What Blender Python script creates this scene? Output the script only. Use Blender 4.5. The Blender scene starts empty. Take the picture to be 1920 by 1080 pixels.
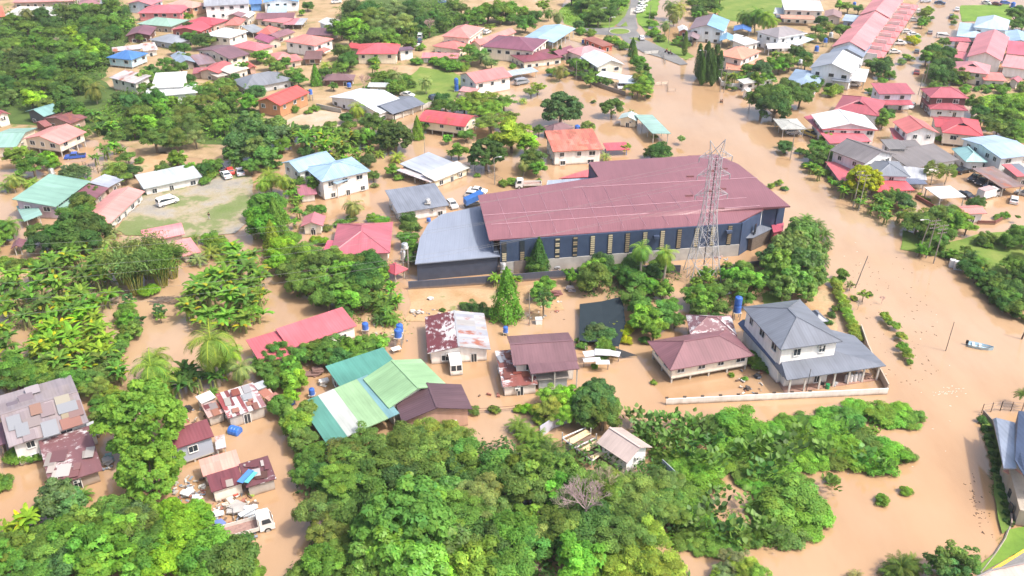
import bpy, math, random
import numpy as np
from mathutils import Vector, Matrix

# ------------------------------------------------------------------ camera, light, exposure
S = bpy.context.scene
COL = S.collection
FPX, CX, CY = 1700.0, 960.0, 540.0            # focal length and centre in pixels of a 1920 wide frame
PITCH = math.radians(29.45)
CAMH = 82.5
cam_d = bpy.data.cameras.new("camera")
cam = bpy.data.objects.new("camera", cam_d)
COL.objects.link(cam)
cam.location = (0, 0, CAMH)
cam.rotation_euler = (math.radians(90) - PITCH, 0, 0)
cam_d.sensor_width = 36.0
cam_d.lens = 36.0 * FPX / 1920.0
cam_d.clip_start = 1.0
cam_d.clip_end = 6000.0
S.camera = cam

SUN_EL, SUN_AZ = math.radians(56), math.radians(115)     # azimuth clockwise from +Y: the sun stands to the right
W = bpy.data.worlds.new("World")
S.world = W
W.use_nodes = True
wn = W.node_tree
wn.nodes.clear()
wo = wn.nodes.new("ShaderNodeOutputWorld")
wb = wn.nodes.new("ShaderNodeBackground")
ws = wn.nodes.new("ShaderNodeTexSky")
ws.sky_type = 'NISHITA'
ws.sun_disc = False
ws.sun_elevation = SUN_EL
ws.sun_rotation = SUN_AZ
ws.air_density = 1.0
ws.dust_density = 6.0
ws.ozone_density = 1.0
wb.inputs[1].default_value = 0.15
wn.links.new(ws.outputs[0], wb.inputs[0])
wn.links.new(wb.outputs[0], wo.inputs[0])
sd = bpy.data.lights.new("sun", 'SUN')
sd.energy = 2.3
sd.angle = math.radians(3)
sd.color = (1.0, 0.95, 0.87)
sun = bpy.data.objects.new("sun", sd)
COL.objects.link(sun)
_d = Vector((math.sin(SUN_AZ) * math.cos(SUN_EL), math.cos(SUN_AZ) * math.cos(SUN_EL), math.sin(SUN_EL)))
sun.rotation_euler = _d.to_track_quat('Z', 'Y').to_euler()
sun.location = (60, 60, 200)
S.view_settings.view_transform = 'Standard'
S.view_settings.look = 'None'
S.view_settings.exposure = 0.88
S.view_settings.gamma = 1
S.view_settings.use_curve_mapping = False
cy = S.cycles
cy.max_bounces = 5
cy.diffuse_bounces = 3
cy.glossy_bounces = 2
cy.transmission_bounces = 2
cy.transparent_max_bounces = 4
cy.caustics_reflective = False
cy.caustics_refractive = False
cy.use_denoising = True
try:
    cy.denoiser = 'OPENIMAGEDENOISE'
    cy.denoising_input_passes = 'RGB_ALBEDO_NORMAL'
except Exception:
    pass

# ------------------------------------------------------------------ geometry of the view (for laying the place out)
_t = PITCH
_F = Vector((0, math.cos(_t), -math.sin(_t)))
_U = Vector((0, math.sin(_t), math.cos(_t)))
_R = Vector((1, 0, 0))


def G(px, py, z=0.0):
    """point of the photograph -> point of the place at height z"""
    d = _F * FPX + _R * (px - CX) + _U * (CY - py)
    s = (z - CAMH) / d.z
    return Vector((0, 0, CAMH)) + d * s


def PX(p):
    v = Vector(p) - Vector((0, 0, CAMH))
    k = v.dot(_F)
    return CX + FPX * v.dot(_R) / k, CY - FPX * v.dot(_U) / k


def PPM(p):
    return FPX / (Vector(p) - Vector((0, 0, CAMH))).dot(_F)


def TP(T, q):
    return T[0] + q[0] / T[2], T[1] + q[1] / T[2]


def lin(h):
    h = h.lstrip('#')
    o = []
    for i in (0, 2, 4):
        c = int(h[i:i + 2], 16) / 255
        o.append(c / 12.92 if c <= 0.04045 else ((c + 0.055) / 1.055) ** 2.4)
    return o


def alb(h, k=0.8):
    c = lin(h)
    g_ = .3 * c[0] + .59 * c[1] + .11 * c[2]
    return [min(0.86, (x * .88 + g_ * .12) * k) for x in c]


rng = np.random.default_rng(7)
rnd = random.Random(11)


# ------------------------------------------------------------------ materials
def newmat(name):
    m = bpy.data.materials.new(name)
    m.use_nodes = True
    n = m.node_tree
    b = n.nodes["Principled BSDF"]
    return m, n, b


def N(n, typ, **kw):
    o = n.nodes.new(typ)
    for k, v in kw.items():
        setattr(o, k, v)
    return o


def mixc(n, fac, a, b, mode='MIX'):
    o = N(n, "ShaderNodeMix", data_type='RGBA', blend_type=mode)
    for sock, v in ((o.inputs[0], fac), (o.inputs[6], a), (o.inputs[7], b)):
        if isinstance(v, (int, float)):
            sock.default_value = v
        elif isinstance(v, (tuple, list)):
            sock.default_value = tuple(v)[:3] + (1,)
        else:
            n.links.new(v, sock)
    return o.outputs[2]


def ramp(n, fac, stops):
    r = N(n, "ShaderNodeValToRGB")
    e = r.color_ramp.elements
    while len(e) > 1:
        e.remove(e[-1])
    e[0].position, e[0].color = stops[0][0], tuple(stops[0][1]) + (1,)
    for p, c in stops[1:]:
        x = e.new(p)
        x.color = tuple(c) + (1,)
    n.links.new(fac, r.inputs[0])
    return r.outputs[0]


def g3(v):
    return (v, v, v)


def noise(n, vec, scale, detail=3, rough=0.55):
    t = N(n, "ShaderNodeTexNoise")
    t.inputs['Scale'].default_value = scale
    t.inputs['Detail'].default_value = detail
    t.inputs['Roughness'].default_value = rough
    n.links.new(vec, t.inputs['Vector'])
    return t.outputs[0]


def mapping(n, vec, scale):
    m = N(n, "ShaderNodeMapping")
    m.inputs['Scale'].default_value = scale
    n.links.new(vec, m.inputs[0])
    return m.outputs[0]


def math_(n, op, a, b=None):
    o = N(n, "ShaderNodeMath", operation=op)
    for i, v in enumerate((a, b)):
        if v is None:
            continue
        if isinstance(v, (int, float)):
            o.inputs[i].default_value = v
        else:
            n.links.new(v, o.inputs[i])
    return o.outputs[0]


def addrand(n, vec):
    """shift a texture by the object's own random number so that no two objects share a pattern"""
    oi = N(n, "ShaderNodeObjectInfo")
    s = N(n, "ShaderNodeVectorMath", operation='SCALE')
    s.inputs[0].default_value = (97, 61, 43)
    n.links.new(oi.outputs['Random'], s.inputs['Scale'])
    a = N(n, "ShaderNodeVectorMath", operation='ADD')
    n.links.new(vec, a.inputs[0])
    n.links.new(s.outputs[0], a.inputs[1])
    return a.outputs[0], oi


def make_roof_mat(name="roof_metal", calm=1.0):
    m, n, b = newmat(name)
    tc = N(n, "ShaderNodeTexCoord")
    uv, oi = addrand(n, tc.outputs['UV'])
    col, rust = oi.outputs['Color'], oi.outputs['Alpha']
    streak = noise(n, mapping(n, uv, (1.1, 0.16, 1)), 1.0, 4)
    big = noise(n, uv, 0.13, 3)
    c1 = mixc(n, 0.42 * calm, col, ramp(n, streak, [(0.3, g3(0.62)), (0.5, g3(0.98)), (0.72, g3(1.3))]), 'MULTIPLY')
    c1 = mixc(n, 0.45 * calm, c1, ramp(n, big, [(0.35, g3(0.72)), (0.65, g3(1.25))]), 'MULTIPLY')
    # sheet joints
    sx = N(n, "ShaderNodeSeparateXYZ")
    n.links.new(tc.outputs['UV'], sx.inputs[0])
    fr = math_(n, 'FRACT', math_(n, 'DIVIDE', sx.outputs[0], 0.92))
    joint = math_(n, 'LESS_THAN', fr, 0.1)
    c1 = mixc(n, math_(n, 'MULTIPLY', joint, 0.08), c1, (0.05, 0.05, 0.05))
    # sheets replaced at different times
    cell = N(n, "ShaderNodeTexWhiteNoise", noise_dimensions='2D')
    fl = N(n, "ShaderNodeVectorMath", operation='FLOOR')
    n.links.new(mapping(n, uv, (1 / 0.92, 1 / 3.1, 1)), fl.inputs[0])
    n.links.new(fl.outputs[0], cell.inputs['Vector'])
    pf = math_(n, 'MINIMUM', math_(n, 'MULTIPLY', rust, 3.0), 0.8)
    c1 = mixc(n, pf, c1, ramp(n, cell.outputs[0], [(0.0, (.62, .56, .58)), (.3, (1.12, 1.05, .88)), (.5, (.8, .84, .95)), (.75, (1.3, 1.3, 1.3)), (1.0, (.95, .8, .78))]), 'MULTIPLY')
    rn = noise(n, mapping(n, uv, (0.55, 0.3, 1)), 1.0, 6, 0.65)
    thr = math_(n, 'SUBTRACT', math_(n, 'ADD', rn, math_(n, 'MULTIPLY', rust, 0.5)), 0.63)
    rf = math_(n, 'MULTIPLY', thr, 9.0)
    cl = N(n, "ShaderNodeClamp")
    n.links.new(rf, cl.inputs[0])
    rc = mixc(n, noise(n, uv, 2.2, 2), (0.21, 0.075, 0.045), (0.36, 0.13, 0.08))
    c2 = mixc(n, math_(n, 'MULTIPLY', cl.outputs[0], math_(n, 'GREATER_THAN', rust, 0.12)), c1, rc)
    n.links.new(c2, b.inputs['Base Color'])
    b.inputs['Roughness'].default_value = 0.42
    b.inputs['Specular IOR Level'].default_value = 0.45
    bp = N(n, "ShaderNodeBump")
    bp.inputs['Strength'].default_value = 0.1
    bp.inputs['Distance'].default_value = 0.05
    wv = math_(n, 'SINE', math_(n, 'MULTIPLY', sx.outputs[0], 2 * math.pi / 0.46))
    n.links.new(wv, bp.inputs['Height'])
    n.links.new(bp.outputs[0], b.inputs['Normal'])
    return m


def make_peel_mat():
    """old painted sheet whose paint has come off in ragged horizontal patches; alpha = how much"""
    m, n, b = newmat("peeling_roof")
    tc = N(n, "ShaderNodeTexCoord")
    uv, oi = addrand(n, tc.outputs['UV'])
    st = noise(n, mapping(n, uv, (0.9, 1.5, 1)), 1.0, 5, 0.7)
    bg = noise(n, uv, 0.22, 2)
    k = math_(n, 'ADD', math_(n, 'MULTIPLY', st, 0.6), math_(n, 'MULTIPLY', bg, 0.5))
    t = math_(n, 'MULTIPLY', math_(n, 'SUBTRACT', math_(n, 'ADD', k, math_(n, 'MULTIPLY', oi.outputs['Alpha'], 0.4)), 0.72), 14.0)
    cl = N(n, "ShaderNodeClamp")
    n.links.new(t, cl.inputs[0])
    pale = mixc(n, noise(n, uv, 1.7, 3), (.46, .44, .46), (.6, .58, .58))
    base = mixc(n, 0.45, oi.outputs['Color'], ramp(n, noise(n, mapping(n, uv, (1.1, .2, 1)), 1.0, 4), [(0.3, g3(.65)), (.7, g3(1.25))]), 'MULTIPLY')
    n.links.new(mixc(n, cl.outputs[0], base, pale), b.inputs['Base Color'])
    b.inputs['Roughness'].default_value = 0.5
    return m


def make_wall_mat():
    m, n, b = newmat("painted_wall")
    tc = N(n, "ShaderNodeTexCoord")
    v, oi = addrand(n, tc.outputs['Object'])
    col, gr = oi.outputs['Color'], oi.outputs['Alpha']
    st = noise(n, mapping(n, v, (1.3, 1.3, 0.18)), 1.0, 5)
    c = mixc(n, 0.5, col, ramp(n, st, [(0.3, (0.72, 0.69, 0.64)), (0.6, g3(1.05))]), 'MULTIPLY')
    # tide mark left by the muddy water near the ground
    sx = N(n, "ShaderNodeSeparateXYZ")
    n.links.new(tc.outputs['Object'], sx.inputs[0])
    h = math_(n, 'ADD', sx.outputs[2], math_(n, 'MULTIPLY', noise(n, v, 0.6, 3), 0.5))
    mk = N(n, "ShaderNodeMapRange")
    mk.inputs[1].default_value, mk.inputs[2].default_value = 0.35, 0.85
    mk.inputs[3].default_value, mk.inputs[4].default_value = 0.55, 0.0
    n.links.new(h, mk.inputs[0])
    c = mixc(n, mk.outputs[0], c, (0.36, 0.25, 0.16))
    wet = N(n, "ShaderNodeMapRange")
    wet.inputs[1].default_value, wet.inputs[2].default_value = 0.3, 0.55
    wet.inputs[3].default_value, wet.inputs[4].default_value = 0.75, 0.0
    n.links.new(h, wet.inputs[0])
    c = mixc(n, wet.outputs[0], c, (0.15, 0.095, 0.055))
    n.links.new(c, b.inputs['Base Color'])
    b.inputs['Roughness'].default_value = 0.8
    return m


def make_leaf_mat(name, translucent=0.3, rough=0.5, spec=0.3):
    m, n, b = newmat(name)
    oi = N(n, "ShaderNodeObjectInfo")
    at = N(n, "ShaderNodeAttribute", attribute_name="tone")
    c = mixc(n, 1.0, oi.outputs['Color'], at.outputs['Color'], 'MULTIPLY')
    n.links.new(c, b.inputs['Base Color'])
    b.inputs['Roughness'].default_value = rough
    b.inputs['Specular IOR Level'].default_value = spec
    tr = N(n, "ShaderNodeBsdfTranslucent")
    n.links.new(mixc(n, 1.0, c, (1.15, 1.2, 0.55), 'MULTIPLY'), tr.inputs[0])
    mx = N(n, "ShaderNodeMixShader")
    mx.inputs[0].default_value = translucent
    n.links.new(b.outputs[0], mx.inputs[1])
    n.links.new(tr.outputs[0], mx.inputs[2])
    n.links.new(mx.outputs[0], n.nodes['Material Output'].inputs[0])
    return m


def make_plain(name, rough=0.6, spec=0.4, metal=0.0, var=0.35, scale=0.8):
    """object colour with soft wear; every thing keeps its own colour in obj.color"""
    m, n, b = newmat(name)
    tc = N(n, "ShaderNodeTexCoord")
    v, oi = addrand(n, tc.outputs['Object'])
    t = noise(n, v, scale, 4)
    c = mixc(n, var, oi.outputs['Color'], ramp(n, t, [(0.3, g3(0.6)), (0.65, g3(1.2))]), 'MULTIPLY')
    n.links.new(c, b.inputs['Base Color'])
    b.inputs['Roughness'].default_value = rough
    b.inputs['Specular IOR Level'].default_value = spec
    b.inputs['Metallic'].default_value = metal
    return m


def make_water():
    m, n, b = newmat("muddy_water")
    tc = N(n, "ShaderNodeTexCoord")
    v = tc.outputs['Object']
    a = noise(n, v, 0.018, 4, 0.6)
    a2 = noise(n, mapping(n, v, (0.09, 0.03, 1)), 1.0, 6, 0.65)
    c = ramp(n, a, [(0.32, (0.395, 0.24, 0.125)), (0.5, (0.40, 0.262, 0.152)), (0.68, (0.41, 0.29, 0.19))])  # broad paler zones: sky reflection painted into the water colour
    c = mixc(n, 0.5, c, ramp(n, a2, [(0.33, (0.82, 0.77, 0.72)), (0.5, (1, 1, 1)), (0.66, (1.12, 1.13, 1.16))]), 'MULTIPLY')
    n.links.new(c, b.inputs['Base Color'])
    b.inputs['Roughness'].default_value = 0.08
    b.inputs['IOR'].default_value = 1.45
    b.inputs['Specular IOR Level'].default_value = 1.0
    f = noise(n, mapping(n, v, (0.5, 0.8, 1)), 1.0, 4, 0.6)
    rp = N(n, "ShaderNodeBump")
    rp.inputs['Strength'].default_value = 0.05
    rp.inputs['Distance'].default_value = 0.25
    n.links.new(f, rp.inputs['Height'])
    n.links.new(rp.outputs[0], b.inputs['Normal'])
    return m


def make_ground(name, stops, scale=0.25, rough=0.9, fine=2.5, wet=0.0):
    m, n, b = newmat(name)
    tc = N(n, "ShaderNodeTexCoord")
    v = tc.outputs['Object']
    t = noise(n, v, scale, 6, 0.62)
    c = ramp(n, t, stops)
    c = mixc(n, 0.5, c, ramp(n, noise(n, v, fine, 4, 0.7), [(0.3, g3(0.72)), (0.7, g3(1.25))]), 'MULTIPLY')
    n.links.new(c, b.inputs['Base Color'])
    if wet:
        r = ramp(n, t, [(0.3, g3(0.15)), (0.5, g3(rough))])
        n.links.new(r, b.inputs['Roughness'])
    else:
        b.inputs['Roughness'].default_value = rough
    b.inputs['Specular IOR Level'].default_value = 0.25
    return m


ROOF = make_roof_mat()
PEEL = make_peel_mat()
ROOFNEW = make_roof_mat("new_roof_metal", 0.4)
WALL = make_wall_mat()
LEAF = make_leaf_mat("leaf", 0.34, 0.6, 0.15)
GLOSSLEAF = make_leaf_mat("glossy_leaf", 0.28, 0.48, 0.3)
PLAIN = make_plain("plain_paint")
CARPAINT = make_plain("car_paint", 0.22, 0.6, 0.0, 0.08)
PLASTIC = make_plain("plastic", 0.35, 0.5, 0.0, 0.12)
STEEL = make_plain("galvanised_steel", 0.4, 0.5, 0.55, 0.2)
WOODM = make_plain("weathered_wood", 0.85, 0.2, 0.0, 0.6, 3.0)
BARK = make_plain("bark", 0.9, 0.2, 0.0, 0.7, 2.0)
CONC = make_plain("concrete", 0.9, 0.25, 0.0, 0.5, 0.5)
CLOTH = make_plain("cloth", 0.95, 0.1, 0.0, 0.2)
SKIN = make_plain("skin", 0.6, 0.3, 0.0, 0.1)
GLASS, _n, _b = newmat("window_glass")
_b.inputs['Base Color'].default_value = (0.03, 0.04, 0.05, 1)
_b.inputs['Roughness'].default_value = 0.12
RUBBER, _n, _b = newmat("rubber")
_b.inputs['Base Color'].default_value = (0.02, 0.02, 0.02, 1)
_b.inputs['Roughness'].default_value = 0.8
WHITE, _n, _b = newmat("white_trim")
_b.inputs['Base Color'].default_value = (0.72, 0.72, 0.7, 1)
_b.inputs['Roughness'].default_value = 0.6
WATER = make_water()


# ------------------------------------------------------------------ mesh building
class MB:
    def __init__(self):
        self.v, self.f, self.uv, self.mi = [], [], [], []
        self.m = 0

    def face(self, pts, uv=None):
        i = len(self.v)
        self.v += [tuple(p) for p in pts]
        self.f.append(tuple(range(i, i + len(pts))))
        self.uv.append(uv)
        self.mi.append(self.m)

    def box(self, c, s, rz=0.0, top=None):
        """box of size s about c; top = (sx, sy) scales the upper face"""
        hx, hy, hz = s[0] / 2, s[1] / 2, s[2] / 2
        tx, ty = top or (1, 1)
        ca, sa = math.cos(rz), math.sin(rz)

        def p(x, y, z):
            return (c[0] + x * ca - y * sa, c[1] + x * sa + y * ca, c[2] + z)
        b = [p(-hx, -hy, -hz), p(hx, -hy, -hz), p(hx, hy, -hz), p(-hx, hy, -hz)]
        t = [p(-hx * tx, -hy * ty, hz), p(hx * tx, -hy * ty, hz), p(hx * tx, hy * ty, hz), p(-hx * tx, hy * ty, hz)]
        i = len(self.v)
        self.v += b + t
        for q in ((3, 2, 1, 0), (4, 5, 6, 7), (0, 1, 5, 4), (1, 2, 6, 5), (2, 3, 7, 6), (3, 0, 4, 7)):
            self.f.append(tuple(i + k for k in q))
            self.uv.append(None)
            self.mi.append(self.m)

    def prism(self, poly, z0, z1):
        """poly: list of (x, y); z0, z1 numbers or lists of heights"""
        n = len(poly)
        a = z0 if isinstance(z0, (list, tuple)) else [z0] * n
        b = z1 if isinstance(z1, (list, tuple)) else [z1] * n
        area = sum(poly[k][0] * poly[(k + 1) % n][1] - poly[(k + 1) % n][0] * poly[k][1] for k in range(n))
        idx = list(range(n)) if area > 0 else list(range(n))[::-1]
        i = len(self.v)
        self.v += [(poly[k][0], poly[k][1], a[k]) for k in idx] + [(poly[k][0], poly[k][1], b[k]) for k in idx]
        fs = [tuple(i + n - 1 - k for k in range(n)), tuple(i + n + k for k in range(n))]
        fs += [(i + k, i + (k + 1) % n, i + n + (k + 1) % n, i + n + k) for k in range(n)]
        for q in fs:
            self.f.append(q)
            self.uv.append(None)
            self.mi.append(self.m)

    def tube(self, pts, rs, n=6, cap=True):
        if isinstance(rs, (int, float)):
            rs = [rs] * len(pts)
        rings = []
        for k, p in enumerate(pts):
            p = Vector(p)
            a = Vector(pts[min(k + 1, len(pts) - 1)]) - Vector(pts[max(k - 1, 0)])
            a.normalize()
            s = a.cross(Vector((0, 0, 1)) if abs(a.z) < 0.9 else Vector((1, 0, 0)))
            s.normalize()
            t = s.cross(a)
            i = len(self.v)
            for j in range(n):
                w = 2 * math.pi * j / n
                self.v.append(tuple(p + (s * math.cos(w) + t * math.sin(w)) * rs[k]))
            rings.append(i)
        for a, b in zip(rings, rings[1:]):
            for j in range(n):
                self.f.append((a + j, b + j, b + (j + 1) % n, a + (j + 1) % n))
                self.uv.append(None)
                self.mi.append(self.m)
        if cap:
            self.f.append(tuple(rings[-1] + j for j in range(n)))
            self.uv.append(None)
            self.mi.append(self.m)
            self.f.append(tuple(rings[0] + n - 1 - j for j in range(n)))
            self.uv.append(None)
            self.mi.append(self.m)

    def lathe(self, c, prof, n=14):
        self.tube([(c[0], c[1], c[2] + z) for r, z in prof], [r for r, z in prof], n)

    def solid(self, verts, faces, t, uvs=None):
        """a sheet of faces given thickness t downwards"""
        i = len(self.v)
        n = len(verts)
        self.v += [tuple(p) for p in verts] + [(p[0], p[1], p[2] - t) for p in verts]
        ed = {}
        for f in faces:
            self.f.append(tuple(i + k for k in f))
            self.uv.append([uvs[k] for k in f] if uvs else None)
            self.mi.append(self.m)
            self.f.append(tuple(i + n + k for k in reversed(f)))
            self.uv.append(None)
            self.mi.append(self.m)
            for a, b in zip(f, f[1:] + f[:1]):
                ed[(a, b)] = 1
        for a, b in ed:
            if (b, a) not in ed:
                self.f.append((i + b, i + a, i + n + a, i + n + b))
                self.uv.append(None)
                self.mi.append(self.m)

    def mesh(self, name, mats):
        me = bpy.data.meshes.new(name)
        me.from_pydata(self.v, [], self.f)
        if any(self.uv):
            l = me.uv_layers.new(name="UVMap")
            k = 0
            for f, u in zip(self.f, self.uv):
                for j in range(len(f)):
                    if u:
                        l.data[k].uv = u[j]
                    else:
                        p = self.v[f[j]]
                        l.data[k].uv = (p[0] + p[1] * 0.3, p[2])
                    k += 1
        for m in (mats if isinstance(mats, (list, tuple)) else [mats]):
            me.materials.append(m)
        if any(self.mi):
            me.polygons.foreach_set('material_index', self.mi)
        me.update()
        return me


def link(name, me, parent=None, color=None, mat=None):
    o = bpy.data.objects.new(name, me)
    COL.objects.link(o)
    if parent is not None:
        o.parent = parent
    if mat is not None:
        o.matrix_local = mat
    if color is not None:
        o.color = tuple(color) if len(color) == 4 else tuple(color) + (0,)
    return o


def put(name, mb, mats, parent=None, color=(0.8, 0.8, 0.8), mat=None):
    return link(name, mb.mesh(name, mats), parent, color, mat)


LM = []      # landmarks that labels may refer to: (words, world point)


def tag(o, label, cat, group=None, lm=False):
    o['label'] = label
    o['category'] = cat
    if group:
        o['group'] = group
    if lm:
        LM.append((label if lm is True else lm, o.location.copy()))
    return o


def thing(name, label, cat, loc, rz=0.0, group=None, lm=False):
    o = bpy.data.objects.new(name, None)
    COL.objects.link(o)
    o.empty_display_size = 0.5
    o.location = loc
    o.rotation_euler = (0, 0, rz)
    return tag(o, label, cat, group, lm)


def structure(name, mb, mats, kind='structure', color=(0.8, 0.8, 0.8)):
    o = put(name, mb, mats, None, color)
    o['kind'] = kind
    return o


def copy_thing(src, loc, rz=None, label=None, group=None, color=None):
    r = src.copy()
    COL.objects.link(r)
    r.location = loc
    if rz is not None:
        r.rotation_euler = (0, 0, rz)
    if label:
        r['label'] = label
    if group:
        r['group'] = group
    for ch in list(src.children):
        c = ch.copy()
        COL.objects.link(c)
        c.parent = r
        if color and c.name.split('.')[0] in ('body', 'tank', 'cab'):
            c.color = tuple(color) + (0,)
        for g in list(ch.children):
            d = g.copy()
            COL.objects.link(d)
            d.parent = c
    return r


# ------------------------------------------------------------------ houses
def frame_mesh(w, h, near):
    key = (round(w, 2), round(h, 2), near)
    if key in _FM:
        return _FM[key]
    f = MB()
    t = 0.09
    f.box((-w / 2, -0.03, 0), (t, 0.14, h + t))
    f.box((w / 2, -0.03, 0), (t, 0.14, h + t))
    f.box((0, -0.03, h / 2), (w - t, 0.14, t))
    f.box((0, -0.05, -h / 2), (w - t, 0.2, t))
    if near:
        f.box((0, -0.02, 0), (0.05, 0.1, h - t))
    p = MB()
    p.box((0, -0.012, 0), (w - t * 0.9, 0.03, h - t * 0.9))
    if near:
        r = (f.mesh("window", WHITE), p.mesh("pane", GLASS))
    else:
        p2 = MB()
        f.m = 1
        f.box((0, -0.012, 0), (w - t * 0.9, 0.03, h - t * 0.9))
        r = (f.mesh("window", [WHITE, GLASS]), None)
    _FM[key] = r
    return r


_FM = {}


class House:
    def __init__(self, T, label, name='house', cat='house', lm=True, group=None):
        self.T, self.label, self.name, self.cat, self.lm, self.group = T, label, name, cat, lm, group
        self.root = None

    def child(self, name, mb, mats, color, M):
        return put(name, mb, mats, self.root, color, self.inv @ M)

    def rect(self, A, B, C, ze, rz=None):
        pa, pb, pc = [G(*TP(self.T, q), ze) for q in (A, B, C)]
        bc, ba = pc - pb, pa - pb
        if bc.length >= ba.length:
            u = bc.normalized()
        else:
            w = ba.normalized()
            u = Vector((w.y, -w.x, 0))
            if u.dot(bc) < 0:
                u = -u
        w = Vector((-u.y, u.x, 0))
        if w.dot(ba) < 0:
            w = -w
        wd, dp = abs(u.dot(bc)), abs(w.dot(ba))
        o = pb + u * wd / 2 + w * dp / 2
        # local x along u, local y along w; keep it right handed
        if u.x * w.y - u.y * w.x < 0:
            u = -u
        ang = math.atan2(u.y, u.x)
        return Matrix.Translation((o.x, o.y, 0)) @ Matrix.Rotation(ang, 4, 'Z'), wd, dp

    def b(self, kind, A, B, C, ze, rise, roof, wall='e8e4da', axis=None, oh=0.6, z0=0.0, win=True, open=False,
          rust=0.0, strips=None, col2=None, door=True, wcol=None, floors=None, roofname='roof', nowall=False,
          postcol='c9c4ba', up='back', gable=False, wmat=None, rail=False, trim=None, k=0.66, wz=1.1, peel=0.0, peel2=None, F=None):
        T = self.T
        bx, by = TP(T, B)
        if F is None:
            F = (.7 if by < 500 else .8) if bx < 1180 else (.85 if by < 480 else 1.0)
        sink = ze * (1 - F)               # the house stands in the flood: floors go down with it
        two = ze - z0 >= 4.6
        if not floors:
            floors = [z0, z0 + (ze - z0) / 2] if two else [z0]
        floors = [q - sink for q in floors]
        ze -= sink
        if z0 > .3:
            z0 = max(.6, z0 - sink * .6)
            floors = [z0]
        M, w, d = self.rect(A, B, C, ze)
        if self.root is None:
            loc = M.translation.copy()
            ang = math.atan2(M[1][0], M[0][0])
            self.root = thing(self.name, self.label, self.cat, loc, ang, self.group, self.lm)
            self.M = Matrix.Translation(loc) @ Matrix.Rotation(ang, 4, 'Z')
            self.inv = self.M.inverted()
        near = PPM(M.translation) > 6.6
        hw, hd = w / 2, d / 2
        ax = axis or ('x' if w >= d else 'y')
        th = 0.14

        def h(x, y):
            if kind == 'gable':
                q = abs(y) / hd if ax == 'x' else abs(x) / hw
                return ze + rise * (1 - min(1, q))
            if kind == 'hip':
                s = rise / min(hw, hd)
                return ze + max(0, min(rise, s * min(hw - abs(x), hd - abs(y))))
            if kind == 'shed':
                q = {'back': (y + hd) / d, 'front': (hd - y) / d, 'left': (hw - x) / w, 'right': (x + hw) / w}[up]
                return ze + rise * q
            if kind == 'barrel':
                q = abs(y) / hd if ax == 'x' else abs(x) / hw
                return ze + rise * (1 - min(1, q) ** 2.0)
            return ze
        V = lambda x, y: (x, y, h(x, y))
        r = MB()
        mats = PEEL if peel else ROOF
        if peel:
            rust = peel
        if kind == 'gable':
            if ax == 'x':
                v = [V(-hw, -hd), V(hw, -hd), V(hw, 0), V(-hw, 0), V(hw, hd), V(-hw, hd)]
                uv = [(p[0], abs(p[1])) for p in v]
            else:
                v = [V(-hw, hd), V(-hw, -hd), V(0, -hd), V(0, hd), V(hw, -hd), V(hw, hd)]
                uv = [(p[1], abs(p[0])) for p in v]
            if peel2:
                r1 = MB()
                r1.solid(v, [(0, 1, 2, 3)], th, uv)
                self.child('roof_slope', r1, PEEL, alb(peel2[0], k) + [peel2[1]], M)
                r.solid(v, [(3, 2, 4, 5)], th, uv)
            elif col2:
                r1 = MB()
                r1.solid(v, [(3, 2, 4, 5)], th, uv)
                self.child('roof_slope', r1, mats, alb(col2, k) + [rust], M)
                r.solid(v, [(0, 1, 2, 3)], th, uv)
            else:
                r.solid(v, [(0, 1, 2, 3), (3, 2, 4, 5)], th, uv)
        elif kind == 'hip':
            m = min(hw, hd)
            if w >= d:
                a = hw - m
                v = [V(-hw, -hd), V(hw, -hd), V(hw, hd), V(-hw, hd), V(-a, 0), V(a, 0)]
                fs = [(0, 1, 5, 4), (2, 3, 4, 5), (1, 2, 5), (3, 0, 4)]
            else:
                a = hd - m
                v = [V(-hw, -hd), V(hw, -hd), V(hw, hd), V(-hw, hd), V(0, -a), V(0, a)]
                fs = [(1, 2, 5, 4), (3, 0, 4, 5), (0, 1, 4), (2, 3, 5)]
            for f in fs:                      # each slope has its own fall, so its own texture run
                pts = [v[q] for q in f]
                ev = Vector(pts[1]) - Vector(pts[0])
                ev.normalize()
                nv = Vector((-ev.y, ev.x, 0))
                r.face(pts, [(Vector(p).dot(ev) + 7 * f[0], abs((Vector(p) - Vector(pts[0])).dot(nv))) for p in pts])
            r.prism([(-hw, -hd), (hw, -hd), (hw, hd), (-hw, hd)], ze - th, ze - 0.004)
        elif kind == 'barrel':
            n = 9
            v, uv = [], []
            for q in range(n + 1):
                if ax == 'x':
                    y = -hd + d * q / n
                    v += [V(-hw, y), V(hw, y)]
                    uv += [(-hw, y), (hw, y)]
                else:
                    x = hw - w * q / n
                    v += [V(x, -hd), V(x, hd)]
                    uv += [(-hd, x), (hd, x)]
            r.solid(v, [(2 * q, 2 * q + 1, 2 * q + 3, 2 * q + 2) for q in range(n)], th, uv)
        elif strips:
            x0 = -hw
            for fr, c in strips:
                x1 = -hw + w * fr
                s = MB()
                v = [V(x0, -hd), V(x1, -hd), V(x1, hd), V(x0, hd)]
                s.solid(v, [(0, 1, 2, 3)], th, [(p[0], p[1]) for p in v])
                self.child('roof_panel', s, mats, alb(c, k) + [rust], M)
                x0 = x1
            r = None
        else:
            v = [V(-hw, -hd), V(hw, -hd), V(hw, hd), V(-hw, hd)]
            sw = up in ('left', 'right')
            r.solid(v, [(0, 1, 2, 3)], th, [((p[1], p[0]) if sw else (p[0], p[1])) for p in v])
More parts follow.
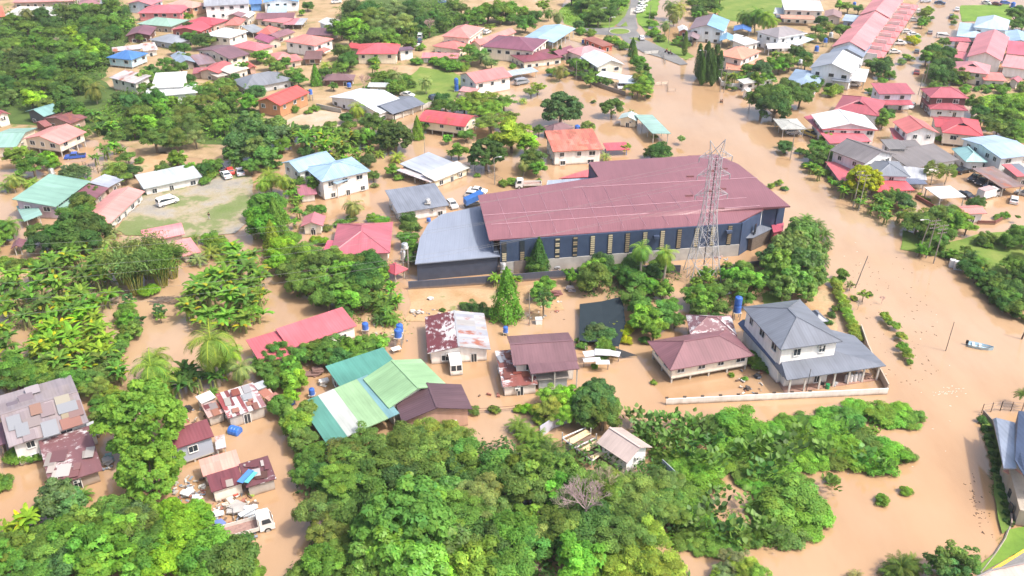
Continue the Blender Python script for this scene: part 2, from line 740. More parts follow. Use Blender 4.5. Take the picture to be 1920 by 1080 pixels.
        if r is not None:
            rf = self.child(roofname, r, mats, alb(roof, k) + [rust], M)
            rf.data.name = roofname
            if near and not nowall and kind in ('gable', 'hip'):
                c = MB()                      # ridge capping
                if kind == 'gable':
                    L = hw if ax == 'x' else hd
                    c.box((0, 0, ze + rise + 0.02), (2 * L, 0.34, 0.07) if ax == 'x' else (0.34, 2 * L, 0.07))
                else:
                    a = max(0.2, abs(hw - hd))
                    c.box((0, 0, ze + rise + 0.02), (2 * a, 0.34, 0.07) if w >= d else (0.34, 2 * a, 0.07))
                    for sx in (-1, 1):
                        for sy in (-1, 1):
                            e = (sx * a, 0, ze + rise + .02) if w >= d else (0, sy * a, ze + rise + .02)
                            c.tube([(sx * hw, sy * hd, ze + 0.02), e], 0.1, 4)
                put('ridge_cap', c, ROOF, rf, [min(.8, x * 1.08) for x in alb(roof, k)] + [0.0])
        if gable:                             # small vent gable on the front slope
            gb = MB()
            s = rise / min(hw, hd)
            y0 = -hd * 0.45
            zb = h(0, y0) - 0.05
            L = min(1.6, hw * 0.3)
            pts = [(-L, y0 - 0.2, zb), (L, y0 - 0.2, zb), (0, y0 - 0.2, zb + L * 0.5)]
            bk = (0, y0 + L * 0.5 / max(s, .15), zb + L * 0.5)
            gb.face([pts[0], pts[2], bk])
            gb.face([pts[2], pts[1], bk])
            self.child('vent_gable', gb, ROOF, alb(roof, k) + [rust], M)
            g2 = MB()
            g2.face([(p[0] * .85, p[1] + .03, p[2] - .02 if i < 2 else p[2] - .1) for i, p in enumerate(pts)])
            self.child('vent', g2, GLASS, (.05, .05, .05), M)
        if trim:
            tb = MB()
            for sy in (-1,):
                tb.box((0, sy * (hd + .05), ze - 0.05), (w + .1, 0.1, 0.3))
            self.child('fascia', tb, PLAIN, alb(trim), M)
        if nowall:
            return self
        iw, idp = hw - oh, hd - oh
        if open:
            nx, ny = max(1, round(2 * iw / 4.2)), max(1, round(2 * idp / 4.2))
            pts = {(-iw + 2 * iw * q / nx, s * idp) for q in range(nx + 1) for s in (-1, 1)}
            pts |= {(s * iw, -idp + 2 * idp * q / ny) for q in range(ny + 1) for s in (-1, 1)}
            for x, y in sorted(pts):
                p = MB()
                p.box((x, y, (h(x, y) - th) / 2 - .25), (0.18, 0.18, h(x, y) - th + .5))
                self.child('post', p, PLAIN, alb(postcol), M)
            return self
        wb_ = MB()
        cs = [(-iw, -idp), (iw, -idp), (iw, idp), (-iw, idp)]
        base = z0 if z0 > 0.3 else -0.5
        for a, c in zip(cs, cs[1:] + cs[:1]):
            top = [(a[0] + (c[0] - a[0]) * q, a[1] + (c[1] - a[1]) * q) for q in (1, .75, .5, .25, 0)]
            wb_.face([(a[0], a[1], base), (c[0], c[1], base)] + [(x, y, h(x, y) - th + .01) for x, y in top])
        if z0 > 0.3:
            wb_.face([(x, y, base) for x, y in reversed(cs)])
        self.child('wall', wb_, wmat or WALL, alb(wall, .95) + [0.4], M)
        if z0 > 0.3:                          # raised on posts
            nx, ny = max(1, round(2 * iw / 3.0)), max(1, round(2 * idp / 3.0))
            pts = {(-iw + .15 + (2 * iw - .3) * q / nx, s * (idp - .15)) for q in range(nx + 1) for s in (-1, 1)}
            pts |= {(s * (iw - .15), -idp + .15 + (2 * idp - .3) * q / ny) for q in range(ny + 1) for s in (-1, 1)}
            for x, y in sorted(pts):
                p = MB()
                p.box((x, y, z0 / 2 - 0.3), (0.24, 0.24, z0 + .6))
                self.child('stilt', p, CONC, alb(postcol), M)
            p = MB()
            p.box((0, 0, z0 - .06), (2 * iw + .1, 2 * idp + .1, .16))
            self.child('floor_slab', p, CONC, alb('b8b0a4'), M)
        if win:
            fl = floors
            ww, wh = (1.25, wz)
            camv = self_cam(M)
            for (cx, cy_, nx, ny, L) in ((0, -idp, 0, -1, 2 * iw), (iw, 0, 1, 0, 2 * idp), (0, idp, 0, 1, 2 * iw), (-iw, 0, -1, 0, 2 * idp)):
                if (camv[0] - cx) * nx + (camv[1] - cy_) * ny < 0:
                    continue
                n = max(1, int(L / 3.2)) if L > 1.8 else 0
                for zf in fl:
                    for q in range(n):
                        t = (q + .5) / n - .5 + rnd.uniform(-.04, .04)
                        x, y = (t * L, cy_) if ny else (cx, t * L)
                        isdoor = door and zf == fl[0] and ny == -1 and q == n // 2 and z0 < .3
                        W_, H_ = (0.95, 1.9) if isdoor else (ww * rnd.choice((.85, 1, 1.25)), wh)
                        zc = zf + (1.25 if isdoor else min(1.75, max(1.2, (ze - zf) * .6)))
                        if zc + H_ / 2 > h(x, y) - .35:
                            zc = h(x, y) - .35 - H_ / 2
                        if zc < (z0 if z0 > .3 else 0) + (.45 if not isdoor else .2):
                            continue
                        fm, pm = frame_mesh(W_, H_, near)
                        R = Matrix.Translation((x + nx * .03, y + ny * .03, zc)) @ Matrix.Rotation(math.atan2(ny, nx) + math.pi / 2, 4, 'Z')
                        o = link('door' if isdoor else 'window', fm, self.root, (.8, .8, .8), self.inv @ M @ R)
                        if pm:
                            link('pane', pm, o, (.1, .1, .1))
        if near and win and rnd.random() < .6:
            ac = MB()
            x_ = rnd.uniform(-.6, .6) * iw
            ac.box((x_, -idp - .2, ze - .75), (.8, .34, .5))
            a_ = self.child('air_conditioner', ac, PLAIN, alb('d8d8d4'), M)
            ac = MB()
            ac.tube([(x_ - .12, -idp - .375, ze - .75), (x_ - .12, -idp - .39, ze - .75)], .19, 10)
            put('fan_grille', ac, GLASS, a_, (.1, .1, .1))
        if rail:
            p = MB()
            p.box((0, -idp - .9, z0 + .95), (2 * iw, .06, .06))
            for q in range(int(2 * iw / .6) + 1):
                p.box((-iw + q * .6, -idp - .9, z0 + .5), (.05, .05, .9))
            p.box((0, -idp - .5, z0 - .05), (2 * iw, .95, .12))
            self.child('balcony', p, PLAIN, alb('d8d2c6'), M)
        return self


def self_cam(M):
    return M.inverted() @ Vector((0, 0, CAMH))


def stairs(h, T, q0, q1, z0, wid=1.0, col='b9a58c'):
    """flight of steps from ground point q0 up to q1 at height z0, part of house h"""
    a, b_ = G(*TP(T, q0), 0), G(*TP(T, q1), z0)
    m = MB()
    d = Vector((b_.x - a.x, b_.y - a.y, 0))
    ang = math.atan2(d.y, d.x)
    n = 10
    for k in range(n):
        t = (k + .5) / n
        m.box((a.x + d.x * t, a.y + d.y * t, z0 * t - .08), (d.length / n * 1.05, wid, .16), ang)
    s = Vector((-d.y, d.x, 0)).normalized() * wid / 2
    for sg in (-1, 1):
        m.tube([a + s * sg + Vector((0, 0, .1)), Vector((b_.x, b_.y, z0)) + s * sg], .08, 4)
        m.tube([a + s * sg + Vector((0, 0, 1.0)), Vector((b_.x, b_.y, z0 + .9)) + s * sg], .04, 4)
    put('stairs', m, WOODM, h.root, alb(col), h.inv)


def sheets(h, T, A, B, C, ze, rise, n, cols, sz=(.8, 1.8), F=.8, rot=.1):
    """loose roofing sheets lying on a sloping roof of house h"""
    ze = ze * F
    a, b_, c = [G(*TP(T, q), ze) for q in (A, B, C)]
    ang = math.atan2(c.y - b_.y, c.x - b_.x)
    for k in range(n):
        s_, t = rnd.uniform(.1, .9), rnd.uniform(.12, .88)
        p = b_ + (c - b_) * s_ + (a - b_) * t
        m = MB()
        m.box((0, 0, 0), (rnd.uniform(*sz) * .8, rnd.uniform(*sz), .04))
        dep = (a - b_).length
        R = Matrix.Translation((p.x, p.y, ze + rise * t + .1 + .01 * k)) @ Matrix.Rotation(ang + rnd.uniform(-rot, rot), 4, 'Z') @ Matrix.Rotation(math.atan2(rise, dep), 4, 'X')
        put('loose_sheet', m, ROOF if rnd.random() < .6 else PEEL, h.root, alb(rnd.choice(cols), .5) + [.2], h.inv @ R)


def hs(T, label, kind, A, B, C, ze, rise, roof, wall='e8e4da', name='house', cat='house', lm=True, **kw):
    return House(T, label, name, cat, lm).b(kind, A, B, C, ze, rise, roof, wall, **kw)
# ------------------------------------------------------------------ the setting: ground, flood, land, roads
def sheet(name, poly, z, mat, T=(0, 0, 1), kind='structure', jag=0.0, step=4.0):
    """flat piece of land from an outline in the photograph, its edge made uneven"""
    w = [G(*TP(T, q), z) for q in poly]
    out = []
    for a, b_ in zip(w, w[1:] + w[:1]):
        n = max(1, int((b_ - a).length / step)) if jag else 1
        for k in range(n):
            p = a.lerp(b_, k / n)
            if jag:
                p += Vector((rnd.uniform(-jag, jag), rnd.uniform(-jag, jag), 0))
            out.append(p)
    m = MB()
    m.face([(p.x, p.y, z) for p in out])
    ar = sum(p.x * q.y - q.x * p.y for p, q in zip(out, out[1:] + out[:1]))
    if ar < 0:
        m.f[0] = tuple(reversed(m.f[0]))
    o = put(name, m, mat)
    o['kind'] = kind
    return o


g = MB()
g.face([(-3000, -500, -1.6), (3000, -500, -1.6), (3000, 5000, -1.6), (-3000, 5000, -1.6)])
structure("ground", g, make_ground("wet_soil", [(0.3, (.16, .1, .05)), (0.7, (.3, .2, .11))], .05))
g = MB()
g.face([(-1500, -300, 0), (1500, -300, 0), (1500, 1800, 0), (-1500, 1800, 0)])
structure("flood_water", g, WATER)

DIRT = make_ground("sandy_dirt", [(0.34, (.15, .17, .05)), (0.42, (.3, .22, .12)), (0.56, (.38, .27, .16)), (0.72, (.42, .33, .23))], .16)
MUD = make_ground("muddy_bank", [(0.3, (.33, .21, .1)), (0.5, (.41, .27, .15)), (0.62, (.4, .3, .18)), (0.72, (.17, .2, .06))], .22)
SAND = make_ground("bare_sand", [(0.3, (.38, .28, .18)), (0.6, (.44, .35, .27)), (0.75, (.36, .33, .29))], .2)
LAWN = make_ground("lawn_grass", [(0.3, (.10, .17, .03)), (0.5, (.14, .21, .04)), (0.68, (.2, .24, .06)), (0.8, (.3, .26, .13))], .16)
BRIGHT = make_ground("meadow_grass", [(0.3, (.09, .18, .025)), (0.55, (.14, .24, .035)), (0.8, (.2, .28, .06))], .2, fine=1.2)
PATCHY = make_ground("patchy_field", [(0.32, (.24, .235, .22)), (0.42, (.31, .28, .23)), (0.49, (.3, .26, .17)), (0.54, (.17, .2, .085)), (0.72, (.12, .175, .05))], .085, wet=1)
UNDER = make_ground("leaf_litter", [(0.3, (.05, .085, .02)), (0.6, (.08, .13, .03)), (0.8, (.2, .15, .07))], .2)
ASPHALT = make_ground("asphalt", [(0.3, (.14, .14, .145)), (0.6, (.19, .19, .19)), (0.8, (.27, .26, .24))], .12)
PALECON = make_ground("pale_concrete", [(0.3, (.32, .3, .27)), (0.7, (.45, .42, .38))], .3)

sheet("dirt", [(-60, -60), (640, -60), (700, -20), (700, 60), (650, 110), (650, 190), (560, 235), (480, 280), (420, 300), (300, 290), (200, 262), (130, 262), (60, 300), (-60, 300)], .06, DIRT, jag=.8)
sheet("undergrowth_soil", [(-60, 28), (110, 24), (240, 10), (260, 62), (215, 100), (190, 150), (215, 175), (300, 172), (350, 195), (480, 205), (500, 245), (430, 275), (330, 262), (210, 262), (150, 235), (30, 235), (-60, 200)], .1, UNDER, jag=1)
sheet("dirt", [(640, -60), (1000, -60), (1060, 0), (1040, 40), (1000, 120), (960, 150), (880, 165), (690, 215), (640, 200), (630, 120), (680, 60)], .07, DIRT, jag=.8)
sheet("undergrowth_soil", [(640, 15), (720, -10), (860, 5), (870, 50), (790, 75), (720, 95), (640, 70)], .12, UNDER, jag=1)
sheet("lawn", [(745, 158), (790, 125), (850, 135), (870, 145), (865, 158), (850, 195), (830, 190), (790, 196), (765, 186)], .12, LAWN, jag=.6)
sheet("sand_clearing", [(530, 228), (560, 215), (600, 206), (660, 212), (660, 238), (600, 246), (545, 246)], .12, SAND, jag=.7)
sheet("field", [(250, 372), (262, 362), (330, 350), (376, 340), (432, 322), (470, 330), (474, 385), (470, 412), (440, 436), (400, 440), (345, 446), (238, 440), (215, 430), (262, 385)], .12, PATCHY, jag=.5)
sheet("mud_bank", [(250, 305), (262, 290), (310, 285), (340, 300), (330, 315), (270, 325)], .06, MUD, jag=.8)
sheet("mud_bank", [(330, 262), (400, 250), (470, 275), (430, 300), (380, 300)], .05, MUD, jag=.8)
sheet("mud_bank", [(765, 545), (1060, 535), (1060, 580), (900, 600), (770, 600)], .05, MUD, jag=1.2)
sheet("mud_bank", [(690, 590), (760, 585), (775, 620), (720, 650), (690, 640)], .05, MUD, jag=.8)
sheet("mud_bank", [(1290, 520), (1490, 500), (1560, 540), (1570, 640), (1500, 645), (1400, 565), (1290, 570)], .06, MUD, jag=1.0)
sheet("lawn", [(1425, 552), (1455, 538), (1482, 548), (1480, 566), (1435, 570)], .12, LAWN, jag=.5)
# far side: road, roundabout, lawns
sheet("lawn", [(1050, 20), (1105, -30), (1185, -30), (1175, 30), (1150, 52), (1090, 52), (1060, 45)], .1, BRIGHT, jag=.8)
sheet("dirt", [(1040, 40), (1092, 52), (1240, 84), (1300, 112), (1265, 112), (1190, 88), (1100, 82), (1050, 70)], .08, DIRT, jag=.6)
sheet("lawn", [(1190, -30), (1244, -30), (1232, 20), (1212, 60), (1196, 45), (1190, 25)], .1, BRIGHT, jag=.5)
sheet("lawn", [(1092, 46), (1150, 46), (1175, 30), (1190, 10), (1178, 8), (1150, 34), (1092, 50)], .13, LAWN, jag=.4)
sheet("lawn", [(1212, 55), (1232, 88), (1285, 112), (1300, 105), (1262, 80), (1235, 62)], .13, LAWN, jag=.4)
sheet("lawn", [(1138, 72), (1190, 82), (1200, 92), (1150, 84)], .14, LAWN, jag=.4)
rd = []
for a in range(36):
    w = 2 * math.pi * a / 36
    rd.append((1162 + 31 * math.cos(w), 58.5 + 8.6 * math.sin(w)))
sheet("roundabout_road", rd, .2, ASPHALT)
sheet("road", [(1183, -40), (1203, -40), (1196, 12), (1192, 36), (1196, 52), (1192, 60), (1170, 50), (1155, 48), (1172, 30), (1183, 5)], .16, ASPHALT)
sheet("road", [(1090, 53), (1140, 52), (1140, 66), (1091, 62)], .165, ASPHALT)
sheet("road", [(1160, 64), (1192, 56), (1206, 72), (1235, 86), (1268, 102), (1290, 120), (1276, 122), (1240, 108), (1205, 98), (1170, 76)], .17, ASPHALT)
sheet("pavement", [(1183, 15), (1195, 14), (1191, 28), (1181, 28)], .21, PALECON)
isl = []
for a in range(28):
    w = 2 * math.pi * a / 28
    isl.append((1162 + 20.5 * math.cos(w), 58.5 + 5.5 * math.sin(w)))
sheet("roundabout_kerb", isl, .3, PALECON)
sheet("roundabout_island", [(1162 + (x - 1162) * .9, 58.5 + (y - 58.5) * .9) for x, y in isl], .34, LAWN)
sheet("traffic_island", [(1163, 49), (1174, 40), (1177, 49)], .26, LAWN)
sheet("traffic_island", [(1178, 71), (1196, 70), (1200, 78)], .26, LAWN)
sheet("lawn", [(1345, 0), (1350, -40), (1500, -40), (1482, 10), (1440, 30), (1385, 42), (1350, 35)], .1, LAWN, jag=.7)
sheet("dirt", [(1278, -40), (1350, -40), (1345, 30), (1300, 45), (1278, 30)], .07, DIRT, jag=.7)
sheet("dirt", [(1310, 45), (1500, 30), (1600, -40), (1735, -40), (1700, 60), (1660, 135), (1560, 165), (1450, 175), (1330, 140), (1310, 90)], .05, DIRT, jag=.8)
sheet("lawn", [(1800, 10), (1890, 8), (1905, 24), (1890, 40), (1803, 40)], .12, BRIGHT, jag=.4)
sheet("meadow", [(1830, 182), (1870, 176), (2000, 170), (2000, 275), (1905, 268), (1868, 245), (1840, 215)], .1, BRIGHT, jag=.8)
sheet("dirt", [(1700, 200), (1735, 195), (1730, 215), (1745, 228), (1705, 228)], .06, DIRT, jag=.4)
sheet("dirt", [(1830, 168), (1925, 164), (1925, 176), (1850, 182)], .08, DIRT, jag=.4)
sheet("lawn", [(1690, 435), (1760, 455), (1850, 440), (1930, 430), (1990, 500), (1990, 560), (1880, 540), (1790, 490), (1700, 470)], .1, LAWN, jag=1.2)
sheet("mud_bank", [(1490, 270), (1530, 262), (1640, 345), (1560, 345)], .05, MUD, jag=.8)
# near corner on the right: verge, kerb, road
sheet("verge", [(1836, 778), (1850, 776), (1892, 870), (1893, 985), (1880, 1000), (1866, 945), (1860, 870)], .3, LAWN, jag=.15, step=2)
sheet("verge", [(1892, 992), (1935, 985), (1935, 1030), (1900, 1040), (1838, 1075), (1830, 1065), (1868, 1035)], .3, BRIGHT, jag=.1, step=2)
sheet("road", [(1935, 1020), (1990, 1030), (1990, 1120), (1800, 1120), (1845, 1072), (1900, 1042)], .34, ASPHALT)
yl = make_plain("yellow_road_paint")
for k in (0, 4):
    o = sheet("road_marking", [(1860, 1066 + k), (1935, 1020 + k), (1935, 1022 + k), (1862, 1068 + k)], .36 + .004, yl)
    o.color = (.75, .5, .03, 0)
km = MB()
kp = [G(x, y, .2) for x, y in ((1838, 1075), (1868, 1036), (1885, 1010), (1893, 988))]
km.tube([(p.x, p.y, .22) for p in kp], .16, 4)
structure("kerb", km, CONC, color=alb('a89f92'))

# ------------------------------------------------------------------ houses, tile by tile (corners: back-left, front, right)
SAL, RED, MAR, SLT = 'ee8d86', 'd9525c', '8f5a66', '8d95a3'
WHT, CRM = 'efece6', 'ece0cc'
T = (0, 0, 6)
hs(T, "long salmon roofed row at the top left edge", 'gable', (100, -80), (135, 28), (840, 10), 3.2, 1.2, 'e8a09a', 'a89a90')
hs(T, "long white sheet roof behind the tall coconut palm", 'shed', (60, 92), (40, 172), (620, 178), 3, .8, 'eceae6', 'b9ac9c', rust=.05)
hs(T, "orange roofed house at the left edge above the forest", 'shed', (-90, 100), (-60, 195), (60, 170), 3.2, .8, 'e87850', 'c9a890')
hs(T, "dusty maroon hip roof above the forest edge", 'hip', (930, -20), (862, 55), (1112, 62), 3.2, 1.2, 'b07c80', 'cfc2b4')
hs(T, "plain grey roof beside the dusty maroon hip roof", 'gable', (1110, -40), (1118, 52), (1315, 32), 3.2, 1, 'b9bcc4', 'cfd0d0')
hs(T, "pale blue gabled house under a pink roof", 'gable', (1470, -20), (1422, 42), (1700, 55), 5.4, 1.3, 'e58c94', 'cfdcec', axis='y')
T = (0, 0, 3)
hs(T, "pink walled house with a rose hip roof", 'hip', (860, 26), (770, 74), (1015, 74), 4.6, 1.6, 'e2707c', 'e08890')
hs(T, "peach roofed house behind the pink walled house", 'hip', (960, -12), (935, 22), (1080, 46), 4.6, 1.5, 'f0b4a2', 'e2b088')
hs(T, "mint green hip roof below the pink walled house", 'hip', (868, 95), (768, 134), (962, 150), 3.4, 1.5, '9fc7b4', 'b8a898')
hs(T, "dark wooden house with a plum coloured roof", 'gable', (716, 190), (845, 198), (882, 152), 3.6, 1.1, '8d5a68', '6b4a44', axis='x')
hs(T, "slate grey roof below the plum coloured roof", 'hip', (835, 222), (985, 248), (1018, 200), 3.2, 1.2, 'a6adb8', 'a8b4c4')
h = House(T, "rambling crimson roofed house below the white apartment block")
h.b('hip', (1040, 126), (1200, 142), (1258, 108), 3.6, 1.5, 'dd5a68', 'c8a89c')
h.b('gable', (1050, 128), (958, 168), (1130, 178), 3.1, 1.1, 'dd5a68', '9c5a54', axis='y')
hs(T, "small coral pyramid roof behind the white hip roof", 'hip', (1268, 133), (1345, 141), (1382, 108), 3.3, 1.6, 'ef7a70', 'dccab8')
h = House(T, "bright white hip roofed two storey house")
h.b('hip', (1142, 196), (1290, 214), (1354, 170), 6.0, 1.9, 'eef4f8', 'e6e2d8')
h.b('shed', (1186, 203), (1190, 222), (1286, 222), 3.4, .5, 'eef4f8', nowall=True, roofname='awning')
hs(T, "flat grey carport roof beside the bright white hip roof", 'shed', (1352, 150), (1418, 184), (1442, 146), 3, .3, 'a9b0b6', open=True, name='carport', cat='carport')
hs(T, "three storey white apartment block with a grey roof", 'gable', (1150, -30), (1146, 36), (1404, 30), 8.6, 1.6, 'b4b8c2', 'f2f2f0', axis='x', floors=[0.2, 3, 5.8], name='apartment_block', cat='apartment block')
h = House(T, "white two storey house with a blue roof and blue side wing")
h.b('gable', (1490, -30), (1478, 16), (1680, 14), 5.8, 1.4, '7fb4ee', 'eef0f2')
h.b('flat', (1400, -2), (1400, 24), (1474, 22), 4.4, .1, '5f92d8', '5a9ae4', win=False)
h.b('shed', (1512, 42), (1500, 74), (1612, 70), 3, .6, 'bfe0f4', nowall=True, roofname='awning')
hs(T, "small maroon gable in front of the apartment block", 'gable', (1330, 62), (1272, 92), (1350, 96), 3.4, 1, '96707c', 'b4a498', axis='y')
hs(T, "narrow white house with a white sheet roof", 'gable', (1358, 94), (1400, 100), (1438, 72), 4, .8, 'eff0f2', 'dad6cc', axis='x')
hs(T, "long dull maroon roof below the blue roofed house", 'gable', (1476, 72), (1436, 108), (1652, 104), 3.4, 1.1, '96646c', 'cab8a4', axis='x')
hs(T, "low salmon carport roof in the crowded lane", 'shed', (1500, 96), (1474, 116), (1602, 130), 3, .5, 'e48a8c', 'd8d0c8', door=False)
hs(T, "faded pink and grey carport by the dirt lane", 'shed', (1622, 105), (1588, 138), (1705, 136), 2.8, .3, 'd88a92', open=True, strips=[(.6, 'd88a92'), (1, 'c8ccd2')], name='carport', cat='carport')
hs(T, "coral hip roof in the middle of the crowded houses", 'hip', (1448, 184), (1528, 192), (1574, 160), 3.4, 1.7, 'ee7468', 'b89a88')
h = House(T, "magenta gable joined to a brown roofed wing")
h.b('gable', (1428, 212), (1510, 242), (1562, 216), 3.3, 1.3, 'c0668a', 'cbbfb0', axis='y')
h.b('gable', (1530, 185), (1560, 214), (1662, 180), 3.0, .9, 'a4747c', 'd8ccb8', axis='x')
hs(T, "rose roofed house left of the salmon two storey house", 'hip', (1294, 258), (1440, 288), (1548, 258), 3.6, 1.4, 'e27f88', 'd8cbb8')
hs(T, "long purple brown gable with cream walls", 'gable', (1103, 280), (1292, 332), (1374, 294), 4.6, 1.4, '8d6670', CRM, axis='x')
hs(T, "small faded mauve lean-to beside the purple brown gable", 'shed', (1068, 320), (1115, 366), (1202, 338), 2.8, .6, 'a48a92', 'cbbcae', rust=.15)
hs(T, "blue grey gable with a rusty corner behind trees", 'gable', (958, 312), (1000, 362), (1095, 345), 3.2, 1.1, '9fb4cc', '8c8078', axis='y', rust=.12)
h = House(T, "patched silver roofs behind the blue house")
h.b('gable', (650, 268), (634, 290), (800, 272), 3.4, .8, 'cfcfd8', 'd4ccc0', rust=.22, axis='x')
h.b('shed', (790, 258), (806, 288), (902, 300), 3.2, .8, 'd4cfcf', 'e4e0d8', rust=.2)
hs(T, "vivid blue hip roofed house with pale blue walls", 'hip', (596, 323), (738, 337), (834, 298), 4.6, 1.7, '4f8fdc', 'b4dcec', z0=1.4)
hs(T, "two storey house with a rusty white sloping roof", 'shed', (664, 398), (612, 436), (758, 470), 5.4, .9, 'd2cdd0', 'e4dcd4', rust=.2)
h = House(T, "white flat roofed house half hidden by trees")
h.b('shed', (792, 506), (822, 548), (1112, 520), 4.4, .3, 'e4e8ea', 'eef0f0')
h.b('shed', (880, 428), (846, 496), (1030, 488), 5.6, 1.0, 'f2f2f0', 'eef0f0', win=False)
h = House(T, "jumble of red and white roofs above the slate hip roof")
h.b('gable', (1145, 386), (1228, 412), (1320, 362), 3.6, 1.0, 'e06a6a', 'c8b8ac', axis='x')
h.b('shed', (1248, 386), (1292, 414), (1404, 382), 3.4, .5, 'e4dccc', 'e2dcd2')
h.b('shed', (1130, 396), (1220, 434), (1262, 412), 2.8, .4, 'dcd6cc', 'c4b8a8', win=False, rust=.1)
h.b('shed', (1090, 388), (1082, 414), (1150, 410), 2.7, .4, 'b86a70', 'b0988c', win=False)
hs(T, "tiny red roof right of the jumble of roofs", 'gable', (1365, 360), (1400, 388), (1440, 374), 3, .8, 'e06c64', 'c8a494', rust=.1)
h = House(T, "large slate hip roof with an open veranda")
h.b('hip', (1322, 448), (1378, 500), (1648, 448), 3.4, 2.3, '8b919c', 'b9bcc0')
h.b('shed', (1545, 446), (1560, 466), (1660, 444), 3.0, .3, '9aa1ad', open=True)
hs(T, "bright red roofed brown and white house", 'gable', (1440, 568), (1574, 594), (1742, 519), 5.4, 1.5, 'ee5a52', 'c08658', axis='x')
h = House(T, "salmon hip roofed white two storey house at upper left")
h.b('hip', (1595, 230), (1768, 257), (1872, 216), 6.0, 1.7, 'f09086', 'f2f0ec')
h.b('shed', (1780, 288), (1800, 302), (1862, 275), 3, .4, 'ee8a80', nowall=True, roofname='awning')
hs(T, "dark plum gable with a white verge board", 'gable', (1732, 184), (1868, 200), (1914, 158), 3.8, 1.3, '86606a', 'b8a898', axis='y')
hs(T, "pale sheet roofed house beside the dirt lane", 'gable', (1788, 122), (1862, 152), (1950, 130), 4.2, 1.1, 'e0e4e6', 'dde4ea', axis='y')
hs(T, "small brown wooden hut below the salmon hip roof", 'shed', (1722, 296), (1704, 334), (1812, 316), 3.2, .6, '8a625c', '94705c', z0=.8)
h = House(T, "scattered salmon roofs behind a leafy tree")
h.b('hip', (1506, 306), (1560, 336), (1640, 312), 3.4, 1.1, 'ee9890', 'd8c8b8')
h.b('shed', (1580, 326), (1600, 352), (1704, 336), 3, .6, 'e88a84', 'd4c0b0', rust=.1)
hs(T, "dark timber bungalow beside the small bright round tree", 'hip', (1832, 420), (1815, 452), (1985, 452), 2.9, 1.2, '8f6c70', '6a4a40')
hs(T, "teal roofed dark house inside the trees at left", 'gable', (142, 626), (245, 655), (325, 612), 4.2, 1.2, '8cc0bc', '5a6068', axis='x')
h = House(T, "old maroon roofs beside the teal roofed house")
h.b('gable', (240, 668), (395, 696), (472, 655), 3.4, 1.0, '9b6264', 'b09484', axis='x', rust=.18)
h.b('gable', (185, 690), (250, 714), (290, 700), 2.8, .8, 'b4706c', '8c5a50', axis='x', win=False)
h = House(T, "pink roofed cream house standing on tall stilts")
h.b('gable', (123, 782), (333, 812), (520, 746), 5.4, 1.5, 'ee9c94', 'ecdcc4', axis='x', z0=2.6)
stairs(h, T, (448, 868), (395, 842), 1.1)
hs(T, "wide pale teal roof at the left edge", 'gable', (-60, 822), (92, 826), (208, 718), 4.2, 1.3, '9ccabc', 'e4d8c0', axis='y')
hs(T, "white house corner under a red roof at the left edge", 'gable', (-60, 640), (-20, 660), (46, 634), 4.6, 1, 'c86a70', 'e8e4dc')
T = (0, 330, 4.571)
h = House(T, "big sea green roofed house with lilac walls")
h.b('shed', (118, 244), (475, 264), (775, 42), 4.6, 1.3, '8fbfae', 'b4a4b4', axis='x')
h.b('shed', (138, 258), (205, 388), (322, 268), 2.8, .6, '9acabf', open=True, up='right')
h.b('shed', (478, 272), (545, 300), (700, 185), 3, .5, '98c4b8', 'b4b4ac', win=False)
h = House(T, "maroon and silver lean-to roofs beside the sea green roof")
h.b('shed', (618, 182), (800, 208), (935, 100), 3, .7, '96606c', 'b4a496', rust=.12)
h.b('shed', (762, 72), (925, 98), (1052, 24), 3.0, .5, 'bcc6d8', '9c8c7c', rust=.1)
h = hs(T, "long pink roofed row house beside the white van", 'gable', (733, 327), (905, 440), (1242, 130), 3, 1.0, 'f0a29a', 'dcdcd4', axis='x')
T = (0, 0, 1)
hs(T, "long low house with a pale grey sheet roof", 'shed', (256, 332), (269, 354), (379, 331), 3.0, .6, 'ccd8da', 'e4e4e0')
T = (0, 330, 4.571)
h = House(T, "arched pink roof behind the feathery bamboo")
h.b('barrel', (1075, 520), (1235, 566), (1585, 498), 2.8, 1.6, 'e58c94', 'd8c0b8', win=False)
h.b('shed', (1475, 575), (1560, 690), (1705, 626), 2.7, .3, 'ee9c9c', 'd8ccc0')
hs(T, "tiny maroon roofed shelter in the water by the left palm", 'gable', (100, 602), (195, 612), (222, 548), 2.6, .6, '93606c', open=True, name='shelter', cat='shelter')
T = (640, 0, 6)
h = House(T, "scarlet roofed cream house with a brick ground floor")
h.b('hip', (225, 490), (165, 606), (630, 604), 5.2, 1.9, 'e8606a', 'eadcc4')
h.b('gable', (60, 478), (60, 530), (260, 560), 4.6, 1, 'e0545c', 'd8c8b4', win=False)
hs(T, "white box house with a flat purple roof", 'flat', (636, 535), (650, 572), (826, 552), 5.2, .1, '86647c', 'f0eeea')
h = House(T, "tall salmon roofed villa with cream walls")
h.b('hip', (1115, 410), (1440, 430), (1608, 312), 7.4, 2.0, 'f09890', 'f2e4cc', trim='f4f0e8')
h.b('hip', (1045, 505), (1330, 560), (1600, 440), 4.0, 1.2, 'ee8a84', 'f2e4cc', trim='f4f0e8')
h.b('gable', (1490, 470), (1560, 510), (1970, 360), 4.0, 1.3, 'ee9088', 'f2e4cc', axis='x')
h.b('gable', (930, 590), (900, 648), (1312, 656), 2.9, .9, 'ee8a90', 'eceae4', axis='x')
h = House(T, "maroon roofed cream villa with arched porch")
h.b('hip', (1575, 520), (2160, 575), (2800 - 190, 470), 6.4, 2.2, '93586e', 'f2e8d6', trim='f4f0e8')
h.b('hip', (1710, 625), (2050, 700), (2500, 640), 3.4, .9, '98505f', 'f2e8d6')
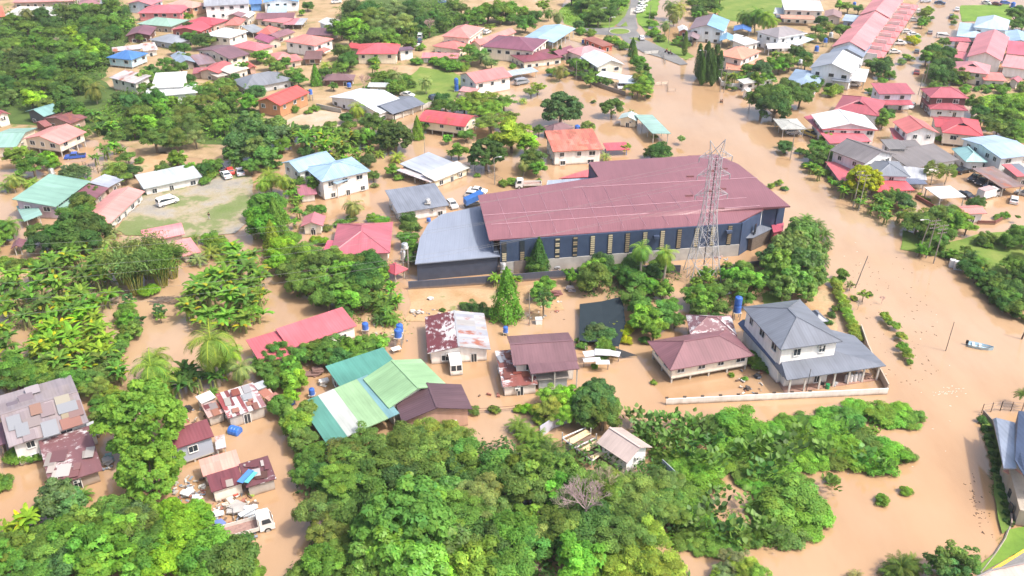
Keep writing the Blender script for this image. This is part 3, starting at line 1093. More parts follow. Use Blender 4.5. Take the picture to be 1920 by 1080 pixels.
h.b('gable', (2360, 590), (2450, 630), (2640, 560), 3.6, 1.2, '98586a', open=True, axis='x', postcol='f2e8d6')
h = hs((640, 0, 3), "pale blue roofed open shed by the roundabout", 'gable', (1022, 212), (1195, 240), (1318, 160), 4.8, 1.0, 'a6cbe6', open=True, axis='x', name='shed', cat='shed', postcol='dfe6ea')
T = (640, 0, 3)
hs(T, "ruined orange red building shell by the roundabout", 'flat', (1356, 214), (1468, 262), (1502, 238), 3.0, .05, 'b8705c', 'd8684c')
h = House(T, "pink roofed white house left of the silver roofed villa")
h.b('hip', (1212, 286), (1345, 314), (1490, 288), 4.2, 1.3, 'deA0a4', 'eceae4')
h = House(T, "silver roofed cream villa with a blue porch")
h.b('gable', (1345, 318), (1440, 378), (1636, 386), 6.0, 1.8, 'e6eef4', 'e6dfcc', axis='y')
h.b('gable', (1400, 300), (1340, 330), (1460, 336), 5.4, 1.0, 'e6eef4', 'e6dfcc', axis='x')
h.b('shed', (1440, 402), (1432, 424), (1605, 456), 3.2, .5, 'e6f0f8', nowall=True, roofname='awning')
h.b('shed', (1560, 428), (1562, 466), (1668, 462), 3.0, .3, 'd8ecf8', open=True)
T = (640, 0, 6)
h = House(T, "coral roofed two storey house with brown cladding")
h.b('gable', (1285, 840), (1507, 934), (1925, 858), 6.0, 1.7, 'ee8a88', 'f2eeea', axis='x')
h.b('shed', (1336, 985), (1318, 1020), (1508, 1046), 3, .5, 'e8a0a0', 'ece4dc')
h.b('shed', (1840, 812), (1860, 860), (2220, 800), 3.0, .3, 'c4d4e2', open=True)
T = (640, 0, 3)
h = House(T, "white roofed bungalow with a slate grey carport wing")
h.b('gable', (20, 470), (-70, 545), (215, 640), 3.4, 1.8, 'e8f0f8', 'eef2f2', axis='y')
h.b('gable', (160, 592), (288, 642), (472, 584), 3.2, 1.2, '828a9a', open=True, axis='x', postcol='e4e4e0')
hs(T, "small grey shed roof behind the white roofed bungalow", 'shed', (150, 470), (146, 488), (280, 490), 2.8, .4, 'c8d0d0', 'c8bca8', name='shed', cat='shed')
h = House(T, "patched red roofed house on stilts in the flood")
h.b('barrel', (505, 622), (428, 678), (698, 714), 5.0, 1.3, 'e05660', 'ecdfc4', z0=2.2, rust=.2, wz=.9)
stairs(h, T, (690, 768), (716, 705), 1.0)
hs(T, "brown shingle roofed pavilion beside the blue tank", 'hip', (1120, 724), (1190, 750), (1308, 716), 2.9, 1.3, '8e6a70', '8a6a5c', name='pavilion', cat='pavilion')
h = House(T, "two storey white house with a rust stained orange roof")
h.b('shed', (1152, 760), (1190, 853), (1472, 838), 6.0, 1.2, 'e8826c', 'eeeae6', rust=.24, floors=[1.0, 3.2], F=.64)
h.b('shed', (1478, 812), (1492, 846), (1622, 840), 2.4, .4, 'd8606c', open=True, rust=.08, postcol='7a9ad8')
h = House(T, "pale teal house with a long carport in open water")
h.b('gable', (1580, 638), (1556, 668), (1662, 680), 3.2, .9, 'cce4e4', 'ece4cc', axis='y')
h.b('shed', (1648, 652), (1748, 758), (1852, 748), 3.0, .4, '9cc6bc', open=True, up='left', rust=.1)
T = (640, 0, 3)
h = House(T, "low house with white and grey metal roofs")
h.b('shed', (328, 936), (478, 986), (640, 916), 3.0, .7, 'bcc6d6', 'e4dcc0', axis='x', rust=.06)
h.b('shed', (463, 986), (526, 1018), (724, 942), 3.0, .5, 'e2e2dc', 'ece6c8', axis='x', rust=.1)
h.b('shed', (310, 966), (500, 1026), (530, 1000), 2.4, .4, 'd8d4dc', open=True, rust=.14)
T = (0, 0, 2)
h = House(T, "pale sky blue roofed white house on posts")
h.b('hip', (1100, 636), (1205, 682), (1390, 640), 6.0, 1.5, 'a8cdec', 'f0eeea', floors=[0.3, 3.1], F=.8)
h.b('gable', (1068, 606), (1120, 646), (1262, 604), 6.0, 1.3, 'acd0ee', 'eceae4', axis='x', floors=[0.3, 3.1], F=.8)
h.b('shed', (1240, 655), (1262, 690), (1386, 640), 5.4, .4, 'b4d8f6', open=True, roofname='awning')
h.b('shed', (1110, 700), (1120, 735), (1185, 712), 2.8, .4, 'c07888', 'eceae6', win=False)
T = (640, 360, 3)
hs((540, 340, 5.4), "white house with a slate sloping roof beside the warehouse", 'shed', (1003, 130), (1110, 322), (1634, 240), 3.6, 1.0, '8d95a5', 'f2f2f2')
h = House((540, 340, 5.4), "broad rose red hip roof behind the leafy trees")
h.b('hip', (500, 430), (430, 742), (1028, 760), 3.2, 2.1, 'cf6c7c', 'cbbcae')
h.b('shed', (400, 606), (345, 730), (520, 740), 2.6, .2, 'e0607a', 'b8a89c', win=False)
hs((540, 340, 5.4), "small cream house with a rose gable roof", 'gable', (165, 352), (128, 454), (348, 464), 3.2, .9, 'd9808a', 'eae2d0', axis='y')
hs((540, 340, 5.4), "small crimson hip roofed gazebo left of the warehouse", 'hip', (950, 880), (1080, 948), (1188, 872), 2.5, 1.0, 'cf5264', open=True, name='gazebo', cat='gazebo')
T = (1280, 0, 6)
h = House(T, "house with one brown and one blue roof slope")
h.b('gable', (150, 200), (72, 325), (480, 330), 5.4, 1.9, '9a8088', 'd8e4ec', axis='y', col2='8cc2ec')
h.b('gable', (40, 350), (5, 435), (180, 440), 3.2, 1.0, 'a08890', open=True, axis='y')
h.b('gable', (420, 390), (412, 460), (570, 468), 3.2, 1.0, '84bce4', open=True, axis='y')
h.b('gable', (580, 290), (570, 345), (772, 345), 3.4, .9, '4f86d8', open=True)
h.b('shed', (585, 390), (580, 450), (690, 400), 3, .2, 'f0f0ee', open=True)
hs(T, "low white roofs at the edge of the roundabout road", 'gable', (-60, 300), (-40, 350), (70, 352), 3, .8, 'f0f0f0', 'd8806c')
h = House(T, "white villa with a weathered grey hip roof")
h.b('hip', (778, 358), (1078, 428), (1402, 372), 6.2, 2.0, 'a39ca0', 'f0f2f4', trim='f4f4f4')
h.b('gable', (950, 500), (960, 545), (1230, 540), 3.2, 1.0, 'eceef0', open=True, axis='x', postcol='f0f0f0')
h.b('shed', (620, 450), (700, 510), (870, 470), 3.2, .6, 'e4e4e8', 'f0f0f0')
h.b('shed', (1230, 430), (1290, 510), (1480, 440), 3.4, .5, 'd4e8f4', nowall=True, roofname='awning')
h = House(T, "orange roofed two storey house behind the cypress row")
h.b('hip', (430, 590), (668, 670), (888, 575), 6.0, 1.7, 'f4a284', 'f2ece6')
h.b('shed', (488, 720), (482, 780), (680, 805), 3.0, .6, 'f4a284', 'eee6de', win=False)
h.b('shed', (770, 670), (755, 735), (955, 690), 3.0, .6, 'f4a284', open=True)
hs(T, "pale flat roofed hut by the pole cluster", 'shed', (670, 900), (690, 945), (1050, 890), 2.8, .4, 'd4d4cc', 'dfe4ea')
hs(T, "tiny white gabled kiosk on the flooded roadside", 'gable', (690, 1000), (655, 1030), (755, 1035), 2.4, .7, 'e4e4e0', 'f0f0f0', axis='y', win=False, name='kiosk', cat='kiosk')
h = House(T, "blue grey villa with sunlight painted onto its right roof slope")
h.b('gable', (1560, 610), (1425, 765), (1930, 800), 6.4, 2.2, 'a4acba', 'eef0f4', axis='y', col2='e8eef4')  # right slope paler: the sunlight on it is put into the roof colour
h.b('hip', (1270, 775), (1145, 940), (1532, 950), 3.4, 1.2, '9db8d8', 'dce4ec')
h.b('shed', (1680, 870), (1670, 900), (1880, 930), 3.4, .6, '9aa2b0', open=True)
h.b('shed', (1900, 770), (1850, 900), (2060, 910), 3.0, .3, 'dfe4e8', open=True)
h = House(T, "long white house with an orange awning band")
h.b('shed', (1180, 26), (1142, 108), (1590, 124), 6.0, 1.0, 'f0f0f0', 'eee8e0')
h.b('shed', (1130, 180), (1108, 205), (1490, 218), 3.3, .5, 'e8a890', nowall=True, roofname='awning')
h.b('gable', (1600, 120), (1590, 190), (1790, 160), 3.2, 1.0, 'b08c8c', 'dccac0')
h.b('shed', (1040, 95), (1020, 150), (1150, 160), 3.2, .4, 'dfe6ec', open=True)
# terrace: every dwelling of the row is a house of its own
T = (1280, 0, 3)
NT = 9
r0 = House(T, "x")
Mx, tw, td = r0.rect((1092, -22), (838, 262), (1030, 284), 5.0)
fam = "salmon roofed houses of the long terrace"
TERR = []
ordn = ["nearest", "second", "third", "fourth", "fifth", "sixth", "seventh", "eighth", "ninth"]


def terrace_house(k):
    y0 = -td / 2 + td * k / NT
    dl = td / NT
    c = Mx @ Vector((0, y0 + dl / 2, 0))
    ang = math.atan2(Mx[1][0], Mx[0][0])
    lab = "terraced house, %s in the salmon roofed terrace counting from the grey gable" % ordn[k]
    t = thing('terraced_house', lab, 'house', c, ang, fam, lm=False)
    hw, hl = tw / 2, dl / 2 - .01
    zr = 7.3 if k < 5 else 7.75
    ze = 5.0 if k < 5 else 5.45
    for s in (-1, 1):
        m = MB()
        v = [(s * hw, -hl, ze), (s * hw, hl, ze), (0, hl, zr), (0, -hl, zr)]
        if s < 0:
            v = v[::-1]
        m.solid(v, [(0, 1, 2, 3)], .14, [(p[1], abs(p[0])) for p in v])
        put('roof_slope', m, ROOF, t, alb('e08c90' if k % 3 else 'd88488') + [.06])
    m = MB()
    m.box((0, 0, 0), (tw - 1.0, 2 * hl, 2 * ze - .4))
    for s in (-1, 1):
        m.face([(-hw + .5, s * hl, ze - .25), (hw - .5, s * hl, ze - .25), (0, s * hl, zr - .2)][::1 if s < 0 else -1])
    put('wall', m, WALL, t, alb('ece4dc') + [.3])
    m = MB()                                  # party wall that stands above the porch roofs
    m.box((hw + 1.6, -hl + .12, 2.2), (4.4, .22, 4.4))
    put('party_wall', m, WALL, t, alb('f2eee8') + [.2])
    m = MB()
    x0, x1 = hw - .2, hw + 5.6
    ym = hl * .9
    v = [(x0, -ym, 3.3), (x1, -ym, 3.1), (x1, ym, 3.1), (x0, ym, 3.3), (x0, 0, 4.3), (x1 - 1.8, 0, 4.2)]
    for f in ((0, 1, 5, 4), (2, 3, 4, 5), (1, 2, 5)):
        m.face([v[q] for q in f], [(v[q][0], v[q][1]) for q in f])
    m.box(((x0 + x1) / 2, 0, 3.0), (x1 - x0, 2 * ym, .16))
    put('porch_roof', m, ROOF, t, alb('ea7c7e') + [.05])
    for s in (-1, 1):
        m = MB()
        m.box((x1 - .4, s * (ym - .3), 1.3), (.3, .3, 3.2))
        put('porch_post', m, PLAIN, t, alb('f2eee8'))
    fm, pm = frame_mesh(1.5, 1.2, False)
    for s in (-1, 1):
        link('window', fm, t, (.8, .8, .8), Matrix.Translation((hw - .47, s * hl * .45, 4.4)) @ Matrix.Rotation(math.pi / 2, 4, 'Z'))
    TERR.append((t, c))


for k in range(NT):
    terrace_house(k)
LM.append(("salmon roofed terrace", TERR[3][1]))
T = (1280, 0, 3)
hs(T, "grey gable end house closing the salmon terrace", 'gable', (880, 228), (822, 300), (1020, 318), 5.0, 2.1, '8c9ab0', 'c8d4e4', axis='y')
hs(T, "small blue roofed shed left of the salmon terrace", 'shed', (915, 85), (895, 115), (985, 118), 3, .4, 'b4c8e0', '8ca4c4', name='shed', cat='shed')
T = (1600, 0, 6)
h = House(T, "pale blue roofed villa at the upper right")
h.b('hip', (1395, 190), (1350, 305), (1738, 335), 6.4, 2.4, 'c2e0f2', 'eef2f2')
h.b('hip', (1200, 250), (1160, 405), (1560, 440), 3.6, 1.2, 'bcdcf0', 'dfe8ee')
h.b('gable', (1700, 350), (1740, 470), (2010, 475), 3.6, 1.0, 'a4c8e8', 'dfe8ee')
h = House(T, "long salmon gable with a white end wall")
h.b('gable', (1392, 380), (1275, 640), (1655, 745), 5.2, 2.2, 'e88c94', 'f2f0ec', axis='y', win=False)
h.b('hip', (1150, 690), (1118, 788), (1528, 830), 4.6, 2.0, 'e8949a', 'ece0d0', gable=True)
h.b('shed', (1480, 840), (1470, 900), (1730, 910), 3.0, .8, 'f08a80', 'e8d8cc')
h.b('shed', (1150, 590), (1130, 680), (1260, 690), 3.0, .4, 'd8707a', 'd8c8bc', win=False)
h.b('shed', (1190, 480), (1145, 570), (1270, 575), 3.0, .3, 'e08888', open=True)
h.b('shed', (1095, 425), (1075, 460), (1335, 470), 3.2, .3, 'd0606c', open=True)
h = House(T, "red and pink sheds at the right edge beside the salmon gable")
h.b('shed', (1740, 480), (1720, 600), (2010, 640), 4.2, .8, 'd8667a', 'd8d0c8', win=False)
h.b('shed', (1715, 640), (1665, 745), (2010, 810), 4.0, .8, 'ee9a9c', 'ecf0f4', win=False)
hs(T, "tiny pink gabled gatehouse behind the clipped hedge", 'gable', (1790, 870), (1740, 905), (1865, 920), 2.8, .8, 'd8707c', 'e8dcd4', axis='y', name='gatehouse', cat='gatehouse')
T = (1280, 0, 3)
h = House(T, "white and blue house with a long crimson roof")
h.b('shed', (1104, 486), (1103, 528), (1307, 528), 5.8, 1.0, 'c0606e', 'dfe8f4')
h.b('shed', (1115, 568), (1108, 588), (1300, 590), 3.0, .5, 'c86070', nowall=True, roofname='awning')
h = House(T, "dark timber house with crimson roof and skirt roof")
h.b('hip', (1420, 500), (1392, 548), (1612, 552), 5.8, 1.8, 'c25c6c', '704a48')
h.b('hip', (1400, 560), (1392, 612), (1606, 622), 3.0, .9, 'c25c6c', 'cfd8e4', wz=.9)
h = hs(T, "crimson hip roof with a small vent gable", 'hip', (900, 535), (850, 618), (1118, 622), 4.4, 2.0, 'c65e6c', 'dfe6ee', gable=True)
h = House(T, "red roofed cream house below the dark timber house")
h.b('hip', (1440, 655), (1460, 745), (1686, 745), 4.2, 1.7, 'd8505a', 'e4dccc', z0=.8, gable=True)
h.b('gable', (1395, 655), (1420, 712), (1520, 705), 4.0, 1.0, 'cf4c58', 'd8d0c4', axis='x')
T = (1600, 180, 6)
h = House(T, "coral gabled white house with red window awnings")
h.b('gable', (440, 287), (597, 420), (960, 408), 5.6, 1.6, 'f0807c', 'f4f4f4', axis='y')
h.b('shed', (400, 375), (468, 512), (580, 512), 3.0, .5, 'd8606c', 'ece8e4', win=False)
for q in ((688, 438), (838, 438)):
    p = G(*TP(T, q), 3.9)
    m = MB()
    m.solid([(p.x - .9, p.y - .4, 3.5), (p.x + .9, p.y - .4, 3.5), (p.x + .9, p.y + .5, 4.1), (p.x - .9, p.y + .5, 4.1)], [(0, 1, 2, 3)], .06)
    put('window_awning', m, ROOF, h.root, alb('e06870') + [0], h.inv)
T = (1280, 0, 3)
h = House(T, "white roofed hall with red edging and a red front porch")
h.b('gable', (708, 644), (785, 726), (1100, 730), 5.2, 1.6, 'eceef0', 'e8e4e4', axis='y', trim='d86470')
h.b('shed', (682, 656), (772, 742), (800, 722), 3.4, .5, 'd8667a', nowall=True, up='right', roofname='awning')
h.b('shed', (795, 742), (828, 806), (1062, 794), 3.2, .9, 'e0707e', 'd8ccd0')
h = hs(T, "grey carport roof on the bank of the flooded road", 'hip', (508, 668), (558, 727), (744 - 48, 724), 2.9, .6, 'ced0ca', open=True, name='carport', cat='carport')
h = House(T, "dark brown gabled house with a slate lower roof")
h.b('gable', (886, 828), (1026, 920), (1200, 868), 6.0, 1.9, '8a8486', 'e4e6ea', axis='y')
h.b('hip', (1032, 905), (1088, 988), (1266, 974), 4.8, 1.5, '8d95a3', 'eeeef2')
h.b('shed', (1112, 1028), (1098, 1078), (1306, 1068), 2.8, .5, 'f0606c', open=True)
h.b('shed', (1240, 940), (1250, 1000), (1370, 990), 3.0, .3, 'c8ccd4', 'e4e4e4', win=False)
h.b('shed', (1258, 1008), (1262, 1035), (1378, 1035), 2.8, .2, '76809a', open=True)
h.b('shed', (1110, 790), (1160, 838), (1240, 815), 5.2, .3, '8c8888', 'e8e8ea')
hs(T, "crumpled red lean-to roof beside the yellow tree", 'shed', (800, 920), (885, 1020), (942, 945), 2.4, .5, 'e0707e', 'a89c94', win=False, rust=.1)
T = (1600, 180, 6)
h = House(T, "long charcoal roof behind the twin fan palms")
h.b('shed', (720, 612), (640, 818), (1192, 716), 3.2, 1.2, '8a8484', 'dfe0e2', rust=.04)
h.b('shed', (480, 520), (520, 575), (765, 565), 3.2, .5, '8c8a8e', 'e4e4e6')
hs(T, "aqua pyramid roof joined to the charcoal roof", 'hip', (1105, 590), (1262, 738), (1444, 684), 3.4, 1.5, 'a4dcdc', 'd8dce0')
h = House(T, "large pale blue roof on an open sided hall")
h.b('gable', (1207, 478), (1665, 705), (1935, 594), 5.4, .9, 'b4d2ee', 'dfe6ea', axis='x')
hs(T, "rusty brown carport sheltering dark cars", 'shed', (1328, 830), (1682, 1036), (1892, 988), 2.9, .4, '9a8480', open=True, rust=.24, name='carport', cat='carport')
h = House(T, "red and grey roofs at the right edge beside the rusty carport")
h.b('shed', (1660, 790), (1840, 905), (1990, 860), 3.4, .5, 'e0707c', 'b0a49c', strips=[(.5, 'e07078'), (1, '8c94a4')])
T = (1500, 330, 4.571)
hs(T, "white flat roofed pavilion inside a brown brick yard", 'flat', (1068, 96), (1200, 192), (1414, 170), 3.0, .1, 'f4f4f2', open=True, name='pavilion', cat='pavilion', oh=.3)
hs(T, "small pink roofed hut at the water's edge on the right", 'gable', (1312, 258), (1400, 328), (1606, 318), 2.9, .6, 'f0968e', 'e8e4e4', axis='x')
# middle and near houses
T = (1180, 540, 3.692)
h = House(T, "maroon roofed stilt house with a silver streaked rear wing")
h.b('hip', (112, 372), (283, 570), (866, 466), 3.0, 1.9, '93636c', 'e8e0d2', z0=.9, oh=.7, wz=.8, F=1.0)
h.b('hip', (316, 182), (420, 320), (745, 330), 3.0, 1.6, '93636c', 'e4dcd0', z0=.9, F=1.0, peel=.5, win=False)
h = House(T, "white villa with dark slate hip roofs and a deep front porch")
h.b('hip', (780, 130), (1047, 428), (1474, 366), 6.7, 2.0, '7f8796', 'f0eeea', wz=1.3, floors=[3.7], door=False, F=1.0)
h.b('hip', (1215, 168), (1285, 240), (1390, 240), 5.9, .9, '7f8796', 'f0eeea', win=False, F=1.0)
h.b('shed', (752, 244), (1010, 532), (1075, 560), 3.0, .7, '5d6f92', up='right', nowall=True, roofname='awning')
LOW = {'a': (1004, 527, 3.0), 'b': (1090, 637, 3.0), 'c': (1778, 537, 3.0), 'd': (1560, 330, 3.0), 'i': (1046, 492, 4.1), 'j': (1412, 432, 4.1), 'k': (1330, 270, 4.1)}
LP = {q: G(*TP(T, v[:2]), v[2]) for q, v in LOW.items()}
for nm in ('abi', 'bcji', 'cdkj'):
    m = MB()
    ps = [LP[q] for q in nm]
    e = (ps[1] - ps[0]).normalized()
    w_ = Vector((-e.y, e.x, 0))
    m.solid([tuple(p) for p in ps], [tuple(range(len(ps)))], .14, [((p - ps[0]).dot(e), (p - ps[0]).dot(w_)) for p in ps])
    put('porch_roof', m, ROOF, h.root, alb('7f8796', .66) + [0], h.inv)
for a, c, n in (('b', 'c', 6), ('c', 'd', 3)):
    for q in range(n + 1):
        if a == 'c' and q == 0:
            continue
        p = LP[a].lerp(LP[c], .03 + .94 * q / n)
        p = p + (LP['k'] - p).normalized() * .6
        m = MB()
        m.box((p.x, p.y, 1.35), (.26, .26, 3.3))
        put('post', m, PLAIN, h.root, alb('e8e2d8'), h.inv)
m = MB()
ps = [LP['b'].lerp(LP['k'], .04), LP['c'].lerp(LP['k'], .04), LP['j'], LP['i']]
m.prism([(p.x, p.y) for p in ps], -.4, .12)
put('porch_floor', m, CONC, h.root, alb('b08878'), h.inv)
h.b('flat', (850, 330), (1060, 610), (1420, 540), 2.9, .02, '7f8796', 'eceae4', oh=1.0, wz=1.0)
VILLA = h
T = (720, 540, 4)
h = House(T, "mauve roofed house with a rusty patchwork lean-to")
h.b('gable', (912, 362), (968, 578), (1452, 545), 5.0, 1.1, '8a646c', 'e0dcd6', axis='x', floors=[2.6])
h.b('shed', (1088, 560), (1102, 644), (1467, 604), 4.7, .35, '8a646c', open=True, oh=.3)
h.b('shed', (832, 495), (892, 742), (1148, 698), 2.5, .6, 'a05a50', 'e0d8d0', peel=.45, oh=.3, wz=.8)
h.b('flat', (1150, 640), (1150, 690), (1390, 672), 2.6, .02, 'b4aca4', '9aa0a4', oh=.3, win=False, rail=True)
sheets(h, T, (832, 495), (892, 742), (1148, 698), 2.5, .6, 10, ['c8ccd4', 'd8d4d6', 'a85040', 'b4b8c4', '9c5a50'], (.9, 2.0))
h = House(T, "white cottage with one rusty and one silver roof slope")
h.b('gable', (306, 216), (326, 490), (800, 458), 3.2, .9, 'b6b8be', 'f0ece8', axis='y', rust=.23, peel2=('7d3a40', .42))
COTT = h
T = (430, 560, 3.6)
h = House(T, "long rose red roof with a step in the middle")
h.b('shed', (115, 302), (212, 440), (408, 346), 3.0, .7, 'dc6a76', 'd8ccc0')
h.b('shed', (328, 238), (406, 338), (862, 181), 3.3, 1.1, 'e0707c', 'ecece4', oh=.4)
h = House(T, "big pale green gabled house with a teal rear roof")
h.b('shed', (612, 490), (744, 592), (1142, 456), 3.4, .6, '57a596', 'b4b8b0')
h.b('gable', (885, 547), (1076, 738), (1478, 590), 4.5, 1.6, '9fcf98', 'c8ccc0', axis='y')
h.b('gable', (1020, 677), (1166, 834), (1642, 744), 4.1, 1.4, '6c5058', 'c49a84', axis='y')
h.b('shed', (470, 706), (662, 988), (1166, 832), 3.0, 1.1, '6cb4a4', 'b4a898', strips=[(.27, '5fa898'), (.5, 'd4dad4'), (.84, 'a2cc98'), (1, '7fb4bc')], up='right', open=True)
T = (0, 690, 4)
h = House(T, "big patchwork tin roofed house at the lower left edge")
h.b('gable', (-30, 215), (65, 594), (668, 410), 5.0, 1.1, 'a4989c', 'dcdcdc', axis='x', rust=.11)
sheets(h, T, (17, 405), (65, 594), (668, 410), 5.0, 1.1, 13, ['c4b494', 'b8bcc4', 'b8b0b0', 'b4a4a8', 'c4bca8', 'b0b4bc'], (1.8, 3.4), rot=.015)
sheets(h, T, (-30, 215), (17, 405), (620, 220), 5.6, .3, 5, ['c8b890', 'b4a4ac', '9c8c94'], (1.2, 2.4), rot=.015)
h.b('shed', (300, 585), (372, 892), (790, 824), 2.8, .9, '8d5f64', 'a49488', peel=.3)
h.b('shed', (300, 530), (310, 585), (720, 460), 3.4, .3, 'd4d8de', 'dcdcdc', win=False, oh=.2)
h.b('shed', (-60, 440), (-40, 590), (50, 575), 3, .3, '8c6474', 'a49488', win=False)
sheets(h, T, (300, 585), (372, 892), (790, 824), 2.8, .9, 9, ['dcd4cc', 'e4dcd4', '8d5f64', 'a47474'], (1.0, 2.6))
T = (290, 690, 3)
RUST = ['a85a4c', 'd8d4d6', 'c8ccd4', '8f4a50', 'c88a78', 'b8b4b8']
h = House(T, "tin shack with red and silver striped roof sheets")
h.b('shed', (345, 165), (412, 282), (634, 222), 2.7, .6, 'b0a8ac', 'b8b0a8', peel=.34, strips=[(.12, 'a84c50'), (.22, 'd8d4d6'), (.32, '8f4a50'), (.44, 'd4d0d4'), (.54, '9c5054'), (.66, 'd8d8dc'), (.76, '9a4a50'), (.88, 'd0ccd0'), (1, 'a8787c')], rust=.22, oh=.3)
h.b('shed', (262, 215), (300, 280), (395, 250), 2.2, .3, 'd8b0a8', 'b8b0a8', rust=.25, win=False, oh=.2)
h.b('shed', (606, 140), (640, 185), (680, 165), 2.3, .3, 'e8a898', 'c8b8a8', rust=.1, win=False, oh=.2)
h.b('shed', (245, 160), (262, 200), (345, 165), 2.3, .2, 'f0f0f0', 'c8c0b8', win=False, oh=.2)
h.b('shed', (555, 95), (580, 122), (636, 100), 2.3, .2, 'c8d2da', 'b8b0a8', win=False, oh=.2)
sheets(h, T, (345, 165), (412, 282), (634, 222), 2.7, .6, 9, RUST)
sheets(h, T, (262, 215), (300, 280), (395, 250), 2.2, .3, 5, RUST)
sheets(h, T, (606, 140), (640, 185), (680, 165), 2.3, .3, 3, ['e8a898', 'd89080'])
h = House(T, "maroon lean-to hut with rusted corrugated walls")
h.b('shed', (60, 396), (82, 466), (334, 382), 4.4, 1.0, '87444e', 'b4bcc8', z0=1.1, wmat=ROOF, oh=.35, rust=.05)
h.b('flat', (335, 385), (345, 458), (402, 440), 1.8, .02, 'd4cccc', open=True, rust=.2, oh=.2)
hs(T, "slatted salmon roofed shelter by the maroon hut", 'shed', (252, 528), (272, 610), (487, 548), 2.6, .4, 'eea898', 'a49488', win=False, rust=.1, oh=.3, name='shelter', cat='shelter')
h = House(T, "cluttered maroon shack with tarps on its roof")
h.b('shed', (296, 620), (319, 698), (500, 642), 2.7, .5, '8a4a54', 'eae2d4', oh=.3, rust=.06, win=False)
h.b('shed', (474, 556), (515, 672), (692, 640), 2.5, .5, '7a4a52', 'b0a8a0', oh=.3, peel=.26, win=False)
sheets(h, T, (474, 556), (515, 672), (692, 640), 2.5, .5, 10, ['d8d0cc', '6a4448', 'b8bcc4', '8a5058', '3c3c44'], (.3, 2.0))
sheets(h, T, (296, 620), (319, 698), (500, 642), 2.7, .5, 2, ['a05058', 'd0c8c4'])
for q, c, s in (((512, 612), '4f8ed0', (.9, 2.6)), ((540, 618), '58c0c4', (.7, 2.2))):
    p = G(*TP(T, q), 2.5)
    m = MB()
    m.box((p.x, p.y, 2.62), (s[0], s[1], .06), -.35)
    t = put('tarpaulin', m, CLOTH, None, alb(c))
    tag(t, "%s tarpaulin spread on the cluttered shack roof" % ('blue' if c < '5' else 'turquoise'), 'tarpaulin')
T = (940, 740, 5.333)
hs(T, "white house with a dusty pink gable roof by the forest", 'gable', (950, 478), (1258, 684), (1524, 532), 4.4, 1.3, 'd8c2ba', 'f0f2f4', axis='y', F=.64)
# ------------------------------------------------------------------ the big warehouse
wc = G(1150, 430, 0)
wh = thing('warehouse', "huge maroon roofed warehouse with dark blue walls", 'warehouse', (wc.x, wc.y, 0), 0, None, True)
WI = Matrix.Translation((-wc.x, -wc.y, 0))


def wpart(name, mb, mats, col, parent=None):
    if parent is None:
        return put(name, mb, mats, wh, col, WI)
    return put(name, mb, mats, parent, col)


rows = [((917, 450), (1382, 418), 7.0), ((912, 429), (1434, 391.5), 7.8), ((907, 410), (1482, 386.5), 8.3),
        ((901, 386), (1446, 357), 8.7), ((896, 366), (1407, 325), 8.9), ((1122, 332), (1385, 308), 8.9), ((1104, 304), (1342, 289), 8.6)]
NC = 24
V, UV, Fs = [], [], []
for k, (a, b_, z) in enumerate(rows):
    pa, pb = G(*a, z), G(*b_, z)
    for q in range(NC + 1):
        p = pa.lerp(pb, q / NC)
        V.append((p.x, p.y, z))
        UV.append((p.x * 1.0, p.y * 1.0))
for k in range(len(rows) - 1):
    for q in range(NC):
        i = k * (NC + 1) + q
        Fs.append((i, i + 1, i + NC + 2, i + NC + 1))
m = MB()
m.solid(V, Fs, .25, UV)
roof_o = wpart('roof', m, ROOFNEW, alb('935f69', .74) + [0.0])
for p in roof_o.data.polygons:
    p.use_smooth = False


def wz(k):
    return rows[k]


def onroof(px, py):
    """height of the warehouse roof seen at a photo point"""
    z = 8.0
    for _ in range(6):
        p = G(px, py, z)
        best = None
        for k in range(len(rows) - 1):
            a0, a1 = G(*rows[k][0], rows[k][2]), G(*rows[k][1], rows[k][2])
            b0 = G(*rows[k + 1][0], rows[k + 1][2])
            y0 = a0.y + (a1.y - a0.y) * (p.x - a0.x) / (a1.x - a0.x)
            b1 = G(*rows[k + 1][1], rows[k + 1][2])
            y1 = b0.y + (b1.y - b0.y) * (p.x - b0.x) / (b1.x - b0.x)
            if y0 <= p.y <= y1:
                t = (p.y - y0) / (y1 - y0)
                best = rows[k][2] + (rows[k + 1][2] - rows[k][2]) * t
                break
        z = best if best else z
    return G(px, py, z)


for x, y in ((1297, 294), (1294, 331.5), (1292, 367.7), (1334, 321), (1357.5, 317), (1354.5, 354.7), (1351, 392), (1330, 359.5), (1327, 396)):
    p = onroof(x, y)
    m = MB()
    m.box((p.x, p.y, p.z + .12), (1.5, .38, .3), .06)
    wpart('roof_vent', m, PLAIN, alb('8a5a5c'))
sl = MB()
for (x0, y0), (x1, y1) in [((921, 421), (1425, 386)), ((905, 404), (1400, 371))] + [((1075, 352), (1420, 333))]:
    pts = [onroof(x0 + (x1 - x0) * t / 14, y0 + (y1 - y0) * t / 14) for t in range(15)]
    for a, b_ in zip(pts, pts[1:]):
        sl.tube([a + Vector((0, 0, .06)), b_ + Vector((0, 0, .06))], .05, 4)
for k in range(10):
    x0, x1 = 960 + 42 * k, 930 + 40.5 * k
    y0 = 446 - 2.85 * k - 4
    pts = [onroof(x0 + (x1 - x0) * t / 8, y0 - (78 - (k > 5) * 18) * t / 8) for t in range(9)]
    for a, b_ in zip(pts, pts[1:]):
        sl.tube([a + Vector((0, 0, .05)), b_ + Vector((0, 0, .05))], .03, 4)
wpart('roof_seam', sl, PLAIN, alb('c89cac'))
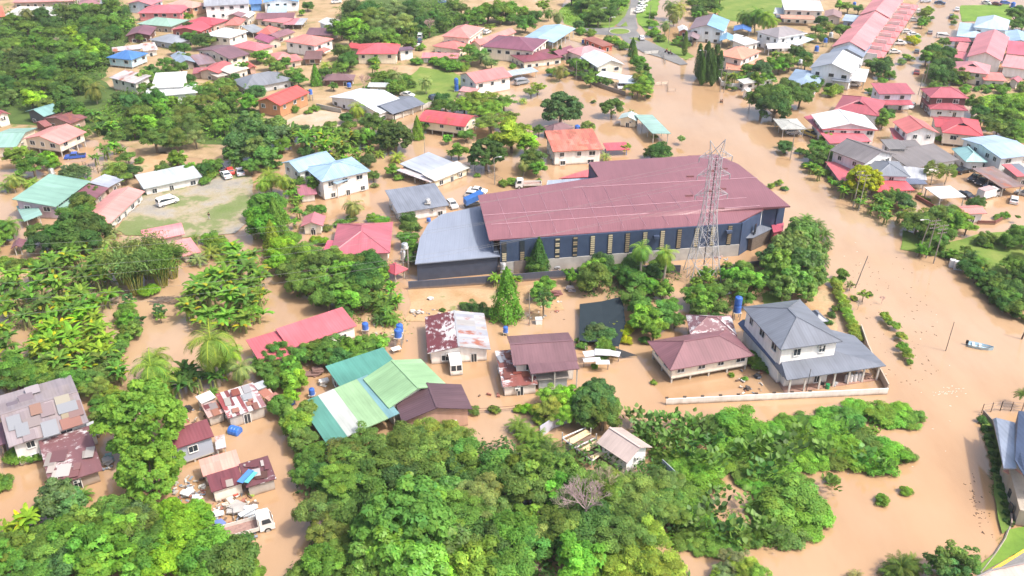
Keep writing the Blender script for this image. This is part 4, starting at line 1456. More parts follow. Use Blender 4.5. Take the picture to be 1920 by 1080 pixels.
# long front wall, its concrete base, slatted windows
DBL = 'ff'
fa, fb = G(937, 516, 0), G(1383, 479, 0)
fa = G(938, 514, 0)
dirv = (fb - fa)
L = dirv.length
u = dirv.normalized()
nrm = Vector((u.y, -u.x, 0))
ang = math.atan2(u.y, u.x)


def fw(s, off=0.0, z=0.0):
    return fa + u * s + nrm * off + Vector((0, 0, z))


m = MB()
c = fw(L / 2, -.2, 4.75)
m.box(c, (L, .3, 4.5), ang)
wpart('blue_wall', m, PLAIN, alb('3d5172', .75))
m = MB()
c = fw(L / 2, -.1, 1.0)
m.box(c, (L, .5, 3.0), ang)
wpart('concrete_wall', m, CONC, alb('b9b6b2'))
z1 = [(668, 690, 805), (788, 680, 790), (905, 676, 750), (1022, 655, 778), (1140, 650, 770), (1256, 645, 760), (1373, 632, 750)]
wx = [760 + a[0] / 3.6 for a in z1] + [1120 + a / 3.6 for a in (192, 308, 424, 536, 652, 760, 872)]
for k, x in enumerate(wx):
    yb = 514 + (x - 938) / (1383 - 938) * (479 - 514)
    p = G(x, yb, 0)
    s = (p - fa).dot(u)
    m = MB()
    m.box(fw(s, .0, 4.6), (.9, .16, 4.2), ang)
    wo_ = wpart('window', m, GLASS, (.1, .1, .1))
    m = MB()
    cr = k % 3 != 1
    n = 9
    for q in range(n):
        if (k < 3 and q > 3) or (2 < k < 5 and q % 3 == 1):
            continue
        m.box(fw(s, .1, 2.75 + 4.0 * q / n + .2), (.78, .05, .3), ang)
    put('louvre', m, PLAIN, wo_, alb('c9bb98' if cr else '9c8a6c'))
m = MB()
s = (G(760 + 772 / 3.6, 260 + 880 / 3.6, 0) - fa).dot(u)
m.box(fw(s, .2, 1.2), (2.7, .12, 2.9), ang)
wpart('roller_door', m, PLAIN, alb('8b7e76'))
# slanting right hand walls
pts = [G(1383, 479, 0), G(1424, 452, 0), G(1462, 446, 0)]
for a, b_, h_ in ((pts[0], pts[1], 7.4), (pts[1], pts[2], 7.7)):
    m = MB()
    d = b_ - a
    c = (a + b_) / 2
    m.box((c.x, c.y, h_ / 2 - .3), (d.length, .3, h_), math.atan2(d.y, d.x))
    wpart('side_wall', m, PLAIN, alb('42577a', .75))
m = MB()
d = pts[1] - pts[0]
m.box(((pts[0].x + pts[1].x) / 2 + .6, (pts[0].y + pts[1].y) / 2 - .5, 3.4), (.7, .12, 4.4), math.atan2(d.y, d.x))
wpart('side_window', m, GLASS, (.1, .1, .1))
m = MB()
p = G(1423, 420, 4)
m.tube([(p.x, p.y - .6, 1.5), (p.x, p.y - .6, 7.2)], .14, 6)
wpart('downpipe', m, WHITE, (1, 1, 1))
# back and left hand walls
for a, b_ in (((896, 366), (1122, 332)), ((1104, 304), (1342, 289)), ((1342, 289), (1470, 380)), ((1122, 332), (1104, 304))):
    pa, pb = G(*a, 8.4), G(*b_, 8.4)
    ctr = Vector((wc.x, wc.y + 4, 8.4))
    pa = pa.lerp(ctr, .025)
    pb = pb.lerp(ctr, .025)
    d = pb - pa
    m = MB()
    m.box(((pa.x + pb.x) / 2, (pa.y + pb.y) / 2, 3.9), (d.length, .25, 8.4), math.atan2(d.y, d.x))
    wpart('back_wall', m, PLAIN, alb('42577a', .75))
m = MB()
pa, pb = G(917, 450, 7), G(896, 366, 8.8)
pa = pa + Vector((.7, .6, 0))
pb = pb + Vector((.7, -.6, 0))
d = pb - pa
m.box(((pa.x + pb.x) / 2, (pa.y + pb.y) / 2, 3.5), (Vector((d.x, d.y, 0)).length, .25, 7.0), math.atan2(d.y, d.x))
wpart('gable_wall', m, PLAIN, alb('42577a', .75))
# low grey roofed wing on the left
pl = [((778, 494.5), 3.9), ((938, 480), 3.9), ((901, 386), 5.8), ((828, 401.5), 5.6), ((803, 419), 5.3), ((787, 447), 4.7)]
w = [G(*q, z) for q, z in pl]
m = MB()
m.solid([tuple(p) for p in w], [tuple(range(6))], .2, [(p.x, p.y) for p in w])
wpart('wing_roof', m, ROOFNEW, alb('949fb4', .72) + [0.0])
m = MB()
ctr = sum(w, Vector()) / 6
ins = [ctr.lerp(p, .95) for p in w]
m.prism([(p.x, p.y) for p in ins], -.3, [p.z - .32 for p in ins])
wpart('wing_wall', m, PLAIN, alb('4c5468', .75))
# back lean-tos
for pts, z, c in (([(1023, 352), (1130, 344), (1124, 332), (1027, 338)], 5.0, 'a8b4c6'), ([(1048, 334), (1125, 331), (1118, 316), (1100, 318)], 4.4, 'dc6468')):
    m = MB()
    w = [G(*q, z) for q in pts]
    m.solid([(p.x, p.y, z) for p in w], [(0, 1, 2, 3)], .15, [(p.x, p.y) for p in w])
    m.prism([(p.x, p.y) for p in [sum(w, Vector()) / 4 + (q - sum(w, Vector()) / 4) * .9 for q in w]], -.2, z - .2)
    wpart('lean_to', m, ROOF, alb(c) + [.04])
# workshop lean-to on the right
w = [G(*q, z) for q, z in (((1378, 447), 3.2), ((1412, 446), 3.0), ((1449, 428), 3.2), ((1425, 421), 4.2), ((1395, 432), 4.0))]
m = MB()
m.solid([tuple(p) for p in w], [(0, 1, 2, 3, 4)], .12, [(p.x, p.y) for p in w])
wpart('workshop_roof', m, ROOF, alb('6a7488', .6) + [.05])
m = MB()
ctr = sum(w, Vector()) / 5
ins = [ctr.lerp(p, .9) for p in w]
m.prism([(p.x, p.y) for p in ins[1:]], -.2, [p.z - .2 for p in ins[1:]])
wpart('workshop_wall', m, WOODM, alb('7a6e64'))
for q in w[:3]:
    m = MB()
    m.box((q.x, q.y + .2, 1.5), (.16, .16, 3))
    wpart('workshop_post', m, WOODM, alb('8a7e74'))
w = [G(*q, 3.4) for q in ((1450, 436), (1468, 432), (1470, 417), (1446, 420))]
m = MB()
m.solid([tuple(p) for p in w], [(0, 1, 2, 3)], .12, [(p.x, p.y) for p in w])
m.prism([(p.x, p.y) for p in [sum(w, Vector()) / 4 + (q - sum(w, Vector()) / 4) * .85 for q in w]], -.2, 3.3)
wpart('lean_to', m, ROOF, alb('c4546c') + [.02])
for k, (x, y) in enumerate(((1228, 434), (1363, 426))):
    p = G(x, y, 5.6)
    m = MB()
    m.box((p.x, fa.y + (p.x - fa.x) * u.y / u.x - .35, 5.6), (1.1, .7, .5), ang)
    wpart('air_conditioner', m, PLAIN, alb('4a5a78'))


# ------------------------------------------------------------------ walls and fences
def wall(label, pts, h_, col, name='wall', cat='wall', th=.18, T=(0, 0, 1), posts=0, mat=None, lm=False, cap=None, group=None):
    w = [G(*TP(T, q), 0) for q in pts]
    t = thing(name, label, cat, w[0], 0, group, lm)
    I = Matrix.Translation(-w[0])
    m = MB()
    for a, b_ in zip(w, w[1:]):
        d = b_ - a
        m.box(((a.x + b_.x) / 2, (a.y + b_.y) / 2, h_ / 2 - .2), (d.length, th, h_ + .4), math.atan2(d.y, d.x))
    put('panel', m, mat or WALL, t, alb(col) + [.2], I)
    if posts:
        for a, b_ in zip(w, w[1:]):
            n = max(1, round((b_ - a).length / posts))
            for k in range(n + 1):
                p = a.lerp(b_, k / n)
                m = MB()
                m.box((p.x, p.y, h_ / 2), (.24, .24, h_ + .25))
                put('pillar', m, PLAIN, t, alb(cap or col), I)
    return t


def fence(label, pts, h_, col, gap=2.6, T=(0, 0, 1), rails=3, mat=None, group=None):
    w = [G(*TP(T, q), 0) for q in pts]
    t = thing('fence', label, 'fence', w[0], 0, group)
    I = Matrix.Translation(-w[0])
    m = MB()
    for a, b_ in zip(w, w[1:]):
        for k in range(rails):
            z = h_ * (k + 1) / rails
            m.tube([(a.x, a.y, z), (b_.x, b_.y, z)], .04, 4)
    put('rail', m, mat or STEEL, t, alb(col), I)
    for a, b_ in zip(w, w[1:]):
        n = max(1, round((b_ - a).length / gap))
        for k in range(n + 1):
            p = a.lerp(b_, k / n)
            m = MB()
            m.box((p.x, p.y, h_ / 2), (.09, .09, h_ + .3))
            put('fence_post', m, mat or STEEL, t, alb(col), I)
    return t


wall("dark slate boundary wall along the front of the warehouse yard", [(766, 543), (940, 531), (1060, 521), (1180, 513), (1275, 512)], 1.7, '53596c', lm=True)
wall("dark low wall section right of the pylon foot", [(1348, 509), (1446, 496)], 1.2, '4d5058')
vw = wall("long low white boundary wall in front of the slate villa", [(1248, 759), (1663, 739)], 1.1, 'f4f2ee', lm=True)
for k in range(9):
    p = G(1250 + 33.5 * k, 745 - 1.7 * k, 1.2)
    m = MB()
    m.box((p.x, G(1250 + 33.5 * k, 759 - 1.62 * k, 0).y + .12, 1.25), (.5, .2, .2))
    put('lamp_block', m, WOODM, vw, alb('6a5a50'), Matrix.Translation(-vw.location))
wall("grey boundary wall on the right side of the slate villa", [(1663, 735), (1642, 695), (1625, 660), (1612, 622)], 1.5, 'c8b4a0')
wall("red brick low wall of the white pavilion yard", [(1716, 372), (1752, 392), (1815, 402)], .9, '8a4a40', th=.3)
wall("red brown low wall by the pink roofed hut", [(1832, 420), (1864, 421), (1882, 411)], .8, '7c453c', th=.3)
wall("grey block wall below the silver roofed villa", [(1058, 134), (1090, 150), (1130, 166), (1172, 180)], 1.3, '8f8880')
wall("pale wall in front of the white roofed bungalow", [(690, 217), (740, 226), (816, 197)], 1.5, 'd8d4cc', posts=3)
wall("grey block wall beside the bright red roofed house", [(594, 203), (640, 213)], 1.4, 'b8b4ac')
wall("pale blue sheet fence by the pink gabled house near the forest", [(1012, 820), (1040, 802), (1072, 790)], 2.0, 'c4d0e4', name='fence', cat='fence', mat=ROOF, th=.08)
wall("short grey sheet fence right of the pink gabled house", [(1240, 880), (1265, 904)], 1.8, 'b4bccc', name='fence', cat='fence', mat=ROOF, th=.08)
wall("white curved boundary wall beside the cypress row", [(1346, 150), (1352, 162), (1372, 166), (1388, 166)], 1.6, 'e4e6e6')
fence("rickety wooden fence line in the muddy water right of the pale green gabled house", [(876, 776), (920, 774), (966, 770)], .9, '7a5648', 3.2, mat=WOODM, rails=2)
fence("thin post fence behind the pink stilt house", [(156, 312), (168, 318), (185, 325), (196, 318)], 1.3, '8a7e70', 2.0, mat=WOODM)
fence("metal railing at the flooded end of the roundabout road", [(1208, 103), (1235, 101), (1244, 108), (1247, 121)], 1.1, 'a8a49c', 2.2)
fence("low railing standing in the flood below the railing of the road", [(1228, 160), (1252, 159), (1252, 172), (1266, 172)], .9, 'b0a090', 2.4)
fence("wire fence in the water beside the metal roofed house", [(890, 320), (915, 330), (942, 342)], 1.1, '9a8c80', 2.4)
fence("wire fence by the near grass verge", [(1840, 775), (1875, 770), (1915, 772)], 1.6, '7a6a60', 1.8)
# unfinished building with boards, beside the white gabled house
T = (940, 740, 5.333)
p0 = G(*TP(T, (800, 500)), 0)
fr = thing('building_frame', "unfinished floor frame with pale boards left of the pink gabled house", 'frame', (p0.x, p0.y, 0))
I = Matrix.Translation((-p0.x, -p0.y, 0))
A_, B_, C_, D_ = [G(*TP(T, q), 1.2) for q in ((610, 430), (905, 660), (1060, 560), (840, 330))]
for nm, a, b_ in (('beam', A_, B_), ('beam', B_, C_), ('beam', A_, D_), ('beam', A_.lerp(B_, .45), D_.lerp(C_, .45))):
    m = MB()
    m.tube([a, b_], .12, 4)
    put(nm, m, PLAIN, fr, alb('dfe0e0'), I)
for k in range(5):
    for a, b_ in ((A_, B_), (D_, C_)):
        p = a.lerp(b_, k / 4)
        m = MB()
        m.box((p.x, p.y, .8), (.16, .16, 2.6))
        put('post', m, PLAIN, fr, alb('c8c4be'), I)
for q in (((650, 455), (715, 490), (902, 382), (845, 348)), ((780, 545), (845, 578), (1000, 480), (985, 435)), ((885, 620), (930, 645), (1060, 570), (1020, 545))):
    m = MB()
    w = [G(*TP(T, x), 1.3) for x in q]
    m.solid([tuple(p) for p in w], [(0, 1, 2, 3)], .06)
    put('board', m, WOODM, fr, alb('f0d4a0'), I)
m = MB()
w = [G(*TP(T, x), .9) for x in ((640, 480), (880, 640), (1050, 545), (870, 380))]
m.solid([tuple(p) for p in w], [(0, 1, 2, 3)], .06)
put('deck', m, WOODM, fr, alb('8c7464'), I)
# black shade netting on posts
T = (720, 540, 4)
w = [G(*TP(T, q), z) for q, z in (((1462, 390), 1.3), ((1470, 120), 1.4), ((1790, 62), 1.5), ((1812, 260), 1.4), ((1760, 440), 1.3), ((1600, 400), 1.2))]
c = sum(w, Vector()) / 6
sn = thing('shade_net', "black shade netting stretched over posts among the trees", 'shade net', (c.x, c.y, 0), 0, None, True)
I = Matrix.Translation((-c.x, -c.y, 0))
m = MB()
c2 = c - Vector((0, 0, .35))
for a, b_ in zip(w, w[1:] + w[:1]):
    mid = a.lerp(b_, .5) - Vector((0, 0, .25))
    m.face([a, c2, mid])
    m.face([mid, c2, b_])
put('netting', m, CLOTH, sn, alb('323f48', .7), I)
for a in w:
    m = MB()
    m.tube([(a.x, a.y, -.4), (a.x, a.y, a.z)], .06, 5)
    put('post', m, WOODM, sn, alb('9a8c7c'), I)
    m = MB()
w = [G(*TP(T, q), z) for q, z in (((1740, 450), 1.6), ((1900, 505), .4), ((1790, 520), .3), ((1740, 490), 1.2))]
m = MB()
m.face(w)
t = put('shade_net', m, CLOTH, None, alb('4a4c50', .7))
tag(t, "torn corner of black netting drooping to the water", 'shade net')
# tin roof heap below the netting
T = (720, 540, 4)
p = G(*TP(T, (1600, 520)), 0)
sh = thing('shed', "broken white tin shed by the black netting", 'shed', (p.x, p.y, 0))
I = Matrix.Translation((-p.x, -p.y, 0))
for (x, y), (a, b_), r in (((1570, 480), (3.2, 1.6), .2), ((1640, 480), (2.6, 1.8), -.1), ((1560, 530), (2.8, 1.2), .1), ((1720, 490), (2.2, 1.5), -.3), ((1640, 560), (2.2, 1.2), .0)):
    q = G(*TP(T, (x, y)), 1.7)
    m = MB()
    m.box((q.x, q.y, 1.6 + rnd.uniform(-.2, .2)), (a, b_, .06), r)
    put('roof_sheet', m, ROOF, sh, alb('e0e4ea') + [.1], I)
for x, y in ((1510, 470), (1500, 560), (1680, 580), (1760, 520)):
    q = G(*TP(T, (x, y)), 0.8)
    m = MB()
    m.box((q.x, q.y, .7), (.14, .14, 1.9))
    put('post', m, WOODM, sh, alb('a89c90'), I)

# ------------------------------------------------------------------ lattice pylon
pb_ = [G(1277, 509, 0), G(1300, 531, 0), G(1346, 537, 0), G(1341, 503, 0)]
pc = sum(pb_, Vector()) / 4
ztop = 24.0
for _ in range(20):
    yt = PX((pc.x, pc.y, ztop))[1]
    ztop += (yt - 262) * .1
py = thing('pylon', "tall steel lattice pylon standing in front of the warehouse", 'pylon', (pc.x, pc.y, 0), 0, None, True)
I = Matrix.Translation((-pc.x, -pc.y, 0))
lv = [0, .14, .27, .38, .47, .55, .62, .69, .76, .83, .885]
wd = [1, .8, .63, .5, .4, .36, .345, .33, .32, .31, .3]
base_r = [p - pc for p in pb_]
rr = sum(v.length for v in base_r) / 4
a0 = math.atan2(base_r[1].y, base_r[1].x)


def pcn(k, j):
    a = a0 + math.pi / 2 * j
    r = rr * wd[k]
    return Vector((pc.x + r * math.cos(a), pc.y + r * math.sin(a), ztop * lv[k]))


for j in range(4):
    m = MB()
    for k in range(len(lv) - 1):
        m.tube([pcn(k, j), pcn(k + 1, j)], .075, 4)
    put('leg', m, PLAIN, py, alb('c4c4ca'), I)
for j in range(4):
    m = MB()
    for k in range(len(lv) - 1):
        a, b_, c, d = pcn(k, j), pcn(k, (j + 1) % 4), pcn(k + 1, j), pcn(k + 1, (j + 1) % 4)
        for x, y in ((a, d), (b_, c), (c, d)):
            m.tube([x, y], .032, 4, False)
        if k < 4:
            m.tube([a.lerp(b_, .5), c], .05, 4, False)
            m.tube([a.lerp(b_, .5), d], .05, 4, False)
    put('bracing', m, PLAIN, py, alb('b8b8c0'), I)
ARM = []
ax_ = Vector((1, .12, 0)).normalized()
for k in (6, 8, 10):
    for s in (-1, 1):
        z = ztop * lv[k]
        tip = Vector((pc.x, pc.y, z)) + ax_ * s * 3.0
        m = MB()
        r = rr * wd[k]
        for o in (Vector((0, r * .7, 0)), Vector((0, -r * .7, 0))):
            st = Vector((pc.x, pc.y, z)) + ax_ * s * r * .6 + o
            m.tube([st, tip], .05, 4)
            m.tube([st + Vector((0, 0, 1.3)), tip], .05, 4)
            m.tube([st.lerp(tip, .5), (st + Vector((0, 0, 1.3))).lerp(tip, .5)], .05, 4)
        m.tube([tip, tip - Vector((0, 0, .9))], .09, 5)
        put('crossarm', m, PLAIN, py, alb('acacb4'), I)
        ARM.append(tip - Vector((0, 0, .9)))
m = MB()
k = len(lv) - 1
tops = [Vector((pc.x + s * 1.4, pc.y + .3 * s, ztop)) for s in (-1, 1)]
for tp_ in tops:
    for j in range(4):
        m.tube([pcn(k, j), tp_], .06, 4)
put('peak', m, PLAIN, py, alb('acacb4'), I)
m = MB()
for t in range(12):
    z = ztop * (.1 + .065 * t)
    m.tube([(pc.x + .1, pc.y, z), (pc.x + .1, pc.y, z + ztop * .065)], .1, 4)
put('cable_duct', m, PLAIN, py, alb('5c5458'), I)
ends = [(-260, 470), (-260, 492), (-260, 520), (-260, 548), (-260, 580), (-260, 615)]
words = ["topmost", "second", "third", "fourth", "fifth", "lowest"]
for k, (a, e) in enumerate(zip(sorted(ARM, key=lambda p: -p.z - .01 * p.x), ends)):
    b_ = G(e[0], e[1], 17 - .4 * k)
    m = MB()
    pts = []
    for q in range(29):
        t = q / 28
        p = a.lerp(b_, t)
        p.z -= 4 * 3.4 * t * (1 - t)
        pts.append(p)
    m.tube(pts, .015, 4)
    o = put('power_line', m, PLAIN, None, (.22, .22, .22))
    tag(o, "%s thin power line sagging from the pylon towards the left" % words[k], 'power line', 'power lines from the pylon')


# ------------------------------------------------------------------ right edge house
def poly_roof(h, name, pts, th, col, rust=0, mat=ROOF):
    w = [G(*q[:2], q[2]) for q in pts]
    m = MB()
    m.solid([tuple(p) for p in w], [tuple(range(len(w)))], th, [(p.x, p.y) for p in w])
    if m.f and (Vector(m.v[1]) - Vector(m.v[0])).cross(Vector(m.v[2]) - Vector(m.v[0])).z < 0:
        m.f = [tuple(reversed(f)) for f in m.f]
        m.uv = [list(reversed(x)) if x else None for x in m.uv]
    return put(name, m, mat, h, list(alb(col)) + [rust], Matrix.Translation(-h.location))


p0 = G(1900, 880, 0)
eh = thing('house', "blue grey house cut off by the right edge of the picture", 'house', (p0.x, p0.y, 0), 0, None, True)
poly_roof(eh, 'roof', [(1862, 785, 4.2), (1882, 878, 4.2), (1906, 878, 5.0), (1903, 792, 5.4), (1868, 783, 4.6)], .15, 'a8b4c8')
poly_roof(eh, 'upper_roof', [(1903, 795, 5.6), (1903, 862, 5.6), (1925, 900, 6.5), (1990, 900, 7), (1990, 780, 7), (1910, 770, 6.4)], .15, '4a5a78')
poly_roof(eh, 'awning', [(1880, 882, 2.8), (1902, 878, 3.4), (1990, 915, 3.4), (1990, 945, 2.8)], .1, 'dc9a88', .1)
m = MB()
w = [G(*q, 0) for q in ((1872, 890), (1902, 985), (1990, 1000), (1990, 880))]
ctr = sum(w, Vector()) / 4
m.prism([(p.x, p.y) for p in w], -.2, [3.6, 2.6, 2.6, 4.8])
put('wall', m, WALL, eh, alb('b4a898') + [.4], Matrix.Translation(-eh.location))
for x, y in ((1896, 925), (1898, 950)):
    q = G(x, y, 1.6)
    m = MB()
    m.box((q.x - .1, q.y, 1.5), (.12, .9, 1.1))
    put('window', m, GLASS, eh, (.1, .1, .1), Matrix.Translation(-eh.location))
w = [G(x, y, z) for x, y, z in ((1860, 783, 2.2), (1882, 872, 2.2), (1886, 878, 0), (1862, 800, 0))]
m = MB()
m.face(w)
put('side_screen', m, PLAIN, eh, alb('5a4650'), Matrix.Translation(-eh.location))
wall("low concrete wall at the foot of the blue grey house", [(1842, 778), (1862, 800), (1884, 868), (1893, 935), (1894, 990)], .9, 'a08c80')
wall("reddish low yard wall below the blue grey house", [(1894, 968), (1990, 968)], .8, 'b07c70')
# roof corner at the bottom right
p0 = G(1880, 1085, 0)
ch = thing('house', "pale pink flat roof corner at the bottom right", 'house', (p0.x, p0.y, 0))
poly_roof(ch, 'roof', [(1808, 1092, 3.4), (1860, 1068, 3.4), (1990, 1040, 3.4), (1990, 1160, 3.4), (1800, 1160, 3.4)], .2, 'd0b4aa')
m = MB()
w = [G(*q, 3.4) for q in ((1812, 1094), (1862, 1071), (1990, 1043), (1990, 1158), (1804, 1158))]
m.prism([(p.x, p.y) for p in w], -.2, 3.15)
put('wall', m, WALL, ch, alb('b4aca8') + [.2], Matrix.Translation(-ch.location))
m = MB()
w = [G(x, y, 3.6) for x, y in ((1808, 1092), (1860, 1068), (1990, 1040))]
for a, b_ in zip(w, w[1:]):
    m.tube([a, b_], .12, 4)
put('gutter', m, PLAIN, ch, alb('8c8888'), Matrix.Translation(-ch.location))

# ------------------------------------------------------------------ water tanks
BLUE = '2f6fd0'


def tank(label, x, y, w_px, h_r=1.15, stand=1.0, steel=False, T=(0, 0, 1), two=False):
    """x, y: photo point of the foot of the stand"""
    p = G(*TP(T, (x, y)), 0)
    r = w_px / PPM(p) / 2
    t = thing('water_tank', label, 'water tank', p, 0, 'water tanks')
    n = 2 if two else 1
    if stand > .2:
        for sx in (-1, 1):
            for sy in (-1, 1):
                m = MB()
                m.box((sx * r * .8, sy * r * .8, stand / 2 - .2), (.12, .12, stand + .4))
                put('stand_leg', m, CONC, t, alb('b4aaa0'))
        m = MB()
        m.box((0, 0, stand - .04), (2 * r * 1.1, 2 * r * 1.1, .1))
        put('stand_top', m, CONC, t, alb('c4bcb0'))
    z = stand
    for k in range(n):
        h_ = 2 * r * h_r
        m = MB()
        pr = []
        for q in range(5):
            za = z + h_ * .82 * q / 5
            pr += [(r, za), (r, za + h_ * .1), (r * .965, za + h_ * .12), (r * .965, za + h_ * .155)]
        pr += [(r, z + h_ * .83), (r * .9, z + h_ * .92), (r * .5, z + h_)]
        m.lathe((0, 0, 0), pr, 14)
        tk = put('tank', m, STEEL if steel else PLASTIC, t, alb('d4d6d8' if steel else BLUE))
        m = MB()
        m.lathe((0, 0, 0), [(r * .42, z + h_ * .98), (r * .42, z + h_ * 1.05), (r * .36, z + h_ * 1.07)], 10)
        put('lid', m, STEEL if steel else PLASTIC, tk, alb('c8cacc' if steel else '2a62bc'))
        z += h_ * 1.08
    return t


tank("blue water tank on a short white stand right of the step roofed red house", 686, 625, 12, 1.15, .9)
tank("front one of two blue tanks on a concrete stand by the white cottage", 748, 650, 14, 1.2, 2.0)
tank("rear one of two blue tanks on a concrete stand by the white cottage", 751, 640, 13, 1.2, 2.0)
tank("blue water tank between the white cottage and the mauve roofed house", 948, 628, 9, 1.35, .6)
tank("two stacked blue tanks behind the slate roofed villa", 1380, 598, 14, 1.1, 1.5, two=True)
tank("blue tank on the pale teal side near the brown pavilion", 1082, 251, 10, 1.0, 1.0)
tank("stacked blue tanks left of the coral roofed house", 856, 172, 8, 1.4, .4, two=True)
tank("stacked steel tanks at the left corner of the warehouse wing", 757, 492, 10, .8, .8, True, two=True)
tank("steel tank on a tall pole stand above the crimson gazebo", 762, 510, 12, .8, 5.2, True)
tank("stacked steel tanks beside the warehouse roller door", 944, 518, 10, .8, 1.2, True, two=True)
tank("blue tank under the steel tanks by the warehouse door", 945, 523, 12, .7, .1)
tank("steel tank against the white slate roofed house", 803, 404, 10, .9, 3.0, True)
tank("small blue tank at the wall of the white slate roofed house", 804, 417, 8, .8, .3)
tank("blue tank behind the big patchwork tin roof", 184, 818, 11, 1.6, .6)
tank("blue tank above the striped tin shack on the right", 586, 745, 11, 1.2, .6)
tank("blue tank beside the green gabled house's lower eave", 547, 757, 14, .8, .1)
tank("blue tank left of the salmon terrace", 1530, 100, 8, 1.2, .8)
tank("second blue tank left of the salmon terrace higher up the row", 1546, 88, 7, 1.1, 1.6)
tank("steel tank above the blue tanks left of the terrace", 1556, 80, 8, 1.1, 2.0, True)
tank("steel tank on the low blue roof of the blue grey villa", 1497, 141, 7, .9, 4.0, True)
tank("blue tank at the red roofed house near the bright red roof", 584, 189, 7, 1.3, 2.0)
tank("blue tank at the corner of the far lawn", 1898, 15, 8, 1.1, .4)
tank("blue tank on a frame under the blue grey house at right", 1918, 958, 14, 1.2, 2.2)
tank("blue tank by the brick floor of the scarlet roofed house", 655, 166, 8, .9, .6)
tank("white drum in the water near the pink stilt house", 98, 328, 10, 1.0, .4, True)
tank("small blue tank near the open shed by the ruin", 1093, 82, 5, 1.2, .3)
tank("blue tank beside the long white roofed house's lane", 1601, 14, 6, 1.2, .6)

# loose barrels
def barrel(label, x, y, r, L_, ang_, col, upright=False, group='barrels'):
    p = G(x, y, 0)
    m = MB()
    if upright:
        m.lathe((0, 0, -.2), [(r * .94, 0), (r, .06), (r, L_ * .33), (r * .95, L_ * .36), (r, L_ * .39), (r, L_ * .64), (r * .95, L_ * .67), (r, L_ * .7), (r, L_ - .05), (r * .9, L_)], 14)
    else:
        d = Vector((math.cos(ang_), math.sin(ang_), 0))
        pr = [(0, .85), (.06, 1), (.34, 1), (.37, .95), (.4, 1), (.62, 1), (.65, .95), (.68, 1), (.94, 1), (1, .85)]
        m.tube([tuple(d * L_ * (t - .5) + Vector((0, 0, r * .35))) for t, _ in pr], [r * s for _, s in pr], 14)
    o = put('barrel', m, PLASTIC, None, alb(col))
    o.location = p
    return tag(o, label, 'barrel', group)


barrel("large blue drum floating in brown water below the striped shack", 441, 811, .78, 1.7, -.35, '2f74d4')
barrel("green barrel on the slate villa porch", 1551, 728, .33, 1.0, 0, '1f9a58', True)
# gas cylinders on the porch
for k in range(4):
    p = G(1586 + 8.2 * k, 717 - 1.0 * k, 0)
    m = MB()
    m.lathe((0, 0, 0), [(.27, 0), (.3, .08), (.3, 1.25), (.2, 1.42), (.1, 1.5)], 12)
    t = thing('gas_cylinder', "tall white gas cylinder, number %d of the row on the slate villa porch" % (k + 1), 'gas cylinder', p, 0, 'gas cylinders on the porch')
    t['label'] = ["leftmost", "second", "third", "rightmost"][k] + " tall white gas cylinder in the porch row of the slate villa"
    put('body', m, PLASTIC, t, alb('eef0f0'))
    m = MB()
    m.lathe((0, 0, 0), [(.16, 1.46), (.16, 1.68)], 10)
    put('valve_collar', m, PLASTIC, t, alb('6a7078'))

# ------------------------------------------------------------------ poles and lamps
def pole(label, x, y, h_, arms=0, lean=(0, 0), lamp=0, col='a09890', r=.12, name='utility_pole', cat='utility pole', rz=.2, group=None):
    p = G(x, y, 0)
    t = thing(name, label, cat, p, rz, group or (cat + 's'))
    tp_ = Vector((lean[0], lean[1], h_))
    m = MB()
    m.tube([(0, 0, -.5), tuple(tp_ * .5), tuple(tp_)], [r, r * .85, r * .7], 7)
    put('shaft', m, CONC, t, alb(col))
    for k in range(arms):
        z = h_ - .25 - .75 * k
        m = MB()
        c = tp_ * (z / h_)
        m.box((c.x, c.y, z), (2.0, .09, .1))
        a = put('crossarm', m, WOODM, t, alb('948c84'))
        for s in (-.9, -.45, .45, .9):
            m = MB()
            m.lathe((c.x + s, c.y, z + .06), [(.04, 0), (.05, .08), (.03, .16)], 6)
            put('insulator', m, PLASTIC, a, alb('a8a4a0'))
    if lamp:
        m = MB()
        m.tube([tp_, tp_ + Vector((lamp * .6, 0, .3)), tp_ + Vector((lamp * 1.6, 0, .35))], .05, 5)
        a = put('lamp_arm', m, STEEL, t, alb('c4c4c4'))
        m = MB()
        m.box(tuple(tp_ + Vector((lamp * 1.9, 0, .33))), (.7, .25, .14))
        put('lamp_head', m, PLASTIC, a, alb('e4e4e4'))
    return t


pole("leaning street lamp left of the twin pole pair on the bank", 1719, 480, 7.6, 0, (1.1, 0), -1, name='street_lamp', cat='street lamp')
pole("left pole of the twin pole pair with three crossarms", 1736, 484, 8.2, 3, (.4, .2))
pole("right pole of the twin pole pair with three crossarms", 1750, 494, 8.2, 3, (.4, .2))
pole("left pole with crossarms by the yellow tree", 1599, 388, 8.4, 2, (.5, .3))
pole("right pole with crossarms by the yellow tree", 1609, 396, 8.4, 2, (.5, .3))
pole("bare leaning pole in the flooded road beside the ixora hedge", 1603, 540, 6.4, 0, (1.5, .3), col='a49488')
pole("slender dark pole alone in open water near the boat", 1773, 658, 5.6, 0, (.1, 0), r=.07, col='7c6a60')
pole("thin dark pole in front of the villa boundary wall", 1509, 745, 5.2, 0, (.1, 0), 0, r=.06, col='54504c')
pole("pole with two crossarms at the roadside hut", 1357, 174, 8, 2, (.3, 0))
pole("second pole with crossarm beside the roadside hut", 1350, 172, 7, 1, (-.2, 0))
pole("street lamp in front of the cypress row", 1317, 150, 9, 0, (.3, 0), -1, name='street_lamp', cat='street lamp')
pole("plain grey pole at the cypress row", 1326, 147, 7, 0, (.1, 0))
pole("street lamp on the roundabout roadside by the ruin", 1141, 71, 7, 0, (0, 0), 1, name='street_lamp', cat='street lamp', r=.1)
